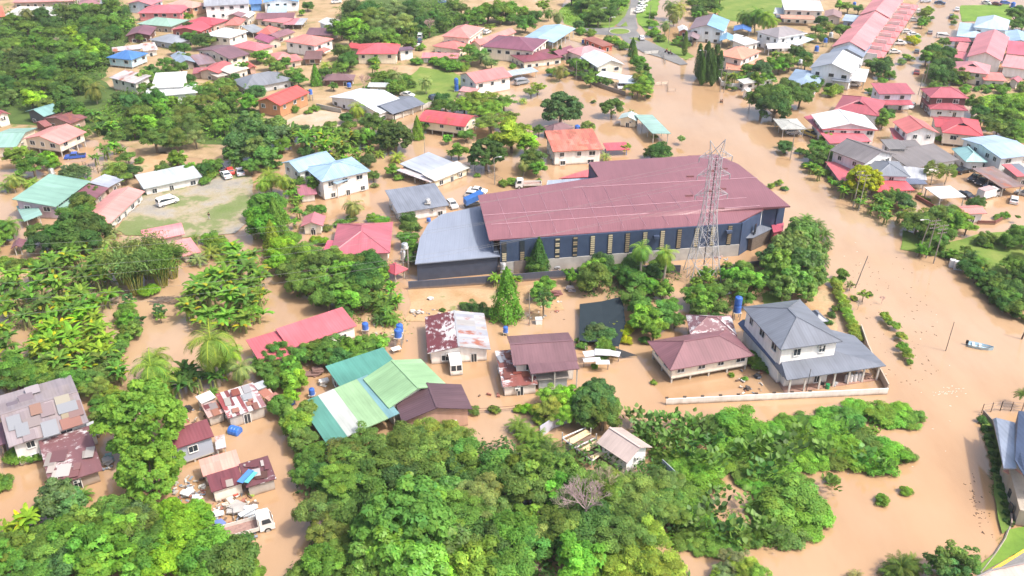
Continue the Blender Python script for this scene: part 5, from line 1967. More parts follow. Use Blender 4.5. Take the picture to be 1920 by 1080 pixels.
pole("street lamp above the roundabout on the left", 1125, 47, 6, 0, (0, 0), 1, name='street_lamp', cat='street lamp', r=.1)
pole("pole in the water beside the small carport on the bank", 1481, 300, 7.5, 1, (.2, 0))
pole("grey pole on the bank below the dark brown gabled house", 1545, 327, 6, 0, (.5, 0))
pole("thin pole in the flood near the metal roofed house", 797, 294, 6, 0, (0, 0), r=.08)
pole("pole by the parked cars above the warehouse", 928, 346, 6.4, 0, (-.2, 0), .8, name='street_lamp', cat='street lamp')
pole("pale pole left of the lime trees in the middle", 917, 254, 4.2, 0, (0, 0), r=.1)
pole("tall pole on the pale roofed villa's garden edge", 1080, 150, 6, 0, (0, 0), r=.1)
pole("pole in the flooded street by the red car", 1721, 178, 8, 0, (.6, 0))
pole("second pole in the flooded street further up", 1733, 160, 7, 0, (.1, 0))
pole("grey pole beside the thin leaved tree and white cooler", 993, 610, 6.4, 0, (-.1, 0), r=.1, col='a89c8c')
pole("dark leaning pole at the right edge of the water", 1915, 636, 4.6, 0, (.6, 0), r=.14, col='5a4c44')
pole("leaning white post in the banana grove", 86, 482, 2.6, 0, (-.4, 0), r=.12)
pole("pole beside the grey carport bank trees", 1404, 205, 6, 0, (0, 0), r=.1)
pole("lamp pole on the far lawn by the road", 1215, 50, 8, 0, (.6, 0), r=.1)
pole("tall lamp pole right of the roundabout", 1253, 82, 8, 0, (0, 0), -.8, name='street_lamp', cat='street lamp', r=.1)

# service wires along the flooded road
SPAN = [(1737, 484, 8.0), (1604, 392, 8.2), (1481, 300, 7.3), (1404, 205, 6), (1357, 174, 7.8), (1326, 147, 7)]
for k, (a, b_) in enumerate(zip(SPAN, SPAN[1:])):
    m = MB()
    for o_ in (-.7, 0, .7):
        pa, pb = G(a[0], a[1], 0), G(b_[0], b_[1], 0)
        pts = []
        for q in range(13):
            t = q / 12
            p = pa.lerp(pb, t)
            pts.append((p.x + o_ * .6, p.y, a[2] + (b_[2] - a[2]) * t - 3.2 * t * (1 - t) - .3))
        m.tube(pts, .014, 4)
    o = put('service_wire', m, PLAIN, None, (.12, .12, .12))
    tag(o, ["nearest", "second", "middle", "fourth", "farthest"][k] + " span of service wires strung along the flooded road", 'wire', 'service wires along the road')

# ------------------------------------------------------------------ vehicles
def hull(m, prof, w, taper=0.0, zt=1.0):
    """side profile (x, z) extruded to width w; the top is narrower by taper"""
    n = len(prof)
    zmax = max(p[1] for p in prof)
    zmin = min(p[1] for p in prof)

    def hw(z):
        q = max(0, (z - zt) / max(.01, zmax - zt))
        lo = max(0, (.55 - z) / .5)
        return w / 2 * (1 - taper * q - .06 * lo)
    L_ = [(x, -hw(z), z) for x, z in prof]
    R_ = [(x, hw(z), z) for x, z in prof]
    i = len(m.v)
    m.v += L_ + R_
    fs = [tuple(i + k for k in range(n)), tuple(i + n + k for k in reversed(range(n)))]
    fs += [(i + (k + 1) % n, i + k, i + n + k, i + n + (k + 1) % n) for k in range(n)]
    for f in fs:
        m.f.append(f)
        m.uv.append(None)
        m.mi.append(m.m)


def make_vehicle(kind):
    t = thing('car', "car", 'car', (0, 0, 0))
    b = MB()
    gl = MB()
    if kind == 'sedan':
        L_, w = 4.4, 1.75
        pr = [(-2.2, .35), (-2.2, .85), (-2.05, .98), (-1.5, 1.02), (-.85, 1.42), (.35, 1.45), (1.1, 1.0), (2.0, .85), (2.2, .65), (2.2, .35)]
        wn_ = [(-1.42, 1.03), (-.84, 1.36), (.32, 1.38), (1.0, 1.02)]
    elif kind == 'hatch':
        L_, w = 3.8, 1.65
        pr = [(-1.9, .35), (-1.92, .9), (-1.8, 1.05), (-1.45, 1.48), (.35, 1.5), (1.05, 1.02), (1.75, .88), (1.9, .65), (1.9, .35)]
        wn_ = [(-1.72, 1.05), (-1.42, 1.4), (.32, 1.42), (.95, 1.04)]
    elif kind == 'pickup':
        L_, w = 5.0, 1.8
        pr = [(-2.5, .5), (-2.5, 1.1), (-.75, 1.1), (-.6, 1.7), (.75, 1.72), (1.3, 1.15), (2.3, 1.02), (2.5, .8), (2.5, .5)]
        wn_ = [(-.62, 1.16), (-.5, 1.62), (.7, 1.64), (1.2, 1.18)]
    else:
        L_, w = 4.7, 1.75
        pr = [(-2.35, .4), (-2.38, 1.2), (-2.25, 1.9), (-2.0, 2.0), (1.1, 2.0), (1.6, 1.75), (2.05, 1.15), (2.35, .95), (2.35, .4)]
        wn_ = [(-2.2, 1.25), (-2.1, 1.75), (1.1, 1.78), (1.75, 1.25)]
    hull(b, pr, w, .2, 1.0 if kind != 'van' else 1.3)
    put('body', b, CARPAINT, t, (.8, .8, .8))
    hull(gl, wn_, w + .012, .17, 1.0 if kind != 'van' else 1.2)
    put('side_windows', gl, GLASS, t)
    # front and rear glass, just proud of the body
    for side in (0, 1):
        x = MB()
        pts = sorted([q for q in pr if q[1] > .99], key=lambda q: q[0])
        hi = [q for q in pts if q[1] > max(z for _, z in pr) - .12]
        if side:
            p1, p0_ = max(hi), min([q for q in pts if q[0] > max(hi)[0]] or [max(pts)], key=lambda q: q[0])
        else:
            p1, p0_ = min(hi), max([q for q in pts if q[0] < min(hi)[0]] or [min(pts)], key=lambda q: q[0])
        s = .012 if side else -.012
        d = Vector((p1[0] - p0_[0], 0, p1[1] - p0_[1]))
        nn = Vector((d.z, 0, -d.x)).normalized()
        if nn.z < 0:
            nn = -nn
        q0 = Vector((p0_[0], 0, p0_[1])) + d * .08 + nn * .015
        q1 = Vector((p0_[0], 0, p0_[1])) + d * .88 + nn * .015
        a_, b2 = w * .44, w * .37
        x.face([q0 + Vector((0, -a_, 0)), q0 + Vector((0, a_, 0)), q1 + Vector((0, b2, 0)), q1 + Vector((0, -b2, 0))])
        put('windscreen' if side else 'rear_window', x, GLASS, t)
    for sx in (-1, 1):
        for sy in (-1, 1):
            x = MB()
            cx_, r = sx * L_ * .3, .32
            x.tube([(cx_, sy * (w / 2 - .2), r), (cx_, sy * (w / 2 + .02), r)], r, 12)
            wl = put('wheel', x, RUBBER, t)
            x = MB()
            x.tube([(cx_, sy * (w / 2 + .02), r), (cx_, sy * (w / 2 + .035), r)], r * .6, 10)
            put('rim', x, STEEL, wl, alb('c8c8cc'))
    for sy in (-1, 1):
        x = MB()
        x.box((L_ / 2 + .005, sy * w * .36, .72), (.04, .34, .16))
        put('headlight', x, PLASTIC, t, (.85, .85, .85))
        x = MB()
        x.box((-L_ / 2 - .008, sy * w * .38, .82 if kind != 'van' else .95), (.04, .22, .22))
        put('tail_light', x, PLASTIC, t, (.5, .03, .03))
    if kind == 'pickup':
        x = MB()
        x.box((-1.62, 0, 1.11), (1.6, 1.5, .03))
        put('cargo_bed', x, RUBBER, t)
    return t


PROTO = {}


def car(kind, label, x, y, heading, col, z=0.0, cat='car', group='cars'):
    """heading: photo point the nose points to"""
    p, q = G(x, y, z), G(heading[0], heading[1], z)
    rz = math.atan2(q.y - p.y, q.x - p.x)
    if kind not in PROTO:
        PROTO[kind] = make_vehicle(kind)
        t = PROTO[kind]
        t.location = p
        t.rotation_euler = (0, 0, rz)
        t['label'], t['group'] = label, group
        for c in t.children:
            if c.name.split('.')[0] == 'body':
                c.color = tuple(alb(col)) + (0,)
    else:
        t = copy_thing(PROTO[kind], p, rz, label, group, alb(col))
    t['category'] = cat
    t.name = {'van': 'van', 'pickup': 'pickup_truck'}.get(kind, 'car')
    return t


car('van', "white van parked on the muddy field", 315, 383, (350, 372), 'f6f6f6', .1, 'van')
car('hatch', "bright red car parked under the trees at the field", 432, 325, (420, 300), 'e03c34', .1)
car('sedan', "silver grey car at the right of the parked red car", 451, 326, (444, 305), 'd4d8e0', .1)
car('sedan', "white car in front of the parked red car", 424, 332, (410, 318), 'e8eaee', .1)
car('sedan', "black car behind the parked red car", 414, 319, (405, 305), '2c3038', .1)
car('pickup', "blue and white pickup below the pink stilt house", 142, 298, (120, 300), '2f62c8', -.3, 'pickup')
car('sedan', "upper white car of the pair above the warehouse roof", 895, 362, (925, 366), 'f2f2f2', -.1)
car('hatch', "lower white car of the pair above the warehouse roof", 888, 370, (918, 374), 'f4f4f4', -.1)
car('hatch', "silver car beside the white slate roofed house", 848, 388, (862, 402), 'd8dce4', -.1)
car('van', "grey van parked beside the coral roofed house", 978, 158, (1010, 152), '9aa0aa', .05, 'van')
car('sedan', "white car on the lawn by the white roofed bungalow", 764, 181, (790, 186), 'f0f0f0', .1)
car('hatch', "dark blue car half hidden by a tree near the bungalow", 816, 186, (836, 182), '3a4c6c', .1)
car('hatch', "white car on the road leaving the roundabout", 1203, 74, (1196, 60), 'f0f2f6', .2)
for k, (x, y) in enumerate(((1213, 2), (1206, 6), (1205, 13), (1201, 17), (1200, 22), (1197, 24))):
    car('sedan', ["farthest", "second farthest", "third farthest", "third nearest", "second nearest", "nearest"][k] + " white car in the row parked by the far road", x, y, (x + 14, y - 3), 'f2f2f2', .2, group='cars parked by the far road')
car('sedan', "silver brown car driving through the flooded street, topmost", 1743, 64, (1746, 50), '8c8484', -.25, group='cars in the flooded street')
car('hatch', "grey car in the flooded street between two others", 1718, 100, (1722, 82), '6c7078', -.3, group='cars in the flooded street')
car('sedan', "dark red car in the flooded street", 1718, 139, (1722, 120), '8c3438', -.3, group='cars in the flooded street')
car('van', "white van parked at the kerb of the flooded street", 1768, 72, (1788, 73), 'f0f0f0', -.2, 'van', 'cars in the flooded street')
car('sedan', "white car at the muddy top of the street", 1794, 20, (1797, 8), 'e8e8ea', -.05)
car('hatch', "dark grey car on the right of the muddy street", 1783, 34, (1788, 20), '5c6470', -.05)
car('sedan', "dark blue car parked at the top of the terrace street", 1762, 8, (1782, 10), '3c5078', 0)
car('sedan', "white car at the far lawn edge, leftmost of three", 1850, 8, (1870, 12), 'f0f0f0', .1)
car('sedan', "maroon car at the far lawn edge between white and blue", 1867, 10, (1886, 12), '8c3c4c', .1)
car('hatch', "bright blue car at the far lawn edge", 1884, 8, (1900, 8), '2f64c4', .1)
for k, (x, y) in enumerate(((1685, 84), (1712, 68), (1676, 100), (1700, 62), (1712, 40), (1722, 24), (1735, 4))):
    car(('pickup', 'sedan', 'sedan', 'hatch', 'sedan', 'hatch', 'sedan')[k], ["white pickup", "white car", "low white car", "pale car", "silver car", "small white car", "bluish white car"][k] + " parked in front of the salmon terrace, " + ["beside the yellow bush", "above the yellow bush", "nearest the grey gable end", "above the white pickup", "by the clipped shrub", "near the top porches", "at the top of the terrace"][k], x, y, (x + 20, y), ['f0f0f0', 'eef0f2', 'f2f2f2', 'e8eaec', 'd0d4da', 'eeeeee', 'dce4ee'][k], .05, 'pickup' if k == 0 else 'car', 'cars in the terrace forecourts')
car('sedan', "black car between the fan palms and the rusty carport", 1804, 324, (1828, 318), '20242c', 0)
for k, (x, y) in enumerate(((1826, 338), (1840, 345), (1856, 352), (1872, 358))):
    car('sedan', ["leftmost black car", "second dark car", "third car, silver grey,", "rightmost teal car"][k] + " under the rusty brown carport", x, y, (x - 16, y + 10), ['20242c', '2c3440', '8c98a8', '2c5c64'][k], 0, group='cars under the rusty carport')
car('hatch', "white car standing in the water at the right edge", 1900, 380, (1902, 362), 'f4f4f4', -.2)
car('sedan', "grey car cut by the right edge above the white car", 1922, 368, (1900, 362), 'a8b0b8', -.2)
car('sedan', "white car under the silver villa's blue porch", 1162, 165, (1168, 180), 'f0f0f0', 0)
car('sedan', "white car under the blue grey villa carport", 1599, 161, (1620, 162), 'f4f4f4', .1)
car('hatch', "blue car under the low roof of the blue grey villa", 1546, 157, (1560, 150), '3c5088', .1)
car('pickup', "yellow pickup beside the white hall with red edging", 1518, 255, (1500, 248), 'c8b048', 0, 'pickup')
car('hatch', "silver car under the carport on the flooded bank", 1487, 252, (1500, 252), 'c8ccd4', 0)
car('sedan', "black car behind the white flat pavilion", 1808, 370, (1790, 362), '20242c', -.1)
car('hatch', "white car in the lane by the salmon two storey villa", 913, 63, (925, 58), 'f0f0f0', .1)
car('sedan', "white car parked by the scarlet roofed house", 778, 88, (796, 86), 'f2f2f2', .1)
car('hatch', "dark blue car above the white car by the scarlet roof", 787, 80, (792, 66), '3c5c7c', .1)
car('van', "pale van at the end of the line by the scarlet roof", 788, 72, (792, 60), 'dce4ec', .1, 'van')
car('sedan', "silver car under the grey flat carport in the lane", 459, 66, (470, 62), 'b8bcc8', 0)
car('sedan', "white car on the dirt at the top of the lane", 631, 6, (655, 4), 'f0f0f0', .1)
car('sedan', "dark car under the mauve gabled carport left", 1293, 83, (1293, 92), '8c98a4', .05)
car('sedan', "blue car on the sandy lot at the top", 830, 6, (850, 4), '6c8cc0', .1)
car('sedan', "black car under the slate grey carport wing", 752, 211, (770, 206), '3a3e48', .05)
car('sedan', "white car at the crimson skirt porch", 1708, 202, (1704, 208), 'f0f0f0', 0)


def truck(label, x, y, head, z, colbed='e4e0d8', box=False, sc=1.0, cat='truck', name='truck'):
    p, q = G(x, y, z), G(head[0], head[1], z)
    t = thing(name, label, cat, p, math.atan2(q.y - p.y, q.x - p.x), None, True)
    t.scale = (sc, sc, sc)
    b = MB()
    hull(b, [(1.25, .5), (1.25, 2.2), (1.5, 2.3), (2.55, 2.25), (2.85, 1.45), (2.95, .9), (2.95, .5)], 1.85, .1, 1.4)
    put('cab', b, CARPAINT, t, alb('f4f4f4'))
    g_ = MB()
    g_.face([(2.84, -.75, 1.5), (2.84, .75, 1.5), (2.58, .68, 2.16), (2.58, -.68, 2.16)])
    put('windscreen', g_, GLASS, t)
    for s in (-1, 1):
        g_ = MB()
        f = [(1.6, s * .937, 1.5), (2.65, s * .937, 1.5), (2.45, s * .87, 2.1), (1.6, s * .87, 2.1)]
        g_.face(f if s < 0 else f[::-1])
        put('side_window', g_, GLASS, t)
        m = MB()
        m.box((2.9, s * .68, .95), (.12, .32, .2))
        put('headlight', m, PLASTIC, t, (.9, .9, .85))
    if box:
        m = MB()
        m.box((-.75, 0, 1.6), (3.7, 1.9, 1.9))
        put('cargo_box', m, PLAIN, t, alb('eeeef0'))
        m = MB()
        m.box((-.75, 0, 2.58), (3.74, 1.94, .08))
        put('box_roof', m, PLAIN, t, alb('c8a4a4'))
    else:
        m = MB()
        m.box((-.95, 0, .86), (4.2, 1.95, .12))
        put('bed_floor', m, WOODM, t, alb('a8867c'))
        for s in (-1, 1):
            m = MB()
            m.box((-.95, s * .98, 1.12), (4.2, .07, .5))
            put('side_board', m, PLAIN, t, alb(colbed))
        m = MB()
        m.box((-3.07, 0, 1.12), (.07, 2.0, .5))
        put('tail_board', m, PLAIN, t, alb(colbed))
        m = MB()
        for y_ in (-.9, 0, .9):
            m.box((1.15, y_, 1.6), (.08, .08, 1.5))
        m.box((1.15, 0, 2.3), (.08, 1.9, .1))
        put('headboard', m, PLAIN, t, alb('f0f0ec'))
    for x_ in (2.1, -1.9):
        for s in (-1, 1):
            m = MB()
            m.tube([(x_, s * .68, .42), (x_, s * .95, .42)], .42, 12)
            wl = put('wheel', m, RUBBER, t)
            m = MB()
            m.tube([(x_, s * .95, .42), (x_, s * .965, .42)], .24, 10)
            put('rim', m, STEEL, wl, alb('d0d0d0'))
    return t


tr1 = truck("white flatbed truck stranded in the brown water", 466, 1000, (520, 985), -.35, sc=1.1)
truck("small white truck with a box body by the rusty carport", 1850, 372, (1895, 360), -.3, box=True)
truck("white truck parked behind the warehouse roof", 990, 352, (960, 353), -.1)
p = G(855, 700, 0)
# white kiosk van in the flood
kv = thing('food_truck', "boxy white food truck standing in the water by the white cottage", 'food truck', G(854, 695, -.3), math.radians(-80))
m = MB()
hull(m, [(-2.0, .4), (-2.0, 2.3), (-1.85, 2.45), (1.45, 2.45), (1.65, 2.2), (1.72, 1.2), (1.72, .4)], 1.95, .05, 1.6)
put('body', m, CARPAINT, kv, alb('f4f2ee'))
for s in (-1, 1):
    m = MB()
    m.face([(1.735, s * .45 - .38, 1.15), (1.735, s * .45 + .38, 1.15), (1.69, s * .43 + .36, 2.1), (1.69, s * .43 - .36, 2.1)])
    put('windscreen', m, GLASS, kv)
    m = MB()
    f = [(-1.2, s * .985, 1.2), (1.2, s * .985, 1.2), (1.2, s * .965, 1.9), (-1.2, s * .965, 1.9)]
    m.face(f if s < 0 else f[::-1])
    put('serving_hatch', m, GLASS, kv)
    m = MB()
    m.box((1.75, s * .7, .8), (.08, .3, .16))
    put('headlight', m, PLASTIC, kv, (.8, .5, .4))
m = MB()
m.box((1.8, 0, .5), (.1, 1.9, .2))
put('bumper', m, PLAIN, kv, alb('b8b0a8'))

# blue container behind the grey wing
p = G(888, 388, 0)
t = thing('skip', "blue tipper body tilted behind the grey warehouse wing", 'skip', p, .4)
m = MB()
m.prism([(-2, -1), (2, -1), (2, 1), (-2, 1)], [1.0, 2.2, 2.2, 1.0], [2.2, 3.4, 3.4, 2.2])
put('tub', m, PLAIN, t, alb('2f74c8'))
m = MB()
m.box((-.4, 0, .6), (3.4, 1.2, .5))
put('chassis', m, RUBBER, t)

# ------------------------------------------------------------------ small boat, floats, debris, street clutter
p = G(1838, 652, 0)
bt = thing('boat', "small pale blue motor boat adrift in the flood", 'boat', p, math.atan2(-1, 1.4) + .2, None, True)
m = MB()
st = [(-1.9, .62, .0), (-1.0, .74, 0), (.2, .72, 0), (1.2, .5, .05), (1.9, .06, .22)]
for (x0, w0, k0), (x1, w1, k1) in zip(st, st[1:]):
    for s in (-1, 1):
        f1 = [(x0, s * w0, .5 + k0), (x1, s * w1, .5 + k1), (x1, s * w1 * .7, -.15 + k1), (x0, s * w0 * .7, -.15 + k0)]
        m.face(f1 if s > 0 else f1[::-1])
    m.face([(x0, -w0 * .7, .02), (x1, -w1 * .7, .02 + k1 * .3), (x1, w1 * .7, .02 + k1 * .3), (x0, w0 * .7, .02)])
m.face([(-1.9, -.62, .5), (-1.9, .62, .5), (-1.9, .44, -.15), (-1.9, -.44, -.15)])
put('hull', m, PLAIN, bt, alb('b8d8e8'))
for x in (-1.1, -.1):
    m = MB()
    m.box((x, 0, .34), (.35, 1.3, .07))
    put('seat', m, PLAIN, bt, alb('e8eef0'))
m = MB()
m.box((-2.1, 0, .65), (.4, .3, .5))
m.box((-2.15, 0, .1), (.14, .1, .9))
put('outboard_motor', m, RUBBER, bt)
m = MB()
m.tube([(1.3, -.3, .6), (-.6, -.3, .55)], .05, 5)
put('oar', m, WOODM, bt, alb('b8a890'))
for k, (x, y, s) in enumerate(((1784, 500, .9), (1795, 505, 1.0))):
    p = G(x, y, 0)
    t = thing('electric_cabinet', ["smaller", "larger"][k] + " white electric cabinet on the right bank", 'cabinet', p, -.3, 'white cabinets on the bank', False)
    m = MB()
    m.box((0, 0, .7 * s), (1.0 + .4 * k, .8, 2.0 * s))
    put('body', m, PLAIN, t, alb('e8eaee'))
    m = MB()
    m.box((-.25, -.42, .8 * s), (.44, .03, 1.5 * s))
    m.box((.25, -.42, .8 * s), (.44, .03, 1.5 * s))
    put('door', m, PLAIN, t, alb('d8dce0'))
p = G(1010, 606, 0)
t = thing('cooler', "square white cooler box in the water under the thin tree", 'cooler', p, .1)
m = MB()
m.box((0, 0, .4), (1.1, .95, 1.0))
put('body', m, PLASTIC, t, alb('f0f2f2'))
m = MB()
m.box((0, 0, .95), (1.18, 1.02, .12))
put('lid', m, PLASTIC, t, alb('f4f4f4'))
p = G(743, 660, 0)
t = thing('table', "tilted white board table below the blue tanks", 'table', p, .5)
m = MB()
m.box((0, 0, .7), (1.5, 1.1, .07))
put('table_top', m, PLAIN, t, alb('f2f0ec'))
for sx in (-1, 1):
    for sy in (-1, 1):
        m = MB()
        m.box((sx * .6, sy * .42, .25), (.07, .07, .9))
        put('leg', m, WOODM, t, alb('a89884'))
# red sheet heaps by the pylon, boards, tyres
DB = [(1272, 482, 'e08880', 'pink sheet'), (1293, 482, 'e4a49c', 'pale pink sheet'), (1318, 480, '4f6fa4', 'blue sheet'), (1345, 480, 'e8c4bc', 'whitish sheet'),
      (1352, 473, '8c6a64', 'brown plank heap'), (1362, 476, '9a7c74', 'grey brown plank heap')]
for k, (x, y, c, nm) in enumerate(DB):
    p = G(x, y, 0)
    m = MB()
    for q in range(4):
        m.box((rnd.uniform(-.5, .5), rnd.uniform(-.4, .4), .12 + .1 * q), (rnd.uniform(1.6, 2.8), rnd.uniform(.5, 1.3), .06), rnd.uniform(-.5, .5))
    o = put('scrap_heap', m, PLAIN, None, alb(c))
    o.location = p
    tag(o, nm + " lying on the yard behind the pylon", 'scrap heap', 'scrap by the pylon')
for k, (x, y, c, s, nm) in enumerate(((805, 494, 'b8bcc4', 1.0, "grey tin scrap at the warehouse wing corner"), (1042, 505, 'a8acb4', 1.0, "bent grey sheet in the warehouse yard"),
                                      (775, 586, 'd4ccc4', .7, "white sack pile left of the white cottage"), (786, 588, 'c8c0b8', .7, "second white sack pile left of the white cottage"),
                                      (807, 562, 'd8d8dc', .6, "small white sheet lying on the mud"), (1042, 553, '8a5a58', 1.2, "little maroon tin lean-to under the thin trees"),
                                      (1072, 546, 'b4a8a8', 1.1, "grey tin scrap beside the maroon lean-to"), (1357, 552, 'ccd4e4', 1.6, "flat pale blue tin roof among the shrubs"),
                                      (893, 632, '8a7868', .8, "driftwood heap between two houses"), (608, 722, 'e8e4dc', 1.0, "white boat shaped tub behind the green house"),
                                      (590, 700, '8c6c64', 1.8, "brown tin lean-to behind the teal roof"), (617, 686, '5c94d4', .7, "blue tarp corner behind the teal roof"),
                                      (320, 905, 'c8b8a8', .8, "broken basin beside the round bright tree"), (352, 930, 'd4d6da', 1.1, "curved grey plastic trough in the debris"),
                                      (358, 922, 'eeeee8', .7, "white bucket pile in the debris"), (371, 938, 'f0f0ea', .8, "white washing machine tub in the debris"),
                                      (380, 915, 'e8e8e0', .6, "white basin under leaves in the debris"), (328, 946, 'd8dce2', .8, "bent tin sheet near the shrubs"),
                                      (442, 930, 'd8563c', .5, "red chair in front of the cluttered shack"), (472, 930, 'a8c848', .5, "lime green crate at the cluttered shack"),
                                      (430, 948, 'dcd0c0', .9, "pale board heap in front of the cluttered shack"), (472, 918, '4f88cc', .6, "blue cloth at the cluttered shack"),
                                      (445, 958, 'b8b4b0', 1.8, "long silver tin sheet beside the truck"), (470, 962, 'c4ccd4', 1.8, "second silver tin sheet beside the truck"),
                                      (412, 985, '7088c8', .9, "blue painted board near the truck"), (408, 970, 'e8ecf0', .9, "white painted board near the truck"),
                                      (400, 1005, 'd8ccbc', 1.4, "wooden planks behind the truck's tail"), (206, 862, '8fb4b4', .9, "turquoise table frame beside the tin annex"),
                                      (205, 870, 'b8b8bc', 1.0, "grey pipe frame beside the tin annex"), (350, 770, '3c3c40', .9, "black boat hull leaning on the striped shack"),
                                      (392, 690, 'b8c0c8', .6, "small tin sheet by the banana plants"), (1400, 730, '5c5450', .7, "black stove stand beside the stilt house"),
                                      (1420, 708, '4c4c50', .7, "black and white rack beside the stilt house"), (1540, 722, '3c3c40', .5, "black tyre stack on the villa porch"),
                                      (1566, 722, 'b8bcc0', .6, "grey machine parts on the villa porch"), (1624, 708, 'b08c78', 1.0, "brown carton stack on the villa porch"),
                                      (660, 178, 'c4c4c4', .7, "grey tin patch below the scarlet roof"))):
    p = G(x, y, 0)
    m = MB()
    for q in range(5):
        m.box((rnd.uniform(-.35, .35) * s, rnd.uniform(-.3, .3) * s, (.1 + .16 * q) * min(1, s)), (rnd.uniform(.7, 1.5) * s, rnd.uniform(.4, 1.0) * s, rnd.uniform(.06, .22)), rnd.uniform(-.9, .9))
    if s > 1:
        for sx in (-1, 1):
            m.box((sx * s * .4, 0, .3), (.08, .08, 1.0))
    o = put('scrap_heap', m, PLAIN, None, alb(c))
    o.location = p
    tag(o, nm, 'scrap heap', 'scattered scrap')
# floating debris on the water: twigs, foam
m = MB()
for k in range(190):
    if k < 40:
        t = rnd.random()
        x, y = 1815 + 40 * t + rnd.uniform(-14, 14), 890 + 115 * t + rnd.uniform(-12, 12)
    elif k < 170:
        x, y = rnd.uniform(1560, 1760), rnd.uniform(480, 720)
    elif k < 220:
        x, y = rnd.uniform(770, 1060), rnd.uniform(545, 600)
    else:
        x, y = rnd.uniform(250, 380), rnd.uniform(540, 720)
    p = G(x, y, .02)
    m.box((p.x, p.y, .015), (rnd.uniform(.06, .42), rnd.uniform(.04, .12), .05), rnd.uniform(0, 3.1))
o = put('floating_debris', m, WOODM, None, alb('6a5444'))
o['kind'] = 'stuff'
m = MB()
for (x0, y0, x1, y1, n) in ((325, 895, 385, 950, 70), (390, 955, 480, 1010, 60), (400, 925, 480, 960, 50), (350, 765, 400, 800, 14), (190, 850, 215, 885, 16), (770, 580, 900, 600, 30), (1380, 690, 1430, 740, 20), (890, 735, 960, 745, 8), (1330, 470, 1370, 488, 30), (690, 600, 765, 640, 20), (985, 560, 1060, 610, 20), (1700, 250, 1760, 330, 20)):
    for k in range(n):
        p = G(rnd.uniform(x0, x1), rnd.uniform(y0, y1), 0)
        m.m = rnd.randrange(5)
        m.box((p.x, p.y, rnd.uniform(.02, .25)), (rnd.uniform(.1, .8), rnd.uniform(.08, .4), rnd.uniform(.03, .3)), rnd.uniform(0, 3.1))
rb_ = []
for i_, c in enumerate(('b8b0a4', '7a6250', 'd8d4cc', '8c96a4', 'a86a58')):
    q_, _n, _b = newmat("rubbish_%s" % ('pale', 'brown', 'white', 'grey', 'rust')[i_])
    _b.inputs['Base Color'].default_value = tuple(alb(c)) + (1,)
    _b.inputs['Roughness'].default_value = .8
    rb_.append(q_)
o = put('scattered_rubbish', m, rb_)
o['kind'] = 'stuff'
m = MB()
for k in range(60):
    x, y = (rnd.gauss(1780, 16), rnd.gauss(733, 5)) if k < 30 else (rnd.uniform(1500, 1840), rnd.uniform(420, 900))
    p = G(x, y, .02)
    m.box((p.x, p.y, .012), (rnd.uniform(.08, .3), rnd.uniform(.04, .1), .03), rnd.uniform(-.4, .4))
o = put('foam', m, PLAIN, None, alb('f4e8dc'))
o['kind'] = 'stuff'
m = MB()
c0 = G(312, 565, 0)
for k in range(60):
    a, b_ = rnd.uniform(-2.6, 2.6), rnd.uniform(-1.3, 1.3)
    w_ = rnd.uniform(-.5, .5)
    m.tube([(a - math.cos(w_), b_ - math.sin(w_), .1), (a + math.cos(w_), b_ + math.sin(w_), rnd.uniform(.1, .6))], .05, 4)
o = put('brush_pile', m, BARK, None, alb('8a7a6c'))
o.location = c0
tag(o, "heap of grey cut branches in the water between banana groves", 'brush pile')

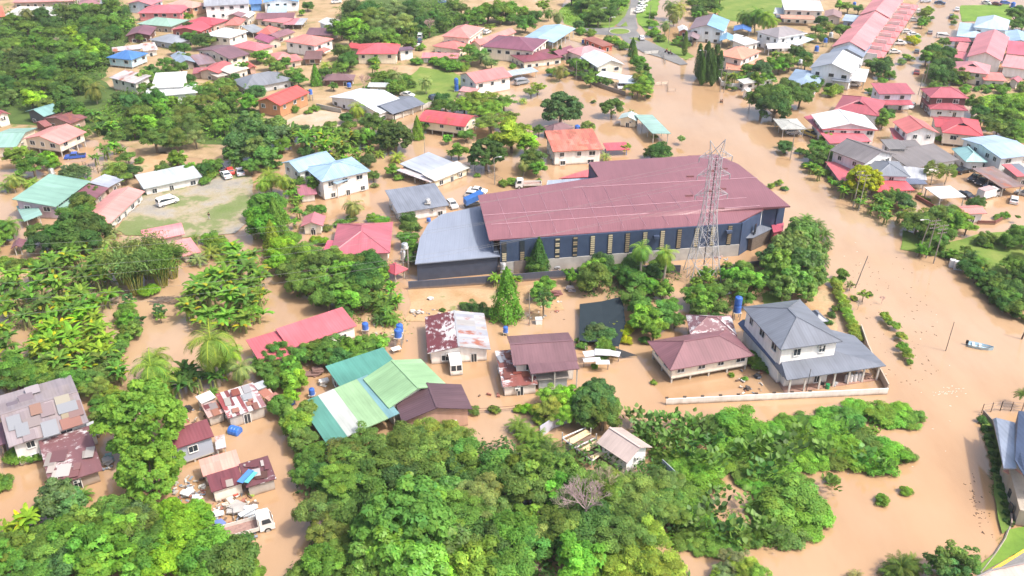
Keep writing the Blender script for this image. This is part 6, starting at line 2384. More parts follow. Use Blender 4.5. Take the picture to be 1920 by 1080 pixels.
# ------------------------------------------------------------------ people
def person(label, x, y, z, top, legs, pose='stand', rz=0.0, hair='2a2220', sc=1.0):
    p = G(x, y, z)
    t = thing('person', label, 'person', p, rz)
    t.scale = (sc, sc, sc)
    sit = pose == 'ride'
    wade = pose == 'wade'
    if sit:
        J = {'pel': (0, 0, .85), 'hl': (.0, .1, .82), 'kl': (.38, .16, .78), 'al': (.3, .17, .36), 'tl': (.45, .17, .32), 'hr': (0, -.1, .82), 'kr': (.38, -.16, .78), 'ar': (.3, -.17, .36), 'tr': (.45, -.17, .32)}
        arm = [(.0, .2, 1.32), (.22, .26, 1.12), (.48, .26, 1.1)]
    else:
        J = {'pel': (0, 0, .92), 'hl': (0, .09, .88), 'kl': (.03, .1, .48), 'al': (-.02, .11, .08), 'tl': (.14, .12, .03), 'hr': (0, -.09, .88), 'kr': (.06, -.1, .48), 'ar': (.02, -.11, .08), 'tr': (.18, -.12, .03)}
        arm = [(.0, .2, 1.4), (.02, .27, 1.12), (.16 if wade else .06, .3, .9)]
    dz = -.07 if sit else 0
    sp = [(0, 0, 1.12 + dz), (0, 0, 1.36 + dz), (.01, 0, 1.5 + dz)]
    hd = [(.02, 0, 1.58 + dz), (.02, 0, 1.7 + dz)]

    def skin(name, pts, edges, rad, mat, col, par):
        me = bpy.data.meshes.new(name)
        me.from_pydata(pts, edges, [])
        o = link(name, me, par, tuple(col) + (0,))
        me.materials.append(mat)
        md = o.modifiers.new('skin', 'SKIN')
        for v, r in zip(me.skin_vertices[0].data, rad):
            v.radius = r
        me.skin_vertices[0].data[0].use_root = True
        s = o.modifiers.new('sub', 'SUBSURF')
        s.levels = s.render_levels = 1
        return o
    P = [J['pel']] + sp + hd + [J[k] for k in ('hl', 'kl', 'al', 'tl', 'hr', 'kr', 'ar', 'tr')]
    E_ = [(0, 1), (1, 2), (2, 3), (3, 4), (4, 5), (0, 6), (6, 7), (7, 8), (8, 9), (0, 10), (10, 11), (11, 12), (12, 13)]
    R_ = [(.15, .11), (.13, .1), (.16, .1), (.06, .06), (.085, .095), (.07, .08), (.085, .085), (.06, .06), (.045, .045), (.04, .03), (.085, .085), (.06, .06), (.045, .045), (.04, .03)]
    i = len(P)
    for s in (1, -1):
        for k, a in enumerate(arm):
            P.append((a[0], a[1] * s, a[2]))
            R_.append(((.05, .05), (.04, .04), (.03, .03))[k])
        E_ += [(2, i), (i, i + 1), (i + 1, i + 2)]
        for f in range(5):
            a = P[i + 2]
            P.append((a[0] + .09, a[1] + (f - 2) * .018, a[2] - .06 + .01 * f))
            R_.append((.009, .009))
            E_.append((i + 2, len(P) - 1))
        i = len(P)
    b = skin('body', P, E_, R_, SKIN, alb('a8785c'), t)
    sh_ = skin('shirt', [J['pel']] + sp[:2] + [(0, .2, arm[0][2]), (arm[1][0], arm[1][1], arm[1][2]), (0, -.2, arm[0][2]), (arm[1][0], -arm[1][1], arm[1][2])], [(0, 1), (1, 2), (2, 3), (3, 4), (2, 5), (5, 6)],
               [(.165, .125), (.15, .12), (.175, .12), (.075, .075), (.06, .06), (.075, .075), (.06, .06)], CLOTH, alb(top), b)
    tr_ = skin('trousers', [J['pel'], J['hl'], J['kl'], J['al'], J['hr'], J['kr'], J['ar']], [(0, 1), (1, 2), (2, 3), (0, 4), (4, 5), (5, 6)],
               [(.16, .12), (.1, .1), (.075, .075), (.06, .06), (.1, .1), (.075, .075), (.06, .06)], CLOTH, alb(legs), b)
    m = MB()
    m.lathe((.0, 0, 1.69 + dz), [(.1, -.06), (.105, .0), (.09, .07), (.04, .11)], 10)
    put('hair', m, CLOTH, b, alb(hair))
    return t


person("person in a dark top standing on the muddy field", 393, 412, .1, '3a3c48', 'd8d4d0', rz=-2)
person("left one of two people wading in dark clothes in the flooded road", 1350.5, 197, -.75, '4a3838', '3a3434', 'wade', 2)
person("right one of two people wading in dark clothes in the flooded road", 1353.5, 197, -.75, '6a3c3c', '3a3434', 'wade', 2)


def motorbike(label, x, y, rz):
    t = thing('motorcycle', label, 'motorcycle', G(x, y, .2), rz, 'motorcycles')
    for xx in (-.62, .62):
        m = MB()
        m.tube([(xx, -.05, .3), (xx, .05, .3)], .3, 12)
        put('wheel', m, RUBBER, t)
    m = MB()
    m.tube([(-.6, 0, .35), (-.1, 0, .5), (.3, 0, .6), (.5, 0, .9)], [.06, .14, .12, .05], 6)
    put('frame', m, PLAIN, t, alb('a83c34'))
    m = MB()
    m.box((-.2, 0, .78), (.7, .22, .1))
    put('seat', m, RUBBER, t)
    m = MB()
    m.tube([(.45, -.3, 1.02), (.5, 0, .98), (.45, .3, 1.02)], .025, 5)
    put('handlebar', m, STEEL, t, alb('888888'))
    return t


motorbike("left motorcycle on the road edge below the roundabout", 1250, 99, 2.4)
motorbike("right motorcycle on the road edge below the roundabout", 1257, 102, 2.4)
person("person in red riding the left motorcycle", 1250, 99, .2, 'c83c34', '3a3c44', 'ride', 2.4)
person("person in dark blue riding the right motorcycle", 1257, 102, .2, '3c4458', '3a3c44', 'ride', 2.4)
# ------------------------------------------------------------------ plants
def quads_mesh(name, V4, tone, mats, extra=None, mi=None):
    """V4: (n,4,3) quads; tone: (n,3) leaf tint; extra: MB appended with tint 1"""
    n = len(V4)
    v = V4.reshape(-1, 3)
    me = bpy.data.meshes.new(name)
    me.vertices.add(n * 4)
    me.vertices.foreach_set('co', v.astype(np.float32).ravel())
    me.loops.add(n * 4)
    me.loops.foreach_set('vertex_index', np.arange(n * 4, dtype=np.int32))
    me.polygons.add(n)
    me.polygons.foreach_set('loop_start', np.arange(0, n * 4, 4, dtype=np.int32))
    me.polygons.foreach_set('loop_total', np.full(n, 4, dtype=np.int32))
    at = me.attributes.new('tone', 'FLOAT_COLOR', 'POINT')
    c = np.ones((n * 4, 4), np.float32)
    c[:, :3] = np.repeat(tone, 4, axis=0)
    at.data.foreach_set('color', c.ravel())
    for m in (mats if isinstance(mats, (list, tuple)) else [mats]):
        me.materials.append(m)
    me.update()
    me.validate()
    return me


def unit(a):
    return a / np.maximum(1e-6, np.linalg.norm(a, axis=-1, keepdims=True))


def leaf_quads(c, nrm_, size, asp=.5, tdir=None):
    n = len(c)
    if tdir is None:
        tdir = rng.normal(size=(n, 3))
    t = tdir - nrm_ * (tdir * nrm_).sum(1, keepdims=True)
    t = unit(t)
    b = np.cross(nrm_, t)
    s = np.asarray(size).reshape(-1, 1)
    fold = nrm_ * s * .12
    return np.stack([c - t * s, c + b * s * asp - fold, c + t * s, c - b * s * asp - fold], 1)


def tones(n, spread=.28, yellow=.06):
    k = np.exp(rng.normal(0, spread, (n, 1)))
    y = rng.normal(0, yellow, (n, 1))
    return np.clip(np.concatenate([k * (1 + y), k, k * (1 - y)], 1), .2, 2.6)


def clumpy(nclump, per, leaf, vs=.8, r0=(.22, .38), shell=(.55, .9), low=-.35, asp=.5, spread=.25, upb=.6, seed=0, flat=0.0):
    """unit crown: leaf clumps spread through an uneven dome"""
    global rng
    keep, rng = rng, np.random.default_rng(seed)
    d = unit(rng.normal(size=(nclump * 3, 3)))
    d = d[d[:, 2] > low][:nclump]
    rad = rng.uniform(shell[0], shell[1], (len(d), 1)) * (1 + .13 * np.sin(3 * np.arctan2(d[:, 1:2], d[:, 0:1]) + seed))
    cen = d * rad * np.array([1, 1, vs])
    cr = rng.uniform(r0[0], r0[1], len(d))
    q, tn = [], []
    for k in range(len(d)):
        n = int(per * (cr[k] / np.mean(r0)) ** 2)
        e = unit(rng.normal(size=(n, 3)))
        e[:, 2] = np.where(e[:, 2] < -.25, -e[:, 2], e[:, 2])
        p = cen[k] + e * cr[k] * rng.uniform(.55, 1.05, (n, 1)) * np.array([1, 1, .78 - flat])
        nn = unit(e + np.array([0, 0, upb]) + rng.normal(0, .36, (n, 3)))
        q.append(leaf_quads(p, nn, leaf * rng.uniform(.65, 1.25, n), asp))
        tn.append(tones(n, .11) * tones(1, spread))
    V4, T4 = np.concatenate(q), np.concatenate(tn)
    rng = keep
    return V4, T4


def trunk_mesh(height, r, spread, seed, nl=5):
    rr_ = random.Random(seed)
    m = MB()
    top = (rr_.uniform(-.1, .1), rr_.uniform(-.1, .1), 0)
    m.tube([(0, 0, -height - .25), (top[0] * .5, top[1] * .5, -height * .45), top], [r * 1.25, r, r * .7], 7)
    for k in range(nl):
        a = 2 * math.pi * k / nl + rr_.uniform(-.4, .4)
        s = spread * rr_.uniform(.5, .85)
        z0 = -height * rr_.uniform(.1, .45)
        m.tube([(top[0] * .7, top[1] * .7, z0), (math.cos(a) * s * .5, math.sin(a) * s * .5, z0 * .3 + .08), (math.cos(a) * s, math.sin(a) * s, rr_.uniform(.1, .35))], [r * .6, r * .4, r * .15], 5)
    me = m.mesh("trunk", BARK)
    return me


def M_(name, V4, T4, mat):
    return quads_mesh(name, V4, T4, mat)


CROWN, TRUNK = {}, {}
for s in range(4):
    CROWN[('r', s)] = M_("crown", *clumpy(46, 190, .062, .85, (.2, .34), (.55, .84), -.45, .55, .16, .5, 100 + s), LEAF)
    CROWN[('s', s)] = M_("crown", *clumpy(44, 170, .058, .72, (.18, .36), (.42, .95), -.3, .5, .24, .7, 200 + s, .1), LEAF)
for s in range(3):
    CROWN[('D', s)] = M_("crown", *clumpy(170, 95, .056, .84, (.12, .19), (.66, .92), -.45, .6, .1, .5, 220 + s), LEAF)
    CROWN[('R', s)] = M_("crown", *clumpy(54, 190, .045, .6, (.15, .3), (.4, .98), -.2, .4, .2, .9, 240 + s, .2), LEAF)
    CROWN[('G', s)] = M_("crown", *clumpy(40, 120, .085, .85, (.18, .34), (.4, .9), -.4, .5, .22, .6, 260 + s), LEAF)
    CROWN[('H', s)] = M_("crown", *clumpy(50, 170, .06, .82, (.2, .38), (.4, .82), -.45, .5, .2, .5, 280 + s), LEAF)
    CROWN[('L', s)] = M_("crown", *clumpy(44, 170, .075, .9, (.2, .34), (.45, .88), -.55, .6, .2, .5, 300 + s), GLOSSLEAF)
    CROWN[('f', s)] = M_("crown", *clumpy(34, 330, .05, 1.05, (.2, .36), (.35, .85), -.6, .16, .2, .2, 400 + s), LEAF)
    CROWN[('o', s)] = M_("crown", *clumpy(26, 85, .075, .95, (.16, .28), (.35, .95), -.5, .5, .25, .6, 500 + s), LEAF)
for s in range(4):
    V4, T4 = clumpy(40, 210, .05, .6, (.2, .36), (.3, .85), -.02, .55, .16, .8, 640 + s, .15)
    CROWN[('V', s)] = M_("crown", V4, T4, LEAF)
    V4, T4 = clumpy(30, 150, .07, .75, (.24, .42), (.35, .8), -.05, .5, .22, .6, 600 + s)
    CROWN[('u', s)] = M_("crown", V4, T4, LEAF)
for s in range(3):
    TRUNK[s] = trunk_mesh(1.15, .075, .75, 30 + s)
    TRUNK[('x', s)] = None


def cone_crown(seed, col=False):
    r_ = np.random.default_rng(seed)
    n = 5200
    z = r_.uniform(0, 1, n) ** (1.0 if col else 1.25)
    a = r_.uniform(0, 2 * np.pi, n)
    prof = (np.sin(np.pi * np.clip(z * .92 + .08, 0, 1)) ** .45) if col else (1 - z) ** .75
    rad = prof * (1 + .16 * np.sin(5 * a + 9 * z) + .1 * np.sin(9 * a - 15 * z)) * r_.uniform(.72, 1.05, n)
    p = np.stack([rad * np.cos(a), rad * np.sin(a), z], 1)
    nn = unit(np.stack([np.cos(a), np.sin(a), np.full(n, .5)], 1) + r_.normal(0, .4, (n, 3)))
    sc = np.array([1, 1, 1.0])
    q = leaf_quads(p * np.array([1, 1, 3.2 if not col else 1]), nn, .09 * r_.uniform(.6, 1.2, n), .45)
    return q, tones(n, .2)


for s in range(2):
    CROWN[('c', s)] = M_("crown", *cone_crown(700 + s), LEAF)


def cypress(seed):
    r_ = np.random.default_rng(seed)
    n = 5200
    z = r_.uniform(0, 1, n)
    a = r_.uniform(0, 2 * np.pi, n)
    prof = np.clip(np.minimum((z + .05) * 5, 1) * (1 - z) ** .38, 0.02, 1)
    rad = prof * (1 + .2 * np.sin(4 * a + 14 * z) + .12 * np.sin(7 * a - 25 * z)) * r_.uniform(.7, 1.05, n)
    p = np.stack([rad * np.cos(a), rad * np.sin(a), z * 7.5], 1)
    nn = unit(np.stack([np.cos(a), np.sin(a), np.full(n, .25)], 1) + r_.normal(0, .35, (n, 3)))
    return leaf_quads(p, nn, .13 * r_.uniform(.6, 1.3, n), .35, np.tile([0, 0, 1.0], (n, 1))), tones(n, .2)


for s in range(2):
    CROWN[('k', s)] = M_("crown", *cypress(720 + s), LEAF)


def frond_set(seed, nf, length, leaflets, droop, wid, up=(.1, 1.25), yellow=.25):
    """palm crown: arching fronds built from separate leaflets, crown centre at 0"""
    r_ = np.random.default_rng(seed)
    Q, Tn = [], []
    for k in range(nf):
        a = 2 * np.pi * (k * .381966 % 1) + r_.uniform(-.15, .15)
        q = k / max(1, nf - 1)
        el = up[1] + (up[0] - up[1]) * q ** .8
        L = length * r_.uniform(.85, 1.08)
        ts = np.linspace(0, 1, leaflets)
        da = np.array([np.cos(a), np.sin(a), 0])
        th = el - ts * droop * r_.uniform(.85, 1.2)
        step = L / leaflets
        xy = np.cumsum(np.cos(th)) * step
        zz = np.cumsum(np.sin(th)) * step
        sp = da[None] * xy[:, None] + np.array([0, 0, 1])[None] * zz[:, None]
        side = np.array([-np.sin(a), np.cos(a), 0])
        fwd = da[None] * np.cos(th)[:, None] + np.array([0, 0, 1])[None] * np.sin(th)[:, None]
        upv = np.cross(fwd, side)
        upv *= np.sign(upv[:, 2:3] + 1e-6)
        ll = wid * np.sin(np.pi * np.clip(ts * .9 + .1, 0, 1)) ** .6
        old = (q > .72) * r_.uniform(0, 1)
        base = np.array([1 + yellow * 2.2 * old + r_.normal(0, .08), 1 + .15 * old, 1 - .3 * old]) * np.exp(r_.normal(0, .14))
        for s in (-1, 1):
            d = unit(side[None] * s + fwd * .65 - np.array([0, 0, 1])[None] * (.35 + .3 * q) + r_.normal(0, .1, (leaflets, 3)))
            c = sp + d * ll[:, None] * .5
            nn = unit(upv + side[None] * s * -.3)
            nn = unit(nn - d * (nn * d).sum(1, keepdims=True))
            b = np.cross(nn, d)
            w = step * .62
            Q.append(np.stack([sp - b * w * .6, sp + b * w * .6, c + d * ll[:, None] * .5 + b * w * .18, c + d * ll[:, None] * .5 - b * w * .18], 1))
            Tn.append(np.clip(base[None] * np.exp(r_.normal(0, .1, (leaflets, 1))), .2, 3))
        # rachis
        w = .035 * length / 3
        Q.append(np.stack([sp[:-1] - side * w, sp[:-1] + side * w, sp[1:] + side * w * .8, sp[1:] - side * w * .8], 1) + np.array([0, 0, .02]))
        Tn.append(np.tile([[1.7, 1.35, .9]], (leaflets - 1, 1)))
    return np.concatenate(Q), np.concatenate(Tn)


for s in range(3):
    CROWN[('p', s)] = M_("fronds", *frond_set(800 + s, 26, 1.0, 34, 1.75 + .2 * s, .29, (-.55, 1.35)), LEAF)
    CROWN[('a', s)] = M_("fronds", *frond_set(830 + s, 26, 1.0, 20, 1.5, .2, (.35, 1.45), .15), LEAF)


def fan_palm(seed):
    r_ = np.random.default_rng(seed)
    Q, Tn = [], []
    for k in range(46):
        d = unit(r_.normal(size=3))
        if d[2] < -.55:
            d[2] *= -1
        c = d * .55
        t1 = unit(np.cross(d, [0, 0, 1.0]) + 1e-3)
        t2 = np.cross(t1, d)
        for q in range(9):
            a = -1.5 + 3 * q / 8
            e = unit(d * np.cos(a) * .8 + t1 * np.sin(a) + d * .2 - np.array([0, 0, .25]))
            w = t2 * .04
            Q.append(np.array([c - w * .4, c + w * .4, c + e * .42 + w, c + e * .42 - w]))
            Tn.append(np.array([1, 1, 1]) * np.exp(r_.normal(0, .18)))
    return np.array(Q), np.array(Tn)


CROWN[('F', 0)] = M_("fronds", *fan_palm(860), LEAF)


def banana(seed):
    """three to five stems of broad arching leaves; unit = crown radius 1, foot at z = 0"""
    r_ = np.random.default_rng(seed)
    Q, Tn = [], []
    for s in range(r_.integers(2, 5)):
        o = np.array([r_.uniform(-.45, .45), r_.uniform(-.45, .45), 0])
        hs_ = r_.uniform(.7, 1.25)
        nf = r_.integers(8, 11)
        for k in range(nf):
            a = 2 * np.pi * (k * .39 % 1) + r_.uniform(-.3, .3)
            el = r_.uniform(.85, 1.5) - .12 * k / nf
            L, W_ = r_.uniform(.8, 1.15), r_.uniform(.1, .145)
            n = 7
            ts = np.linspace(0, 1, n + 1)
            th = el - ts * r_.uniform(1.3, 2.2)
            d = np.array([np.cos(a), np.sin(a), 0])
            x = np.concatenate([[0], np.cumsum(np.cos(th[:-1]))]) * L / n
            z = np.concatenate([[0], np.cumsum(np.sin(th[:-1]))]) * L / n
            sp = o + d[None] * x[:, None] + np.array([0, 0, 1])[None] * (z[:, None] + hs_)
            sd_ = np.array([-np.sin(a), np.cos(a), 0])
            w = W_ * np.sin(np.pi * (ts * .86 + .1)) ** .55
            sag = np.array([0, 0, .35])
            old = r_.uniform() < .11
            base = np.array([2.6, 1.35, .6]) if old else np.array([1, 1, 1]) * np.exp(r_.normal(0, .2)) * np.array([1 + r_.normal(0, .12), 1, .9])
            for sg in (-1, 1):
                e = sp + (sd_[None] * sg - sag[None] * .6) * w[:, None]
                f = np.stack([sp[:-1], e[:-1], e[1:], sp[1:]], 1) if sg > 0 else np.stack([e[:-1], sp[:-1], sp[1:], e[1:]], 1)
                Q.append(f)
                Tn.append(np.clip(base[None] * np.exp(r_.normal(0, .1, (n, 1))), .2, 3))
    return np.concatenate(Q), np.concatenate(Tn)


for s in range(6):
    CROWN[('n', s)] = M_("leaves", *banana(900 + s), LEAF)
m = MB()
for k in range(3):
    m.tube([(.25 * math.cos(k * 2.1), .25 * math.sin(k * 2.1), -.1), (.2 * math.cos(k * 2.1), .2 * math.sin(k * 2.1), 1.0)], [.085, .055], 6)
BSTEM = m.mesh("stem", BARK)
m = MB()
pts = [(.0, 0, -1.15), (.05, 0, -.75), (.06, .02, -.35), (0, 0, .02)]
m.tube(pts, [.05, .04, .035, .045], 7)
PTRUNK = m.mesh("trunk", BARK)


def bamboo(seed):
    r_ = np.random.default_rng(seed)
    Q, Tn = [], []
    for k in range(46):
        a = r_.uniform(0, 2 * np.pi)
        d = np.array([np.cos(a), np.sin(a), 0])
        reach, top = r_.uniform(.25, .95), r_.uniform(.85, 1.35)
        n = 130
        t = r_.uniform(.25, 1, n)
        p = d[None] * (reach * t ** 2.2)[:, None] + np.array([0, 0, 1])[None] * (top * np.sin(t * 1.9) / np.sin(1.57))[:, None]
        p += r_.normal(0, .075, (n, 3))
        td = unit(d[None] + np.array([0, 0, -.6])[None] + r_.normal(0, .45, (n, 3)))
        nn = unit(np.array([0, 0, 1.0])[None] + r_.normal(0, .5, (n, 3)))
        Q.append(leaf_quads(p, nn, .07 * r_.uniform(.6, 1.3, n), .2, td))
        Tn.append(tones(n, .18) * tones(1, .2))
    return np.concatenate(Q), np.concatenate(Tn)


CROWN[('B', 0)] = M_("leaves", *bamboo(950), LEAF)
CROWN[('B', 1)] = M_("leaves", *bamboo(951), LEAF)
m = MB()
for k in range(20):
    a = k * 2.4
    m.tube([(.12 * math.cos(a), .12 * math.sin(a), -.1), (.3 * math.cos(a), .3 * math.sin(a), .7), (.55 * math.cos(a), .55 * math.sin(a), 1.05)], [.018, .015, .008], 5)
CULMS = m.mesh("culm_clump", BARK)


def twigs(seed):
    rr_ = random.Random(seed)
    m = MB()

    def grow(p, d, L, r, lv_):
        q = p + d * L
        m.tube([p, q], [r, r * .7], 4, False)
        if lv_ == 0:
            return
        for _ in range(4 if lv_ > 1 else 3):
            e = (d + Vector((rr_.uniform(-1, 1), rr_.uniform(-1, 1), rr_.uniform(-.25, .7))) * .75).normalized()
            grow(q, e, L * rr_.uniform(.55, .8), r * .6, lv_ - 1)
    for k in range(5):
        a = 2 * math.pi * k / 5
        grow(Vector((0, 0, -.5)), Vector((math.cos(a) * .6, math.sin(a) * .6, .8)).normalized(), .42, .022, 4)
    m.tube([(0, 0, -1.4), (0, 0, -.5)], [.06, .04], 6)
    return m.mesh("branches", BARK)


TWIG = twigs(5)


def ears(seed):
    """big heart shaped upright leaves"""
    r_ = np.random.default_rng(seed)
    Q, Tn = [], []
    for k in range(34):
        a = r_.uniform(0, 2 * np.pi)
        rad = r_.uniform(0, .9)
        h_ = r_.uniform(.5, 1.1)
        o = np.array([rad * np.cos(a), rad * np.sin(a), h_])
        d = unit(np.array([np.cos(a) * .7, np.sin(a) * .7, r_.uniform(.2, 1.1)]) + r_.normal(0, .3, 3))
        sd_ = unit(np.cross(d, [0, 0, 1.0]))
        L, w = r_.uniform(.32, .5), r_.uniform(.13, .2)
        for sg in (-1, 1):
            pts = [o, o + d * L * .3 + sd_ * sg * w, o + d * L * .65 + sd_ * sg * w * .75, o + d * L]
            Q.append(np.array(pts if sg > 0 else pts[::-1]))
            Tn.append(np.array([1, 1, 1]) * np.exp(r_.normal(0, .22)))
    return np.array(Q), np.array(Tn)


for s in range(3):
    CROWN[('e', s)] = M_("leaves", *ears(980 + s), GLOSSLEAF)

TINT = {'d': (.066, .142, .032), 'm': (.108, .205, .038), 'l': (.19, .34, .03), 'y': (.36, .42, .015), 'o': (.15, .235, .05), 'b': (.086, .172, .052), 'g': (.135, .27, .036), 'p': (.2, .27, .09), 'w': (.2, .29, .06),
        't': (.4, .3, .26), 'q': (.2, .31, .045)}
ADJ = {'d': 'dark', 'm': 'green', 'l': 'lime', 'y': 'golden', 'o': 'olive', 'b': 'bluish', 'g': 'bright', 'p': 'pale', 'w': 'straw', 't': 'grey', 'q': 'yellowish'}
KIND = {'r': ('round_tree', 'round crowned tree', 'tree'), 's': ('spreading_tree', 'spreading tree', 'tree'), 'D': ('domed_tree', 'dense domed tree', 'tree'), 'R': ('flat_spreading_tree', 'flat topped tree', 'tree'), 'G': ('loose_spreading_tree', 'loose leafy tree', 'tree'), 'H': ('dense_spreading_tree', 'dense shade tree', 'tree'), 'L': ('broadleaf_tree', 'large leaved tree', 'tree'), 'f': ('feathery_tree', 'feathery tree', 'tree'),
        'o': ('open_tree', 'thin open tree', 'tree'), 'u': ('bush', 'leafy bush', 'bush'), 'V': ('vine_mound', 'vine mound', 'bush'), 'c': ('conical_tree', 'conical tree', 'tree'), 'k': ('cypress', 'columnar cypress', 'tree'), 'p': ('coconut_palm', 'coconut palm', 'palm'),
        'a': ('young_palm', 'low bushy palm', 'palm'), 'F': ('fan_palm', 'fan palm', 'palm'), 'n': ('banana_plant', 'banana clump', 'banana plant'), 'B': ('bamboo', 'bamboo clump', 'bamboo'), 'x': ('dead_tree', 'bare twiggy tree', 'tree'),
        'e': ('elephant_ear', 'big leaved marsh plant', 'plant')}
CZ = {'r': .85, 'D': .85, 's': .85, 'R': .9, 'G': .85, 'H': .8, 'L': .9, 'f': 1.0, 'o': 1.25, 'u': .25, 'V': .1, 'x': 1.2, 'p': 1.15, 'a': .35, 'F': 1.5}
PLANTS = []
NVAR = {}
for (k, s) in CROWN:
    NVAR[k] = max(NVAR.get(k, 0), s + 1)


def plant(kind, tint, x, y, w, hk=None):
    """x, y: middle of the crown in the photograph, w its width there (1920 px frame)"""
    if kind == 's':
        kind = 'R' if tint in 'opq' else 'G' if tint in 'gl' else 'H' if tint in 'db' else 's'  # spreading trees sorted into further crown kinds by tint alone
    cz = CZ.get(kind, 0) if hk is None else hk
    if kind in 'ckneB':
        cz = {'c': 1.1, 'k': 3.6, 'n': .75, 'e': .5, 'B': .6}[kind] if hk is None else hk
    z = 0
    hv = rnd.uniform(.8, 1.45) if kind in 'sRGHL' and y > 800 else rnd.uniform(.9, 1.15)
    for _ in range(4):
        p = G(x, y, z)
        R = w / 2 / PPM(p)
        z = min(cz * R * hv, 14)
    tall = kind in 'psrLfoxFRGHD'
    base = Vector((p.x, p.y, 0))
    nm, words, cat = KIND[kind]
    t = thing(nm, '', cat, base, rnd.uniform(0, 6.28))
    s = (len(PLANTS) * 7 + int(x)) % NVAR.get(kind, 1)
    col = [c * rnd.uniform(.92, 1.26) for c in TINT[tint]] + [1]
    sc = R * (rnd.uniform(.86, 1.0) if y > 800 and kind in 'sRGH' else rnd.uniform(.97, 1.06))
    if tall or kind in 'uaV':
        vs = rnd.uniform(.92, 1.08) * (.72 if kind == 'V' else 1)
        if kind == 'V':
            col = [q * 1.2 for q in col]
        if kind == 'x':
            link('branches', TWIG, t, col, Matrix.Translation((0, 0, z)) @ Matrix.Scale(sc * .75, 4))
        else:
            cn = 'fronds' if kind in 'paF' else 'crown'
            c = link(cn, CROWN[(kind, s)], t, col, Matrix.Translation((0, 0, z)) @ Matrix.Diagonal((sc, sc, sc * vs, 1)))
        if kind in 'pF':
            k = z / 1.15
            link('trunk', PTRUNK, t, (.36, .31, .25, 0), Matrix.Translation((0, 0, z)) @ Matrix.Diagonal((max(k, 3.5) * (.9 if kind == 'p' else .7), max(k, 3.5) * .9, k, 1)))
        elif kind not in 'xuaV':
            k = z / 1.05
            link('trunk', TRUNK[s % 3], t, (.2, .16, .12, 0), Matrix.Translation((0, 0, z - .05 * sc)) @ Matrix.Diagonal((sc, sc, max(k, .3), 1)))
    elif kind == 'c':
        link('crown', CROWN[(kind, s)], t, col, Matrix.Diagonal((R, R, R * 1.05, 1)) @ Matrix.Translation((0, 0, .15)))
        link('trunk', TRUNK[s % 3], t, (.2, .16, .12, 0), Matrix.Translation((0, 0, R * .8)) @ Matrix.Diagonal((R * .4, R * .4, R * .9, 1)))
    elif kind == 'k':
        link('crown', CROWN[(kind, s)], t, col, Matrix.Diagonal((R, R, R, 1)) @ Matrix.Translation((0, 0, .2)))
        link('trunk', TRUNK[s % 3], t, (.2, .16, .12, 0), Matrix.Translation((0, 0, R * 1.0)) @ Matrix.Diagonal((R * .3, R * .3, R, 1)))
    else:
        link('leaves', CROWN[(kind, s)], t, col, Matrix.Diagonal((R, R, R, 1)))
        if kind == 'n':
            link('stem', BSTEM, t, (.25, .28, .1, 0), Matrix.Diagonal((R, R, R * .9, 1)))
        elif kind == 'B':
            link('culm_clump', CULMS, t, (.3, .3, .07, 0), Matrix.Diagonal((R, R, R, 1)))
    PLANTS.append((t, kind, tint, x, y, w))
    return t


def P(kind, s):
    """'tint x y w, tint x y w, ...'"""
    for q in s.split(','):
        a = q.split()
        if len(a) >= 4:
            plant(kind, a[0], float(a[1]), float(a[2]), float(a[3]), float(a[4]) if len(a) > 4 else None)


# forest at the upper left
P('s', "m 22 40 36,o 12 62 32,m 50 54 42,d 100 44 38,m 118 26 44,m 150 22 46,o 178 18 38,m 210 16 44,d 233 22 26,m 206 44 46,m 166 42 42,d 165 64 40,d 190 70 42,d 213 60 36,g 233 50 28,l 132 62 36,m 100 64 38,o 75 58 36,m 60 80 42,o 22 80 42,m 88 86 38,l 150 84 42,l 180 94 46,m 120 92 40,d 40 106 48,m 75 110 42,m 105 117 46,m 140 110 46,m 166 114 44,g 190 110 36,d 25 132 46,m 60 134 48,d 95 142 48,m 125 147 46,d 10 156 38,m 45 164 42,m 80 162 42,d 110 168 38,l 60 188 46,o 15 182 38,d 145 162 36,m -8 110 40,m -10 145 40,m -5 60 34,m -10 195 40,o 85 196 36")
P('r', "d 78 30 36,d 92 124 40,m 120 180 44")
P('f', "m 8 92 34,b 200 75 34,p 12 104 30,b 28 168 34,g 120 150 30")
P('x', "t 106 75 22,t 100 86 16")
P('p', "o 48 22 40,o 176 166 58,m 156 152 46")
P('r', "d 128 204 50,m 150 215 36")
# bushes and trees below the forest
P('s', "b 245 192 42,m 262 216 52,b 222 182 30,d 292 186 46,m 275 170 40,g 300 203 40,l 325 192 26,o 358 190 40,m 382 172 36,o 388 188 44,m 408 212 50,g 275 238 52,m 305 240 48,m 292 262 56,d 322 268 40,o 350 212 40,m 376 232 36,m 252 245 40,g 418 238 40,b 200 238 34,m 215 260 40,m 60 312 60,g 30 296 50,l 88 300 40,m 150 250 36,m 440 182 30,o 415 160 40,m 430 158 30,m 358 165 32,d 378 78 40,m 358 72 32,m 392 80 32,d 345 92 30,d 268 65 22,m 262 72 20,m 330 92 28,m 340 128 30,d 352 150 30,m 310 120 30,m 318 138 36")
P('s', "d 560 248 40,m 530 272 40,g 640 255 34,m 600 250 40,d 575 285 34,m 305 318 36,g 332 300 40,m 240 296 34,d 690 300 36,m 660 315 30")
P('s', "d 640 330 34,g 590 345 40,m 560 345 36,m 700 330 26,g 735 320 30,m 660 330 30,m 580 318 30,d 250 320 34,m 235 335 30,g 160 348 36,m 175 360 30,d 385 318 34,m 400 312 36,g 355 318 30,m 470 312 36,m 500 150 30,g 455 128 26,d 525 150 30,m 565 175 26,g 465 195 40,m 430 196 34,m 620 238 30,d 650 222 30,m 795 235 30,d 810 215 34,m 1010 245 26,g 840 262 22,m 875 255 30")
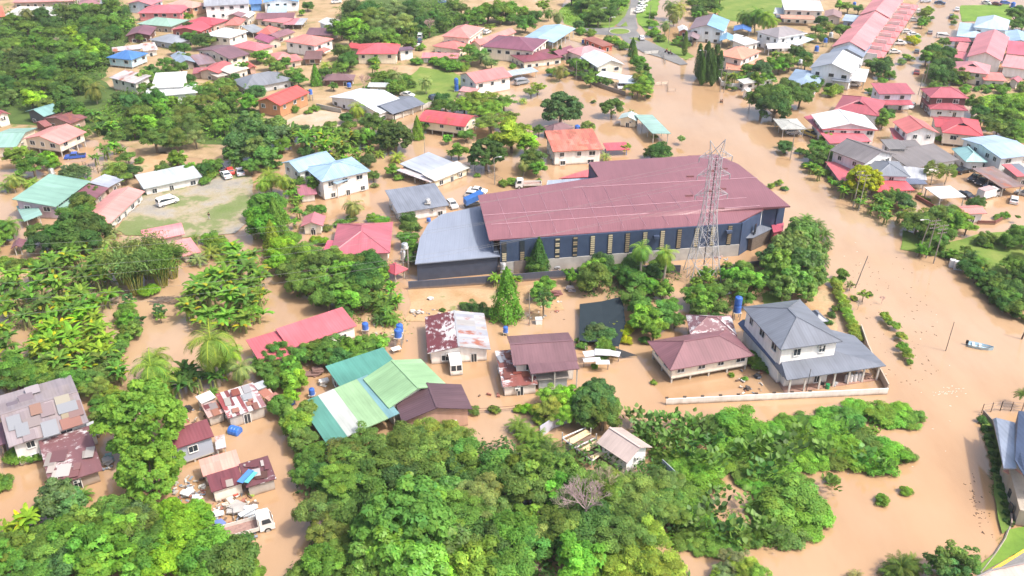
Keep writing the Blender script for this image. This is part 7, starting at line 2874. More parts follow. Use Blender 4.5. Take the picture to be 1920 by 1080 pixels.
P('f', "o 350 238 62,o 330 262 44,p 366 260 40,o 345 216 46")
P('L', "d 468 246 70,d 492 262 64,d 450 276 66,m 512 242 56,m 480 284 58,b 528 252 46,m 500 296 50,m 438 292 40,d 286 138 36,g 272 148 36,m 298 150 30,m 480 228 40")
P('n', "m 174 218 32,m 190 228 32,g 206 244 32,m 184 246 30,m 212 228 28,g 216 276 34,m 198 284 34,m 228 288 30,m 180 300 28,m 545 258 46,g 568 264 48,m 590 258 46,g 610 268 48,g 634 274 48,m 656 268 46,m 622 252 40,m 580 276 46,g 605 284 46,m 640 288 44,g 250 40 20,g 244 50 18,m 458 160 20,m 468 168 22")
P('u', "q 225 322 56 .3,b 140 330 60,g 100 312 30,m 262 303 22,g 395 330 34,g 385 342 26,m 398 322 28,g 590 205 22,g 578 212 18,m 552 207 24,q 545 262 20,m 505 312 30")
P('a', "p 206 312 40,p 30 338 50,p 10 350 44,q 60 345 40,o 330 302 40,p 440 306 34")
P('p', "p 22 336 44,q 505 328 62,q 530 336 56,q 492 342 46")
# crowded lane trees
P('s', "d 354 50 22,d 610 138 30,m 640 98 34,d 655 112 36,m 640 130 34,g 490 108 30,o 505 118 32,m 520 128 32,m 535 118 28,m 550 140 34,m 560 150 30,o 480 105 26,m 345 108 24,m 395 175 38,g 425 160 30,o 430 172 36,b 480 176 44,m 345 20 18,l 352 32 20,d 577 12 26,g 566 24 16,m 625 162 20,g 615 55 18,d 440 146 22")
P('c', "g 592 146 24")
P('a', "q 610 125 34,m 630 122 30,p 388 165 38,p 60 40 22")
P('p', "q 388 160 44,p 742 140 40,p 798 152 40,q 668 202 46,p 662 386 52,m 18 420 54")
P('s', "g 655 62 62,g 668 42 44,m 640 55 50,d 695 25 54,d 660 15 44,d 680 45 40,p 740 22 56,p 748 46 58,o 700 30 50,d 775 30 46,d 790 45 40,m 715 72 50,g 735 82 40,m 760 80 40,m 700 68 40,d 770 15 40,m 850 12 30,m 865 18 30,d 830 42 30,m 812 30 30,o 805 58 26,m 835 50 26,m 895 42 34,g 880 35 36,m 642 98 40,d 652 118 40")
P('x', "t 805 45 40,t 682 150 44,t 742 130 20")
P('f', "o 692 38 44,p 705 48 40")
P('r', "g 938 26 52,g 915 26 46,g 950 22 44,g 900 28 40,m 960 36 26,d 1000 35 30,m 985 46 40,l 980 22 26")
P('a', "m 835 32 44,b 762 62 36,g 745 60 30,p 1018 82 30")
P('n', "m 848 42 20,g 772 64 26,g 1020 85 22,g 708 118 24,m 700 132 26")
P('u', "g 830 122 40,g 850 128 40,g 868 128 30,g 815 118 30,m 845 112 30,g 748 78 34,g 770 86 30,q 790 92 22,m 725 75 30,m 780 118 28,m 735 160 34,g 728 148 40,g 745 170 44,g 715 145 36,m 770 160 30,g 760 150 26,m 705 155 26,m 700 118 26,g 690 168 26,g 962 126 16,m 1035 138 30,q 1060 142 20,g 1085 128 22")
P('s', "o 880 95 40,m 900 105 40,p 920 120 30,o 875 112 34,m 862 36 26,m 1042 100 24,m 1035 105 22,d 1078 122 22,m 1082 118 24,g 1092 125 34,m 1112 138 24,m 1068 118 18,q 920 50 20")
P('p', "p 910 106 36,p 1050 130 42,p 1046 28 40,m 1028 22 30")
P('c', "d 1186 95 20,d 1050 102 16,g 1190 108 18")
# top middle beside the road
P('s', "o 1112 8 44,o 1130 16 50,m 1100 0 40,d 1145 22 44,m 1158 8 40,d 1122 34 40,m 1096 34 30,d 1105 38 30,m 1155 -8 40,d 1090 12 30,m 1072 -4 36,b 1085 48 24,g 1020 12 26,m 985 30 30,m 1005 30 30")
P('x', "t 1158 18 22")
P('u', "g 1090 62 24,g 1108 64 24,g 1148 80 30,g 1165 86 24,m 1170 90 22,m 1140 74 20,g 1222 30 24,g 1224 48 28,g 1226 65 30,m 1240 75 24,m 1285 85 26,m 1268 82 20,g 1275 75 20")
P('p', "p 1258 8 44,p 1265 24 46,q 1272 14 44,p 1248 45 34")
P('s', "m 1298 8 24,d 1310 22 34,m 1325 10 40,g 1335 4 34,d 1320 -4 40,m 1342 18 26,g 1308 30 22,m 1350 -2 26,q 1340 22 20")
P('r', "m 1205 130 30,g 1198 118 30,m 1210 148 28,m 1215 158 24")
P('f', "w 1198 148 34,w 1205 160 38,q 1196 170 34,p 1204 138 22")
P('s', "q 1186 166 36,q 1210 172 34,g 1108 150 30,b 1098 142 20,m 1130 152 22,m 1140 156 20,m 1088 140 20,q 1125 150 18")
P('u', "m 1100 146 20,g 1104 148 22,p 1128 152 24,m 1168 163 16,m 1215 182 14,m 1075 140 18")
# middle: flood trees
P('r', "m 1148 203 46,m 726 262 50,m 1455 190 70,m 1478 172 50,m 1500 182 48,m 1432 186 60,d 1452 205 60,m 1520 168 36")
P('s', "q 905 190 64,q 870 195 46,q 925 206 64,o 945 190 44,q 900 212 50,q 888 204 46,o 950 222 44,q 920 230 56,m 850 205 36,m 835 198 34,d 826 186 36,d 822 196 30,l 960 255 74,l 935 270 50,l 985 270 50,l 955 238 46,m 1000 300 50,g 1006 318 34,d 996 296 40,o 688 230 36,m 700 232 50,g 690 262 44,m 720 240 44,m 678 258 40,d 668 264 40,m 655 240 36,q 1008 165 30,o 996 172 26,q 1164 195 16,g 860 284 36,o 846 288 22,p 1000 275 30,d 1238 286 50 .55,d 1222 288 36 .5")
P('c', "l 783 245 26")
P('a', "q 745 296 40,q 712 290 30,p 1134 295 32,q 980 190 24,p 690 270 30,q 780 200 14")
P('p', "p 982 308 36")
P('n', "g 665 290 34,m 690 288 30,g 648 300 30,m 640 292 32,m 672 300 30,g 605 298 34,m 625 305 34")
P('u', "q 748 335 22,p 703 349 18,o 1102 240 30,p 1278 262 18 1.2,q 1176 275 18,m 1188 82 12,m 1113 192 12,p 790 224 12,q 895 330 14,g 960 342 26,g 945 346 22,q 1010 340 14,p 1228 258 14,q 1460 345 20,q 1446 350 18,m 1470 355 16")
P('o', "p 1184 210 12 2.5,q 1172 278 18,p 1105 236 22,o 1096 242 20")
# right upper blocks
P('k', "d 1311 112 17,d 1326 112 18,d 1350 124 15,d 1314 122 15,d 1322 118 16,d 1333 120 16,d 1341 116 15,d 1328 130 16,d 1318 132 14,d 1337 134 15,d 1345 130 12,d 1346 108 12")
P('s', "m 1350 118 30,g 1345 140 20,b 1430 130 42,m 1440 148 30,g 1462 125 36,m 1480 120 40,d 1495 100 36,m 1510 118 36,d 1508 108 32,m 1472 112 30,g 1420 152 34,b 1412 146 30,d 1540 40 28,m 1548 48 24,m 1580 62 40,d 1600 70 30,q 1560 55 30,m 1540 60 26,g 1575 12 24,q 1590 14 28,m 1610 18 24,d 1650 130 40,m 1638 122 34,d 1660 118 30,m 1668 140 24,d 1750 95 36,g 1738 110 34,m 1758 112 36,d 1775 102 34,m 1748 105 30,d 1770 125 46,m 1755 135 40,d 1790 120 34,m 1800 140 38,o 1812 148 26,d 1760 145 40,d 1780 145 36,q 1755 88 24,m 1770 80 24,m 1905 30 40,d 1918 45 34,m 1900 48 30,d 1910 20 26,q 1740 20 24,m 1735 28 26,g 1730 45 20,m 1400 132 30,g 1445 118 24,m 1530 56 24,q 1505 75 20,g 1495 66 22,m 1478 62 22")
P('p', "m 1420 24 52 1.5,q 1436 30 54 1.4,m 1406 32 48 1.4,m 1396 28 42 1.2,q 1448 38 40 1.2,m 1542 66 30,m 1310 48 20,m 1755 158 34,m 1765 164 30,p 1745 168 26")
P('a', "g 1480 110 34,m 1520 72 36,m 1390 145 28,m 1380 142 24,g 1365 148 26,m 1750 165 34,m 1768 155 30")
P('n', "g 1375 148 22,g 1390 152 22,m 1362 142 20,g 1398 140 20,g 1455 108 24,m 1362 160 18,g 1472 108 20")
P('u', "y 1708 76 26,y 1716 80 24,g 1733 40 24 .5,g 1735 28 18,m 1745 36 16,g 1720 70 14,q 1700 108 20,p 1690 118 20,m 1668 145 22,m 1560 160 28,q 1558 175 38,q 1570 170 30,d 1524 160 46,m 1510 158 40,m 1785 30 12,q 1790 34 16,m 1788 44 16,m 1708 112 16,g 1655 155 22,m 1850 172 18,m 1830 168 16,g 1812 165 22,g 1808 172 24,g 1880 172 30,m 1915 168 24,q 1795 156 24,m 1375 168 16,m 1362 165 12,m 1635 178 14,m 1630 172 20")
P('k', "m 1284 92 12 2.2")
P('s', "m 1650 218 36,g 1655 228 30,m 1664 220 30,d 1668 212 24,m 1828 195 40,d 1835 210 34,m 1840 225 30,d 1856 232 30,m 1870 242 36,d 1885 250 30,m 1862 220 22,m 1895 238 34,g 1905 252 34,m 1548 290 46,m 1532 278 40,g 1550 262 30,m 1536 300 40,d 1562 286 36,m 1520 290 30,d 1474 275 30,m 1468 270 20,b 1472 278 30,g 1848 298 34 .5,m 1855 296 26,q 1606 356 36,d 1828 385 34,m 1838 378 24,m 1834 394 22")
P('u', "g 1772 263 24,g 1785 266 24,g 1800 268 20,g 1760 262 20,g 1848 225 20,g 1515 312 24,g 1530 320 30,g 1548 326 26,g 1558 338 22,m 1500 285 20,q 1738 376 14 .3,q 1730 372 12 .3,q 1724 365 10 .3,q 1745 384 12 .3,g 1885 405 22,g 1872 408 22,m 1908 408 12 2,g 1905 240 40,g 1890 215 40,g 1865 205 36,g 1910 200 40,g 1880 190 34,m 1902 225 36")
P('F', "p 1752 319 38,p 1777 321 38")
P('D', "y 1618 338 64,b 1052 206 78,d 912 290 72,d 740 258 72,b 1116 757 84,m 765 985 180")
P('n', "g 1520 318 26,m 1535 330 26,m 1585 350 30,m 1600 365 30,g 1580 362 28,m 1618 370 30,g 1640 378 30,m 1655 385 30,g 1668 395 30,m 1650 400 30,g 1672 375 28,m 1660 410 28,g 1690 395 26,m 1685 408 26,m 1632 392 28,g 1610 382 28,m 1848 505 28,g 1832 490 28,g 1562 345 22")
P('s', "m 1660 372 40,d 1690 375 40,m 1675 362 30,b 1700 385 36,m 1720 418 56,q 1708 408 46,m 1760 412 60,m 1745 432 60,g 1785 420 56,q 1800 410 50,m 1775 402 50,q 1735 405 40,m 1765 440 50,q 1812 425 36,d 1738 440 40,m 1760 455 40,m 1735 462 34,g 1728 470 30,g 1788 478 26,m 1800 488 26,d 1812 500 36,d 1830 515 40,m 1810 470 24")
P('p', "d 1822 478 40,m 1838 488 42,d 1815 492 36")
P('s', "m 1905 440 46,d 1890 452 40,m 1918 452 36,m 1850 445 30,d 1838 452 24,o 1890 500 40,m 1908 498 46,d 1915 515 40,m 1880 528 40,d 1900 540 50,m 1872 540 46,d 1918 560 46,m 1895 560 46,d 1862 520 36,m 1850 530 34,d 1875 556 40,m 1910 580 40,m 1940 530 50,m 1940 470 50,d 1858 548 34,d 1884 572 36")
P('u', "d 1835 520 24,d 1845 535 30,d 1856 550 30,d 1870 566 30,d 1886 580 30,d 1902 592 26,m 1875 545 24,g 1760 468 26,m 1772 480 24,m 1748 474 22,m 1925 600 30,m 1868 455 22,m 1852 462 20")
# around the warehouse
P('r', "d 1185 500 50,d 1178 520 46,m 1195 530 50,m 1115 525 66,d 1225 512 40,m 1160 510 40,m 1005 498 44,d 1010 478 34,g 1218 538 40,m 1240 500 46")
P('c', "d 1010 490 44 1.1,g 950 575 62 .9")
P('s', "g 1120 505 46,m 1100 530 50,g 1070 522 26,g 1015 548 44,g 1022 535 40,m 1200 575 56,g 1210 600 60,m 1240 590 60,m 1185 560 46,g 1225 620 50,m 1255 575 40,m 1265 600 40,d 1195 488 40,b 1128 492 46,m 1105 510 40,g 1245 545 40,m 1395 510 50,g 1400 530 56,m 1420 525 40,m 1380 540 40,g 1320 570 60,m 1305 555 50,m 1345 580 46,m 1310 585 40,d 1350 600 36,m 1395 560 40,g 1370 520 40,m 1335 545 36,g 1325 515 34,m 1350 545 34,g 1305 530 26")
P('o', "b 1020 560 44 1.9,g 1070 515 34 1.3,q 1620 552 24,p 1595 535 20")
P('L', "m 1480 470 76,m 1500 440 70,g 1462 500 70,d 1510 500 70,g 1490 530 66,m 1525 520 56,m 1470 540 56,d 1450 485 56,m 1530 480 50,g 1515 548 46,m 1500 465 60,m 1450 520 46")
P('a', "d 1530 425 50,d 1545 440 46,d 1540 490 44,m 1512 412 40,d 1550 460 36")
P('p', "w 1203 466 64 2.3,w 1248 474 58 2.3")
P('n', "g 930 528 32,m 955 520 30,m 968 530 28,g 945 540 28,g 720 560 36,g 735 545 36,m 710 575 36,g 742 570 34,m 730 590 34,m 700 560 34,g 1350 520 26,m 1358 500 26,g 1330 525 26")
P('f', "b 888 578 34 .4,b 905 580 28 .4")
P('u', "b 875 578 26,b 895 582 30,b 915 588 30,g 870 574 20,m 830 582 14,m 1580 515 28 .8,m 1576 525 24,d 1545 620 22,d 1552 605 20,d 1560 592 20,m 1566 580 18,q 1600 560 16,m 1135 655 40,m 1130 668 36,b 1120 625 50,b 1105 635 40,b 1140 632 46,g 1128 645 36,m 1145 660 30,y 1170 625 30,y 1180 617 30,y 1152 612 26,y 1175 640 26,m 1092 650 24,g 1085 640 18,m 1115 688 18,g 1372 704 14,g 1396 712 16,g 1410 680 40,m 1402 668 36,m 1425 690 30,g 1440 695 20,d 1405 610 30,q 1225 718 14,m 1210 640 26,g 1195 610 40,m 845 678 12,m 1252 585 26,m 1630 552 14")
P('x', "t 1610 570 22,t 1655 560 20")
P('a', "m 720 580 60,m 735 600 50,d 712 600 44,b 728 565 50")
# leafy bank left of the warehouse
P('r', "m 500 390 74,g 495 420 76,g 515 410 60,l 530 468 56,l 520 492 50,g 545 450 40,m 545 480 44")
P('c', "g 520 435 50 .7,l 512 462 40 .8,m 455 470 12 3.2")
P('n', "g 545 370 30,g 555 385 30,m 560 400 30,g 478 440 26,g 545 360 30,g 552 420 26,g 560 375 26")
P('u', "l 605 455 28,l 590 452 24,m 640 420 30,g 658 412 26,g 700 414 34,g 720 416 30,o 615 430 22,p 575 402 16,m 585 395 26,m 600 392 24")
P('s', "o 590 408 30,m 600 395 26,m 770 430 40,m 765 450 40,g 775 465 36,m 772 485 30,d 765 412 36,m 560 480 60,o 575 470 50,m 545 510 50,m 560 530 56,g 600 525 60,g 630 545 70,m 615 560 60,m 580 540 56,g 640 515 56,m 660 500 60,d 680 520 70,d 700 500 60,m 670 545 60,m 600 495 60,o 620 480 50,d 690 485 50,g 650 565 56,m 700 535 50,g 715 515 40,d 645 590 40,m 560 500 50,m 680 568 44")
P('p', "o 605 490 46,p 660 385 40,w 680 208 20")
# left side groves
P('r', "d 140 420 80,d 170 432 70,d 105 445 60,d 130 455 70,m 72 438 50,d 75 460 50,d 160 455 60,m 155 385 46,d 150 378 40,m 160 395 36")
P('a', "p 195 455 50,p 212 438 40,q 395 475 50,p 372 488 46,m 365 450 34")
P('B', "o 250 520 120,m 300 510 110,o 225 500 110,o 275 490 120,m 320 495 100")
P('u', "l 275 550 40,l 285 545 36,g 60 495 30,g 90 492 30,m 30 500 40,g 10 495 40,m 40 495 26,g 405 460 50,g 395 450 40,m 410 470 40,b 0 450 40")
P('s', "m -5 430 40,g 5 445 40,m -10 465 40")
P('n', ",".join("%s %d %d %d" % q for q in [('g', 30, 525, 56), ('m', 60, 515, 56), ('g', 75, 545, 60), ('m', 105, 510, 56), ('g', 130, 500, 56), ('m', 150, 525, 60), ('g', 110, 545, 60), ('m', 40, 560, 60), ('g', 20, 580, 56), ('m', 80, 575, 60), ('g', 125, 570, 60), ('m', 160, 555, 60), ('g', 185, 530, 56), ('m', 170, 500, 54), ('g', 190, 490, 50), ('m', 145, 478, 52), ('g', 175, 580, 56), ('m', 145, 590, 56), ('g', 95, 600, 56), ('m', 50, 600, 50), ('g', 200, 560, 50), ('m', 20, 545, 50), ('g', 165, 465, 46), ('m', 5, 540, 50),
                  ('g', 85, 490, 46), ('m', 195, 510, 46),
                  ('l', 80, 630, 60), ('l', 110, 625, 60), ('l', 140, 640, 62), ('l', 170, 625, 60), ('l', 195, 640, 56), ('l', 100, 655, 62), ('l', 135, 665, 60), ('l', 170, 660, 60), ('l', 200, 665, 54), ('l', 75, 665, 56), ('l', 160, 600, 56), ('l', 185, 605, 50), ('g', 120, 685, 60), ('g', 150, 690, 56), ('m', 85, 690, 56), ('m', 185, 690, 56), ('m', 215, 680, 50), ('g', 60, 650, 50), ('m', 20, 650, 60), ('m', 30, 665, 50), ('g', 10, 630, 50), ('m', 225, 700, 50),
                  ('g', 420, 500, 60), ('g', 445, 495, 60), ('m', 470, 510, 60), ('g', 400, 525, 60), ('g', 430, 530, 64), ('m', 460, 540, 60), ('g', 485, 530, 50), ('g', 375, 535, 56), ('g', 360, 560, 60), ('m', 395, 560, 64), ('g', 430, 565, 64), ('m', 465, 570, 60), ('g', 485, 565, 50), ('g', 355, 585, 54), ('m', 385, 595, 60), ('g', 420, 600, 60), ('m', 455, 600, 60), ('g', 480, 590, 50), ('g', 440, 480, 50), ('m', 470, 485, 46),
                  ('d', 345, 705, 60), ('d', 370, 720, 60), ('d', 330, 730, 56), ('d', 400, 715, 50), ('m', 420, 700, 46), ('d', 360, 700, 56)]))
P('p', "w 395 640 130 1.5,w 283 688 112 1.3,q 430 660 70,q 290 670 80,p 450 690 66,o 420 680 60,w 300 705 80")
P('s', "g 240 600 40,g 250 620 44,m 235 590 36,g 245 575 30,g 230 640 36,o 225 650 34")
P('o', "b 262 600 30,b 298 580 26,b 240 560 26,g 300 595 22")
P('u', "b 300 590 24,g 235 575 26,m 240 630 30,g 235 610 34,m 595 571 14,m 10 700 50,m 40 690 50")
P('s', "m 20 690 66,m 50 705 60,q 80 700 60,o 110 705 60,m 140 720 60,o 165 710 56,o 180 730 56,m 190 760 50,q 210 740 46,o 170 690 46,m 200 700 50,m 30 712 56,d 70 715 50,o 185 780 40,m 5 715 60")
P('x', "t 185 715 34,t 180 765 30")
# shrubs round the long red roof
P('s', "m 520 660 50,m 505 690 56,g 540 690 50,m 560 670 46,g 545 720 50,m 510 720 44,m 600 650 46,m 630 650 56,g 660 655 56,m 690 650 50,m 610 670 50,b 640 675 50,m 670 670 46,g 700 660 44,m 580 660 46,d 495 675 40,l 560 715 46,l 545 745 40,m 530 705 40,g 710 645 40")
P('r', "m 528 762 50,o 550 790 60,q 560 800 66,o 575 775 56,o 565 825 56,m 580 868 60,m 570 890 56,d 600 895 60,m 590 850 46")
P('D', "g 268 788 162,g 282 886 122")
P('L', "b 110 935 80,m 100 950 70,b 125 945 66")
P('u', "m 40 855 56,g 35 860 50,m 55 850 40,g 0 915 40,m 5 905 44,m 65 862 30")
P('a', "m 155 930 50,m 400 735 30,d 385 700 40")
# lower left thicket
P('n', "l 35 985 76,l 25 995 50")
P('s', "g 150 985 80,m 190 975 80,g 220 1000 90,m 255 985 80,b 250 970 70,g 120 1010 90,g 170 1030 100,m 90 1030 90,g 50 1035 90,g 230 1040 90,m 280 1020 80,m 15 1050 90,b 120 1060 90,g 180 1070 90,g 260 1075 90,m 60 1075 90,m 300 990 60,g 295 960 50,g 310 1040 70,m 215 950 60,m 185 1000 70,d 240 950 46,g 130 985 60,m 85 1000 60,m 5 1020 60")
P('r', "l 345 985 80,l 330 1010 80,l 370 970 66,l 320 960 60,l 350 1030 80,g 400 1040 110,m 430 1060 110,g 390 1070 100,l 300 1070 80,g 460 1075 70,m 310 1000 60")
# the dark forest at the bottom
P('s', "o 650 850 90,o 680 830 90,m 700 880 110,o 640 900 100,m 770 830 96,q 808 816 92,q 845 822 82,o 820 840 110,o 780 860 110,m 740 850 100,m 862 845 76,m 870 870 80,d 840 880 90,m 690 920 110,o 620 940 80,d 760 900 100,m 930 890 110,d 890 920 90,p 900 930 110,o 870 960 110,p 930 950 90,g 1000 885 120,m 990 910 110,m 960 900 90,g 1030 920 100,d 1050 940 90,m 1092 915 84,o 1135 900 84,m 1090 920 90,o 1160 915 80,o 1205 930 110,o 1248 905 70,o 1190 940 120,o 1220 960 110,m 1150 960 100,o 1180 1000 120,q 1210 1010 110,d 1120 990 100,d 1080 1000 100,m 1050 990 100,g 990 980 90,m 960 1000 100,p 1030 1000 90,d 920 1020 100,m 1000 1030 90,g 1080 1050 110,g 1120 1060 100,q 1200 1065 130,q 1240 1075 110,q 1170 1075 100,m 870 1030 100,g 900 1060 110,g 830 1065 110,m 960 1070 100,m 640 970 90,o 610 1000 80,o 630 1040 90,m 600 1060 90,o 570 1075 70,m 660 1070 90,d 860 990 100,m 800 890 100,d 700 960 100,d 680 1000 90,o 655 870 90,m 722 850 76,m 590 960 80,m 1240 930 80,o 1255 960 70,m 1140 930 90,d 1100 960 90")
P('L', "g 740 1035 130,g 700 1040 110,g 810 960 110,m 830 1010 110,g 780 1060 130,m 850 940 90,g 770 935 100,m 1060 880 60")
P('x', "t 1100 935 150,t 1130 905 110,t 1065 940 110,t 1000 965 60,t 1180 890 60,t 610 985 70,t 1000 1060 60")
P('a', "m 972 800 60,m 992 818 70,m 1012 832 76,d 1032 848 76,m 1056 862 70,d 1074 876 60,m 1000 842 60,d 1045 880 60")
# shrubs in front of the green house, vine island
P('u', "l 985 770 30,l 975 768 26,l 1005 772 34,m 890 772 26 .3,m 925 770 26 .3,q 1010 790 30,m 1085 878 24")
P('s', "q 1035 745 60,q 1030 770 56,l 1050 760 50,q 1055 780 50,l 1065 745 44")
P('r', "m 1105 775 70,m 1130 780 70,b 1120 735 56,m 1140 760 50,m 1095 745 46")
P('V', "g 1385 795 100 .45,m 1360 815 90,g 1400 825 100,m 1345 800 70 .3,g 1425 815 80 .3,g 1370 845 90,m 1440 830 70,g 1520 815 80,g 1555 805 90 .25,m 1590 785 70 .3,g 1600 765 60 .3,g 1645 775 70 .3,g 1672 785 70,g 1700 790 56,m 1722 782 36,g 1690 768 44,g 1560 780 60,m 1540 838 80,g 1580 830 90,m 1625 835 90,g 1665 850 80 .25,m 1692 855 50,g 1600 862 80,g 1640 872 80,m 1570 865 70,g 1520 862 80,g 1478 865 80,m 1470 835 70,g 1440 868 80,g 1415 885 70,m 1385 880 70,g 1345 875 80,g 1300 860 70,g 1280 885 70,g 1315 905 80,m 1290 930 80,g 1310 950 60,g 1285 970 80,g 1320 990 80,m 1290 1010 70,g 1340 1020 70,m 1385 1000 70,g 1490 935 120 .4,g 1465 955 110 .3,g 1510 960 100 .3,m 1450 975 90,g 1500 990 90,g 1528 965 70,m 1480 1005 80,g 1445 925 70,m 1425 960 60,g 1470 910 60,g 1480 795 56,m 1510 790 50,g 1455 805 50,m 1420 1010 60,m 1370 1035 50,m 1310 1030 50,m 1245 880 60,g 1260 910 60,g 1270 855 50,m 1235 855 44,g 1400 905 50,m 1500 905 50,m 1430 905 50")
P('e', "m 1200 790 60,m 1225 800 60,m 1250 795 56,m 1275 805 60,m 1300 800 60,m 1325 810 56,m 1180 785 50,m 1210 815 60,m 1240 825 60,m 1270 830 60,m 1300 830 60,d 1330 835 60,m 1260 850 60,m 1230 840 56,d 1290 850 56,m 1420 850 70,m 1450 840 66,d 1480 845 66,m 1390 850 66,m 1500 820 60,m 1460 880 66,d 1430 890 66,m 1340 870 60,m 1310 870 60,d 1340 960 66,m 1310 990 66,d 1360 1000 70,m 1390 1010 66,m 1420 990 60,d 1290 980 60,m 1550 850 56,d 1580 810 56,m 1620 860 60,m 1660 880 50,m 1400 940 56,m 1440 1000 60,m 1350 930 50,m 1560 915 46,m 1460 1020 40")
P('u', "g 1655 940 34 .2,g 1652 936 24 .2,g 1699 923 28 .2,m 1560 900 30 .3")
# hedge and row of shrubs in the flooded road
P('u', ",".join("q %d %d 26 .5" % (1565 + 43 * t / 11, 530 + 105 * t / 11) for t in range(12)))
P('u', "q 1657 592 20 .7,q 1664 600 22 .7,g 1672 610 22 .7,q 1680 612 20 .7,q 1690 632 22 .7,g 1692 650 24 .7,g 1698 660 24 .7,q 1702 668 22 .7,g 1706 680 16 .5,q 1686 628 18 .6")
P('u', ",".join("%s %d %d 16 .4" % ('mq'[k % 2], 1836 + 6.5 * k, 166 - .6 * k) for k in range(14)))
# bottom right
P('s', "p 1380 1050 60,q 1395 1065 60,p 1360 1075 50,q 1420 1075 50,q 1345 1082 40")
P('o', "m 1785 1050 80 .9,b 1770 1065 80 .8,m 1810 1060 70 .8,b 1790 1075 70 .8")
P('a', "d 1690 1065 80,d 1670 1075 60,m 1710 1060 60,p 1605 1082 44,d 1918 740 40 1.5")
P('u', ",".join("d %d %d 22 .2" % (1842 + 50 * (t / 12) ** .8, 790 + 190 * t / 12) for t in range(13)))

# ground cover nobody could count: one object of leaf scatter for each patch
def scatter(name, poly, dens, size, hmax, tint, mat=LEAF, clump=2.0, seed=1, asp=.4):
    global rng
    keep, rng = rng, np.random.default_rng(seed)
    w = np.array([tuple(G(x, y, 0))[:2] for x, y in poly])
    lo, hi = w.min(0), w.max(0)
    A2 = abs(np.sum(w[:, 0] * np.roll(w[:, 1], -1) - np.roll(w[:, 0], -1) * w[:, 1])) / 2
    nm_ = max(3, int(A2 / (clump * clump * 1.6)))
    mc = rng.uniform(lo, hi, (int(nm_ * 3), 2))

    def inside(p):
        r = np.zeros(len(p), bool)
        for (x0, y0), (x1, y1) in zip(w, np.roll(w, -1, 0)):
            c = ((y0 > p[:, 1]) != (y1 > p[:, 1])) & (p[:, 0] < (x1 - x0) * (p[:, 1] - y0) / (y1 - y0 + 1e-9) + x0)
            r ^= c
        return r
    mc = mc[inside(mc)][:nm_ * 2]
    if len(mc) == 0:
        rng = keep
        return
    n = int(min(60000, A2 * dens))
    k = rng.integers(0, len(mc), n)
    rad = clump * rng.uniform(.6, 1.3, len(mc))
    ht = hmax * rng.uniform(.5, 1.2, len(mc))
    e = unit(rng.normal(size=(n, 3)))
    e[:, 2] = abs(e[:, 2])
    f = rng.uniform(.7, 1.05, (n, 1))
    p = np.concatenate([mc[k] + e[:, :2] * f * rad[k][:, None], (e[:, 2:] * f) * ht[k][:, None] + .05], 1)
    nn = unit(e + np.array([0, 0, .8]) + rng.normal(0, .4, (n, 3)))
    q = leaf_quads(p, nn, size * rng.uniform(.6, 1.3, n), asp)
    tt = tones(n, .16) * tones(len(mc), .18)[k]
    me = quads_mesh(name, q, tt, mat)
    o = link(name, me, None, tuple(TINT[tint]) + (1,))
    o['kind'] = 'stuff'
    rng = keep
    return o


scatter("undergrowth", [(-30, 30), (240, 5), (255, 60), (205, 110), (185, 160), (120, 200), (-30, 205)], 3.2, .5, 3.5, 'm', clump=3.0, seed=21)
scatter("undergrowth", [(240, 165), (300, 165), (420, 170), (480, 215), (420, 260), (330, 270), (215, 265), (190, 215)], 5, .42, 2.2, 'g', clump=2.2, seed=22)
scatter("undergrowth", [(640, 15), (860, 5), (870, 55), (700, 95), (640, 70)], 3, .5, 3, 'm', clump=3, seed=23)
scatter("undergrowth", [(690, 140), (770, 145), (765, 180), (690, 175)], 6, .4, 1.2, 'g', clump=1.6, seed=24)
scatter("undergrowth", [(600, 850), (880, 840), (1250, 880), (1260, 1090), (580, 1090)], 9, .4, 3.2, 'd', clump=2.6, seed=25)
scatter("undergrowth", [(-30, 1000), (140, 975), (300, 960), (330, 1000), (330, 1090), (-30, 1090)], 14, .32, 2.2, 'g', clump=1.7, seed=26)
scatter("vine_cover", [(1180, 800), (1340, 790), (1380, 770), (1420, 800), (1560, 770), (1720, 775), (1690, 800), (1630, 815), (1690, 860), (1640, 885), (1540, 870), (1440, 895), (1380, 890), (1330, 900), (1330, 960), (1420, 975), (1440, 930), (1520, 915), (1545, 960), (1530, 1000), (1470, 1015), (1400, 1025), (1260, 1030), (1250, 960), (1230, 860)], 26, .22, .8, 'g', clump=1.1, seed=27, asp=.55)
scatter("meadow_growth", [(1840, 182), (1980, 172), (1980, 272), (1905, 264), (1868, 242), (1845, 215)], 5, .42, .8, 'l', clump=1.8, seed=28)
scatter("undergrowth", [(-10, 520), (200, 490), (215, 580), (60, 610), (-10, 600)], 5, .34, 1.0, 'm', clump=1.6, seed=29)
scatter("undergrowth", [(60, 625), (210, 605), (225, 690), (180, 715), (60, 690)], 12, .3, 1.0, 'l', clump=1.5, seed=30)
scatter("undergrowth", [(340, 560), (400, 505), (490, 490), (495, 600), (420, 620), (350, 600)], 6, .32, 1.0, 'g', clump=1.5, seed=31)
scatter("undergrowth", [(1060, 510), (1270, 505), (1260, 560), (1180, 570), (1080, 545)], 6, .32, 1.2, 'd', clump=1.5, seed=32)
scatter("undergrowth", [(1290, 510), (1440, 500), (1430, 560), (1300, 590)], 8, .3, 1.1, 'm', clump=1.5, seed=33)
scatter("undergrowth", [(1700, 460), (1760, 470), (1830, 510), (1920, 590), (1940, 560), (1860, 520), (1760, 450)], 8, .3, 1.3, 'd', clump=1.5, seed=34)
scatter("undergrowth", [(530, 500), (720, 480), (740, 560), (680, 600), (570, 550)], 6, .34, 1.6, 'm', clump=1.8, seed=35)
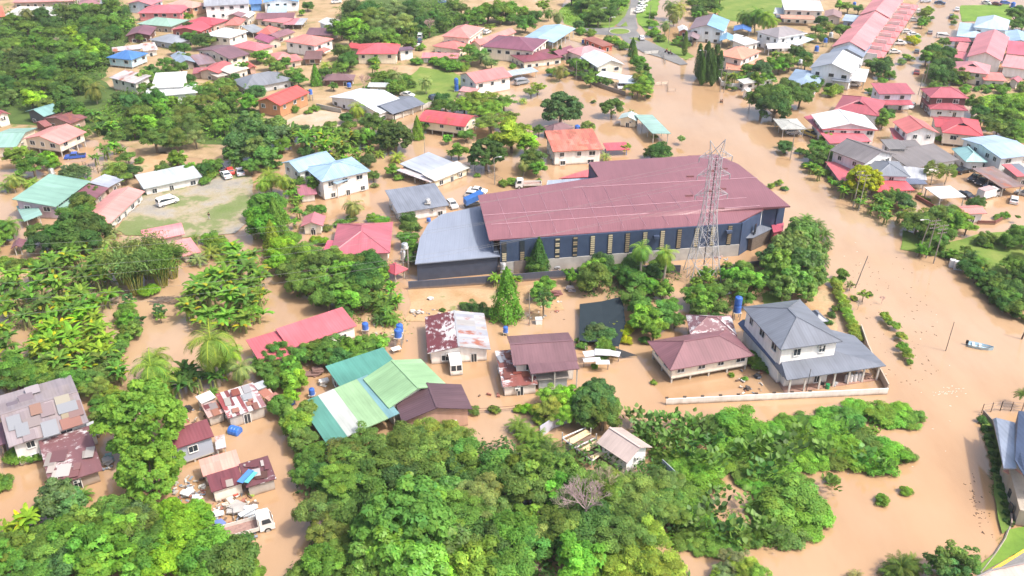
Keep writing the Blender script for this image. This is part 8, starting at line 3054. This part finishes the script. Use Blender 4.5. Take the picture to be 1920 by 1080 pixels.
scatter("verge_grass", [(1838, 780), (1852, 778), (1892, 870), (1893, 985), (1880, 1000), (1866, 945), (1858, 870)], 60, .12, .25, 'm', clump=.7, seed=36, asp=.2)
scatter("verge_grass", [(1893, 992), (1935, 985), (1935, 1018), (1895, 1040), (1842, 1072), (1834, 1068), (1868, 1038)], 70, .1, .15, 'g', clump=.7, seed=37, asp=.2)
scatter("lawn_grass", [(1052, 18), (1105, -20), (1185, -25), (1170, 28), (1100, 50), (1062, 44)], 4, .35, .5, 'l', clump=1.6, seed=38)
scatter("weeds", [(360, 345), (470, 335), (472, 400), (400, 415), (345, 395)], 3, .16, .12, 'g', clump=1.2, seed=39, asp=.25)
scatter("weeds", [(690, 590), (760, 585), (775, 625), (720, 650)], 3, .2, .3, 'g', clump=.8, seed=40, asp=.3)

# ------------------------------------------------------------------ labels for the plants: what they stand beside
PSEUDO = [("flooded road bend", (1640, 540)), ("bottom edge of the picture", (900, 1075)), ("bottom left corner", (60, 1070)), ("left edge of the forest", (15, 110)), ("open flood at the lower right", (1720, 900)),
          ("roundabout", (1162, 58)), ("muddy field", (380, 380)), ("green meadow at the right edge", (1880, 225)), ("flooded terrace street", (1735, 110)), ("far lawn at the top", (1410, 10)), ("right bank of the flooded road", (1850, 530)),
          ("heart of the upper left forest", (130, 100)), ("clearing in the lower forest", (690, 940)), ("heart of the lower forest", (930, 950)), ("right side of the lower forest", (1200, 980)), ("tip of the vine island", (1700, 790)),
          ("middle of the vine island", (1500, 850)), ("lower end of the vine island", (1420, 1000)), ("lower left thicket", (180, 1020)), ("upper banana grove", (110, 530)), ("lime banana grove", (140, 650)), ("right banana grove", (430, 550)),
          ("water left of the banana groves", (10, 610)), ("channel between the banana groves", (290, 600)), ("front edge of the lower forest", (1250, 1000))]
for nm, q in PSEUDO:
    LM.append((nm, G(q[0], q[1], 0)))
LMP = []
for nm, p in LM:
    nm = nm if isinstance(nm, str) else str(nm)
    if len(nm.split()) <= 8:
        LMP.append((nm, PX(p)))


SW = {'round crowned tree': 'round tree', 'columnar cypress': 'cypress', 'large leaved tree': 'broadleaf tree', 'big leaved marsh plant': 'marsh plant', 'bare twiggy tree': 'bare tree', 'low bushy palm': 'low palm', 'thin open tree': 'thin tree',
      'flat topped tree': 'flat tree', 'dense domed tree': 'domed tree', 'loose leafy tree': 'leafy tree', 'dense shade tree': 'shade tree'}


def relate(x, y, w, budget):
    best = None
    for nm, (a, b_) in LMP:
        dx, dy = x - a, (y - b_) * 1.5
        d = math.hypot(dx, dy)
        if best is not None and d >= best[0]:
            continue
        if d < max(8, w * .25):
            r = "at"
        elif abs(dx) > abs(dy) * 1.4:
            r = "right of" if dx > 0 else "left of"
        else:
            r = "in front of" if dy > 0 else "behind"
        if len(nm.replace('-', ' ').split()) + len(r.split()) <= budget:
            best = (d, nm, r)
    return best[2], best[1]


groups = {}
for (t, kind, tint, x, y, w) in PLANTS:
    wd_ = SW.get(KIND[kind][1], KIND[kind][1])
    r, nm = relate(x, y, w, 16 - 2 - 1 - len(wd_.split()) - 1)
    if kind == 'k':
        nm = "orange roofed two storey house" if x < 1400 else nm
    L = "%s %s %s the %s" % (ADJ[tint], wd_, r, nm)
    groups.setdefault(L, []).append((t, x, y, w))
ORD = ["first", "second", "third", "fourth", "fifth", "sixth", "seventh", "eighth", "ninth", "tenth", "eleventh", "twelfth", "thirteenth", "fourteenth", "fifteenth", "sixteenth", "seventeenth"]
for L, it in groups.items():
    if len(it) == 1:
        it[0][0]['label'] = L
        continue
    it.sort(key=lambda q: q[1] + q[2] * .001)
    for k, (t, x, y, w) in enumerate(it):
        n = len(it)
        if n == 2:
            pre = ("left", "right")[k]
        elif k == 0:
            pre = "leftmost"
        elif k == n - 1:
            pre = "rightmost"
        else:
            pre = ORD[min(k, 16)] + " leftmost"
        t['label'] = pre + " " + L
for (t, kind, tint, x, y, w) in PLANTS:
    t['group'] = {'tree': 'trees', 'bush': 'bushes', 'palm': 'palms', 'banana plant': 'banana clumps', 'bamboo': 'bamboo clumps', 'plant': 'big leaved marsh plants'}[KIND[kind][2]]

# ------------------------------------------------------------------ the moist air over the town
hz, _n, _b = newmat("haze_air")
_n.nodes.remove(_b)
pv = N(_n, "ShaderNodeVolumePrincipled")
pv.inputs['Color'].default_value = (.9, .94, 1, 1)
pv.inputs['Density'].default_value = 0.00016
pv.inputs['Anisotropy'].default_value = 0.2
_n.links.new(pv.outputs[0], _n.nodes['Material Output'].inputs['Volume'])
m = MB()
m.box((0, 350, 43.7), (1300, 1100, 92.6))
o = put('haze', m, hz)
o['kind'] = 'stuff'
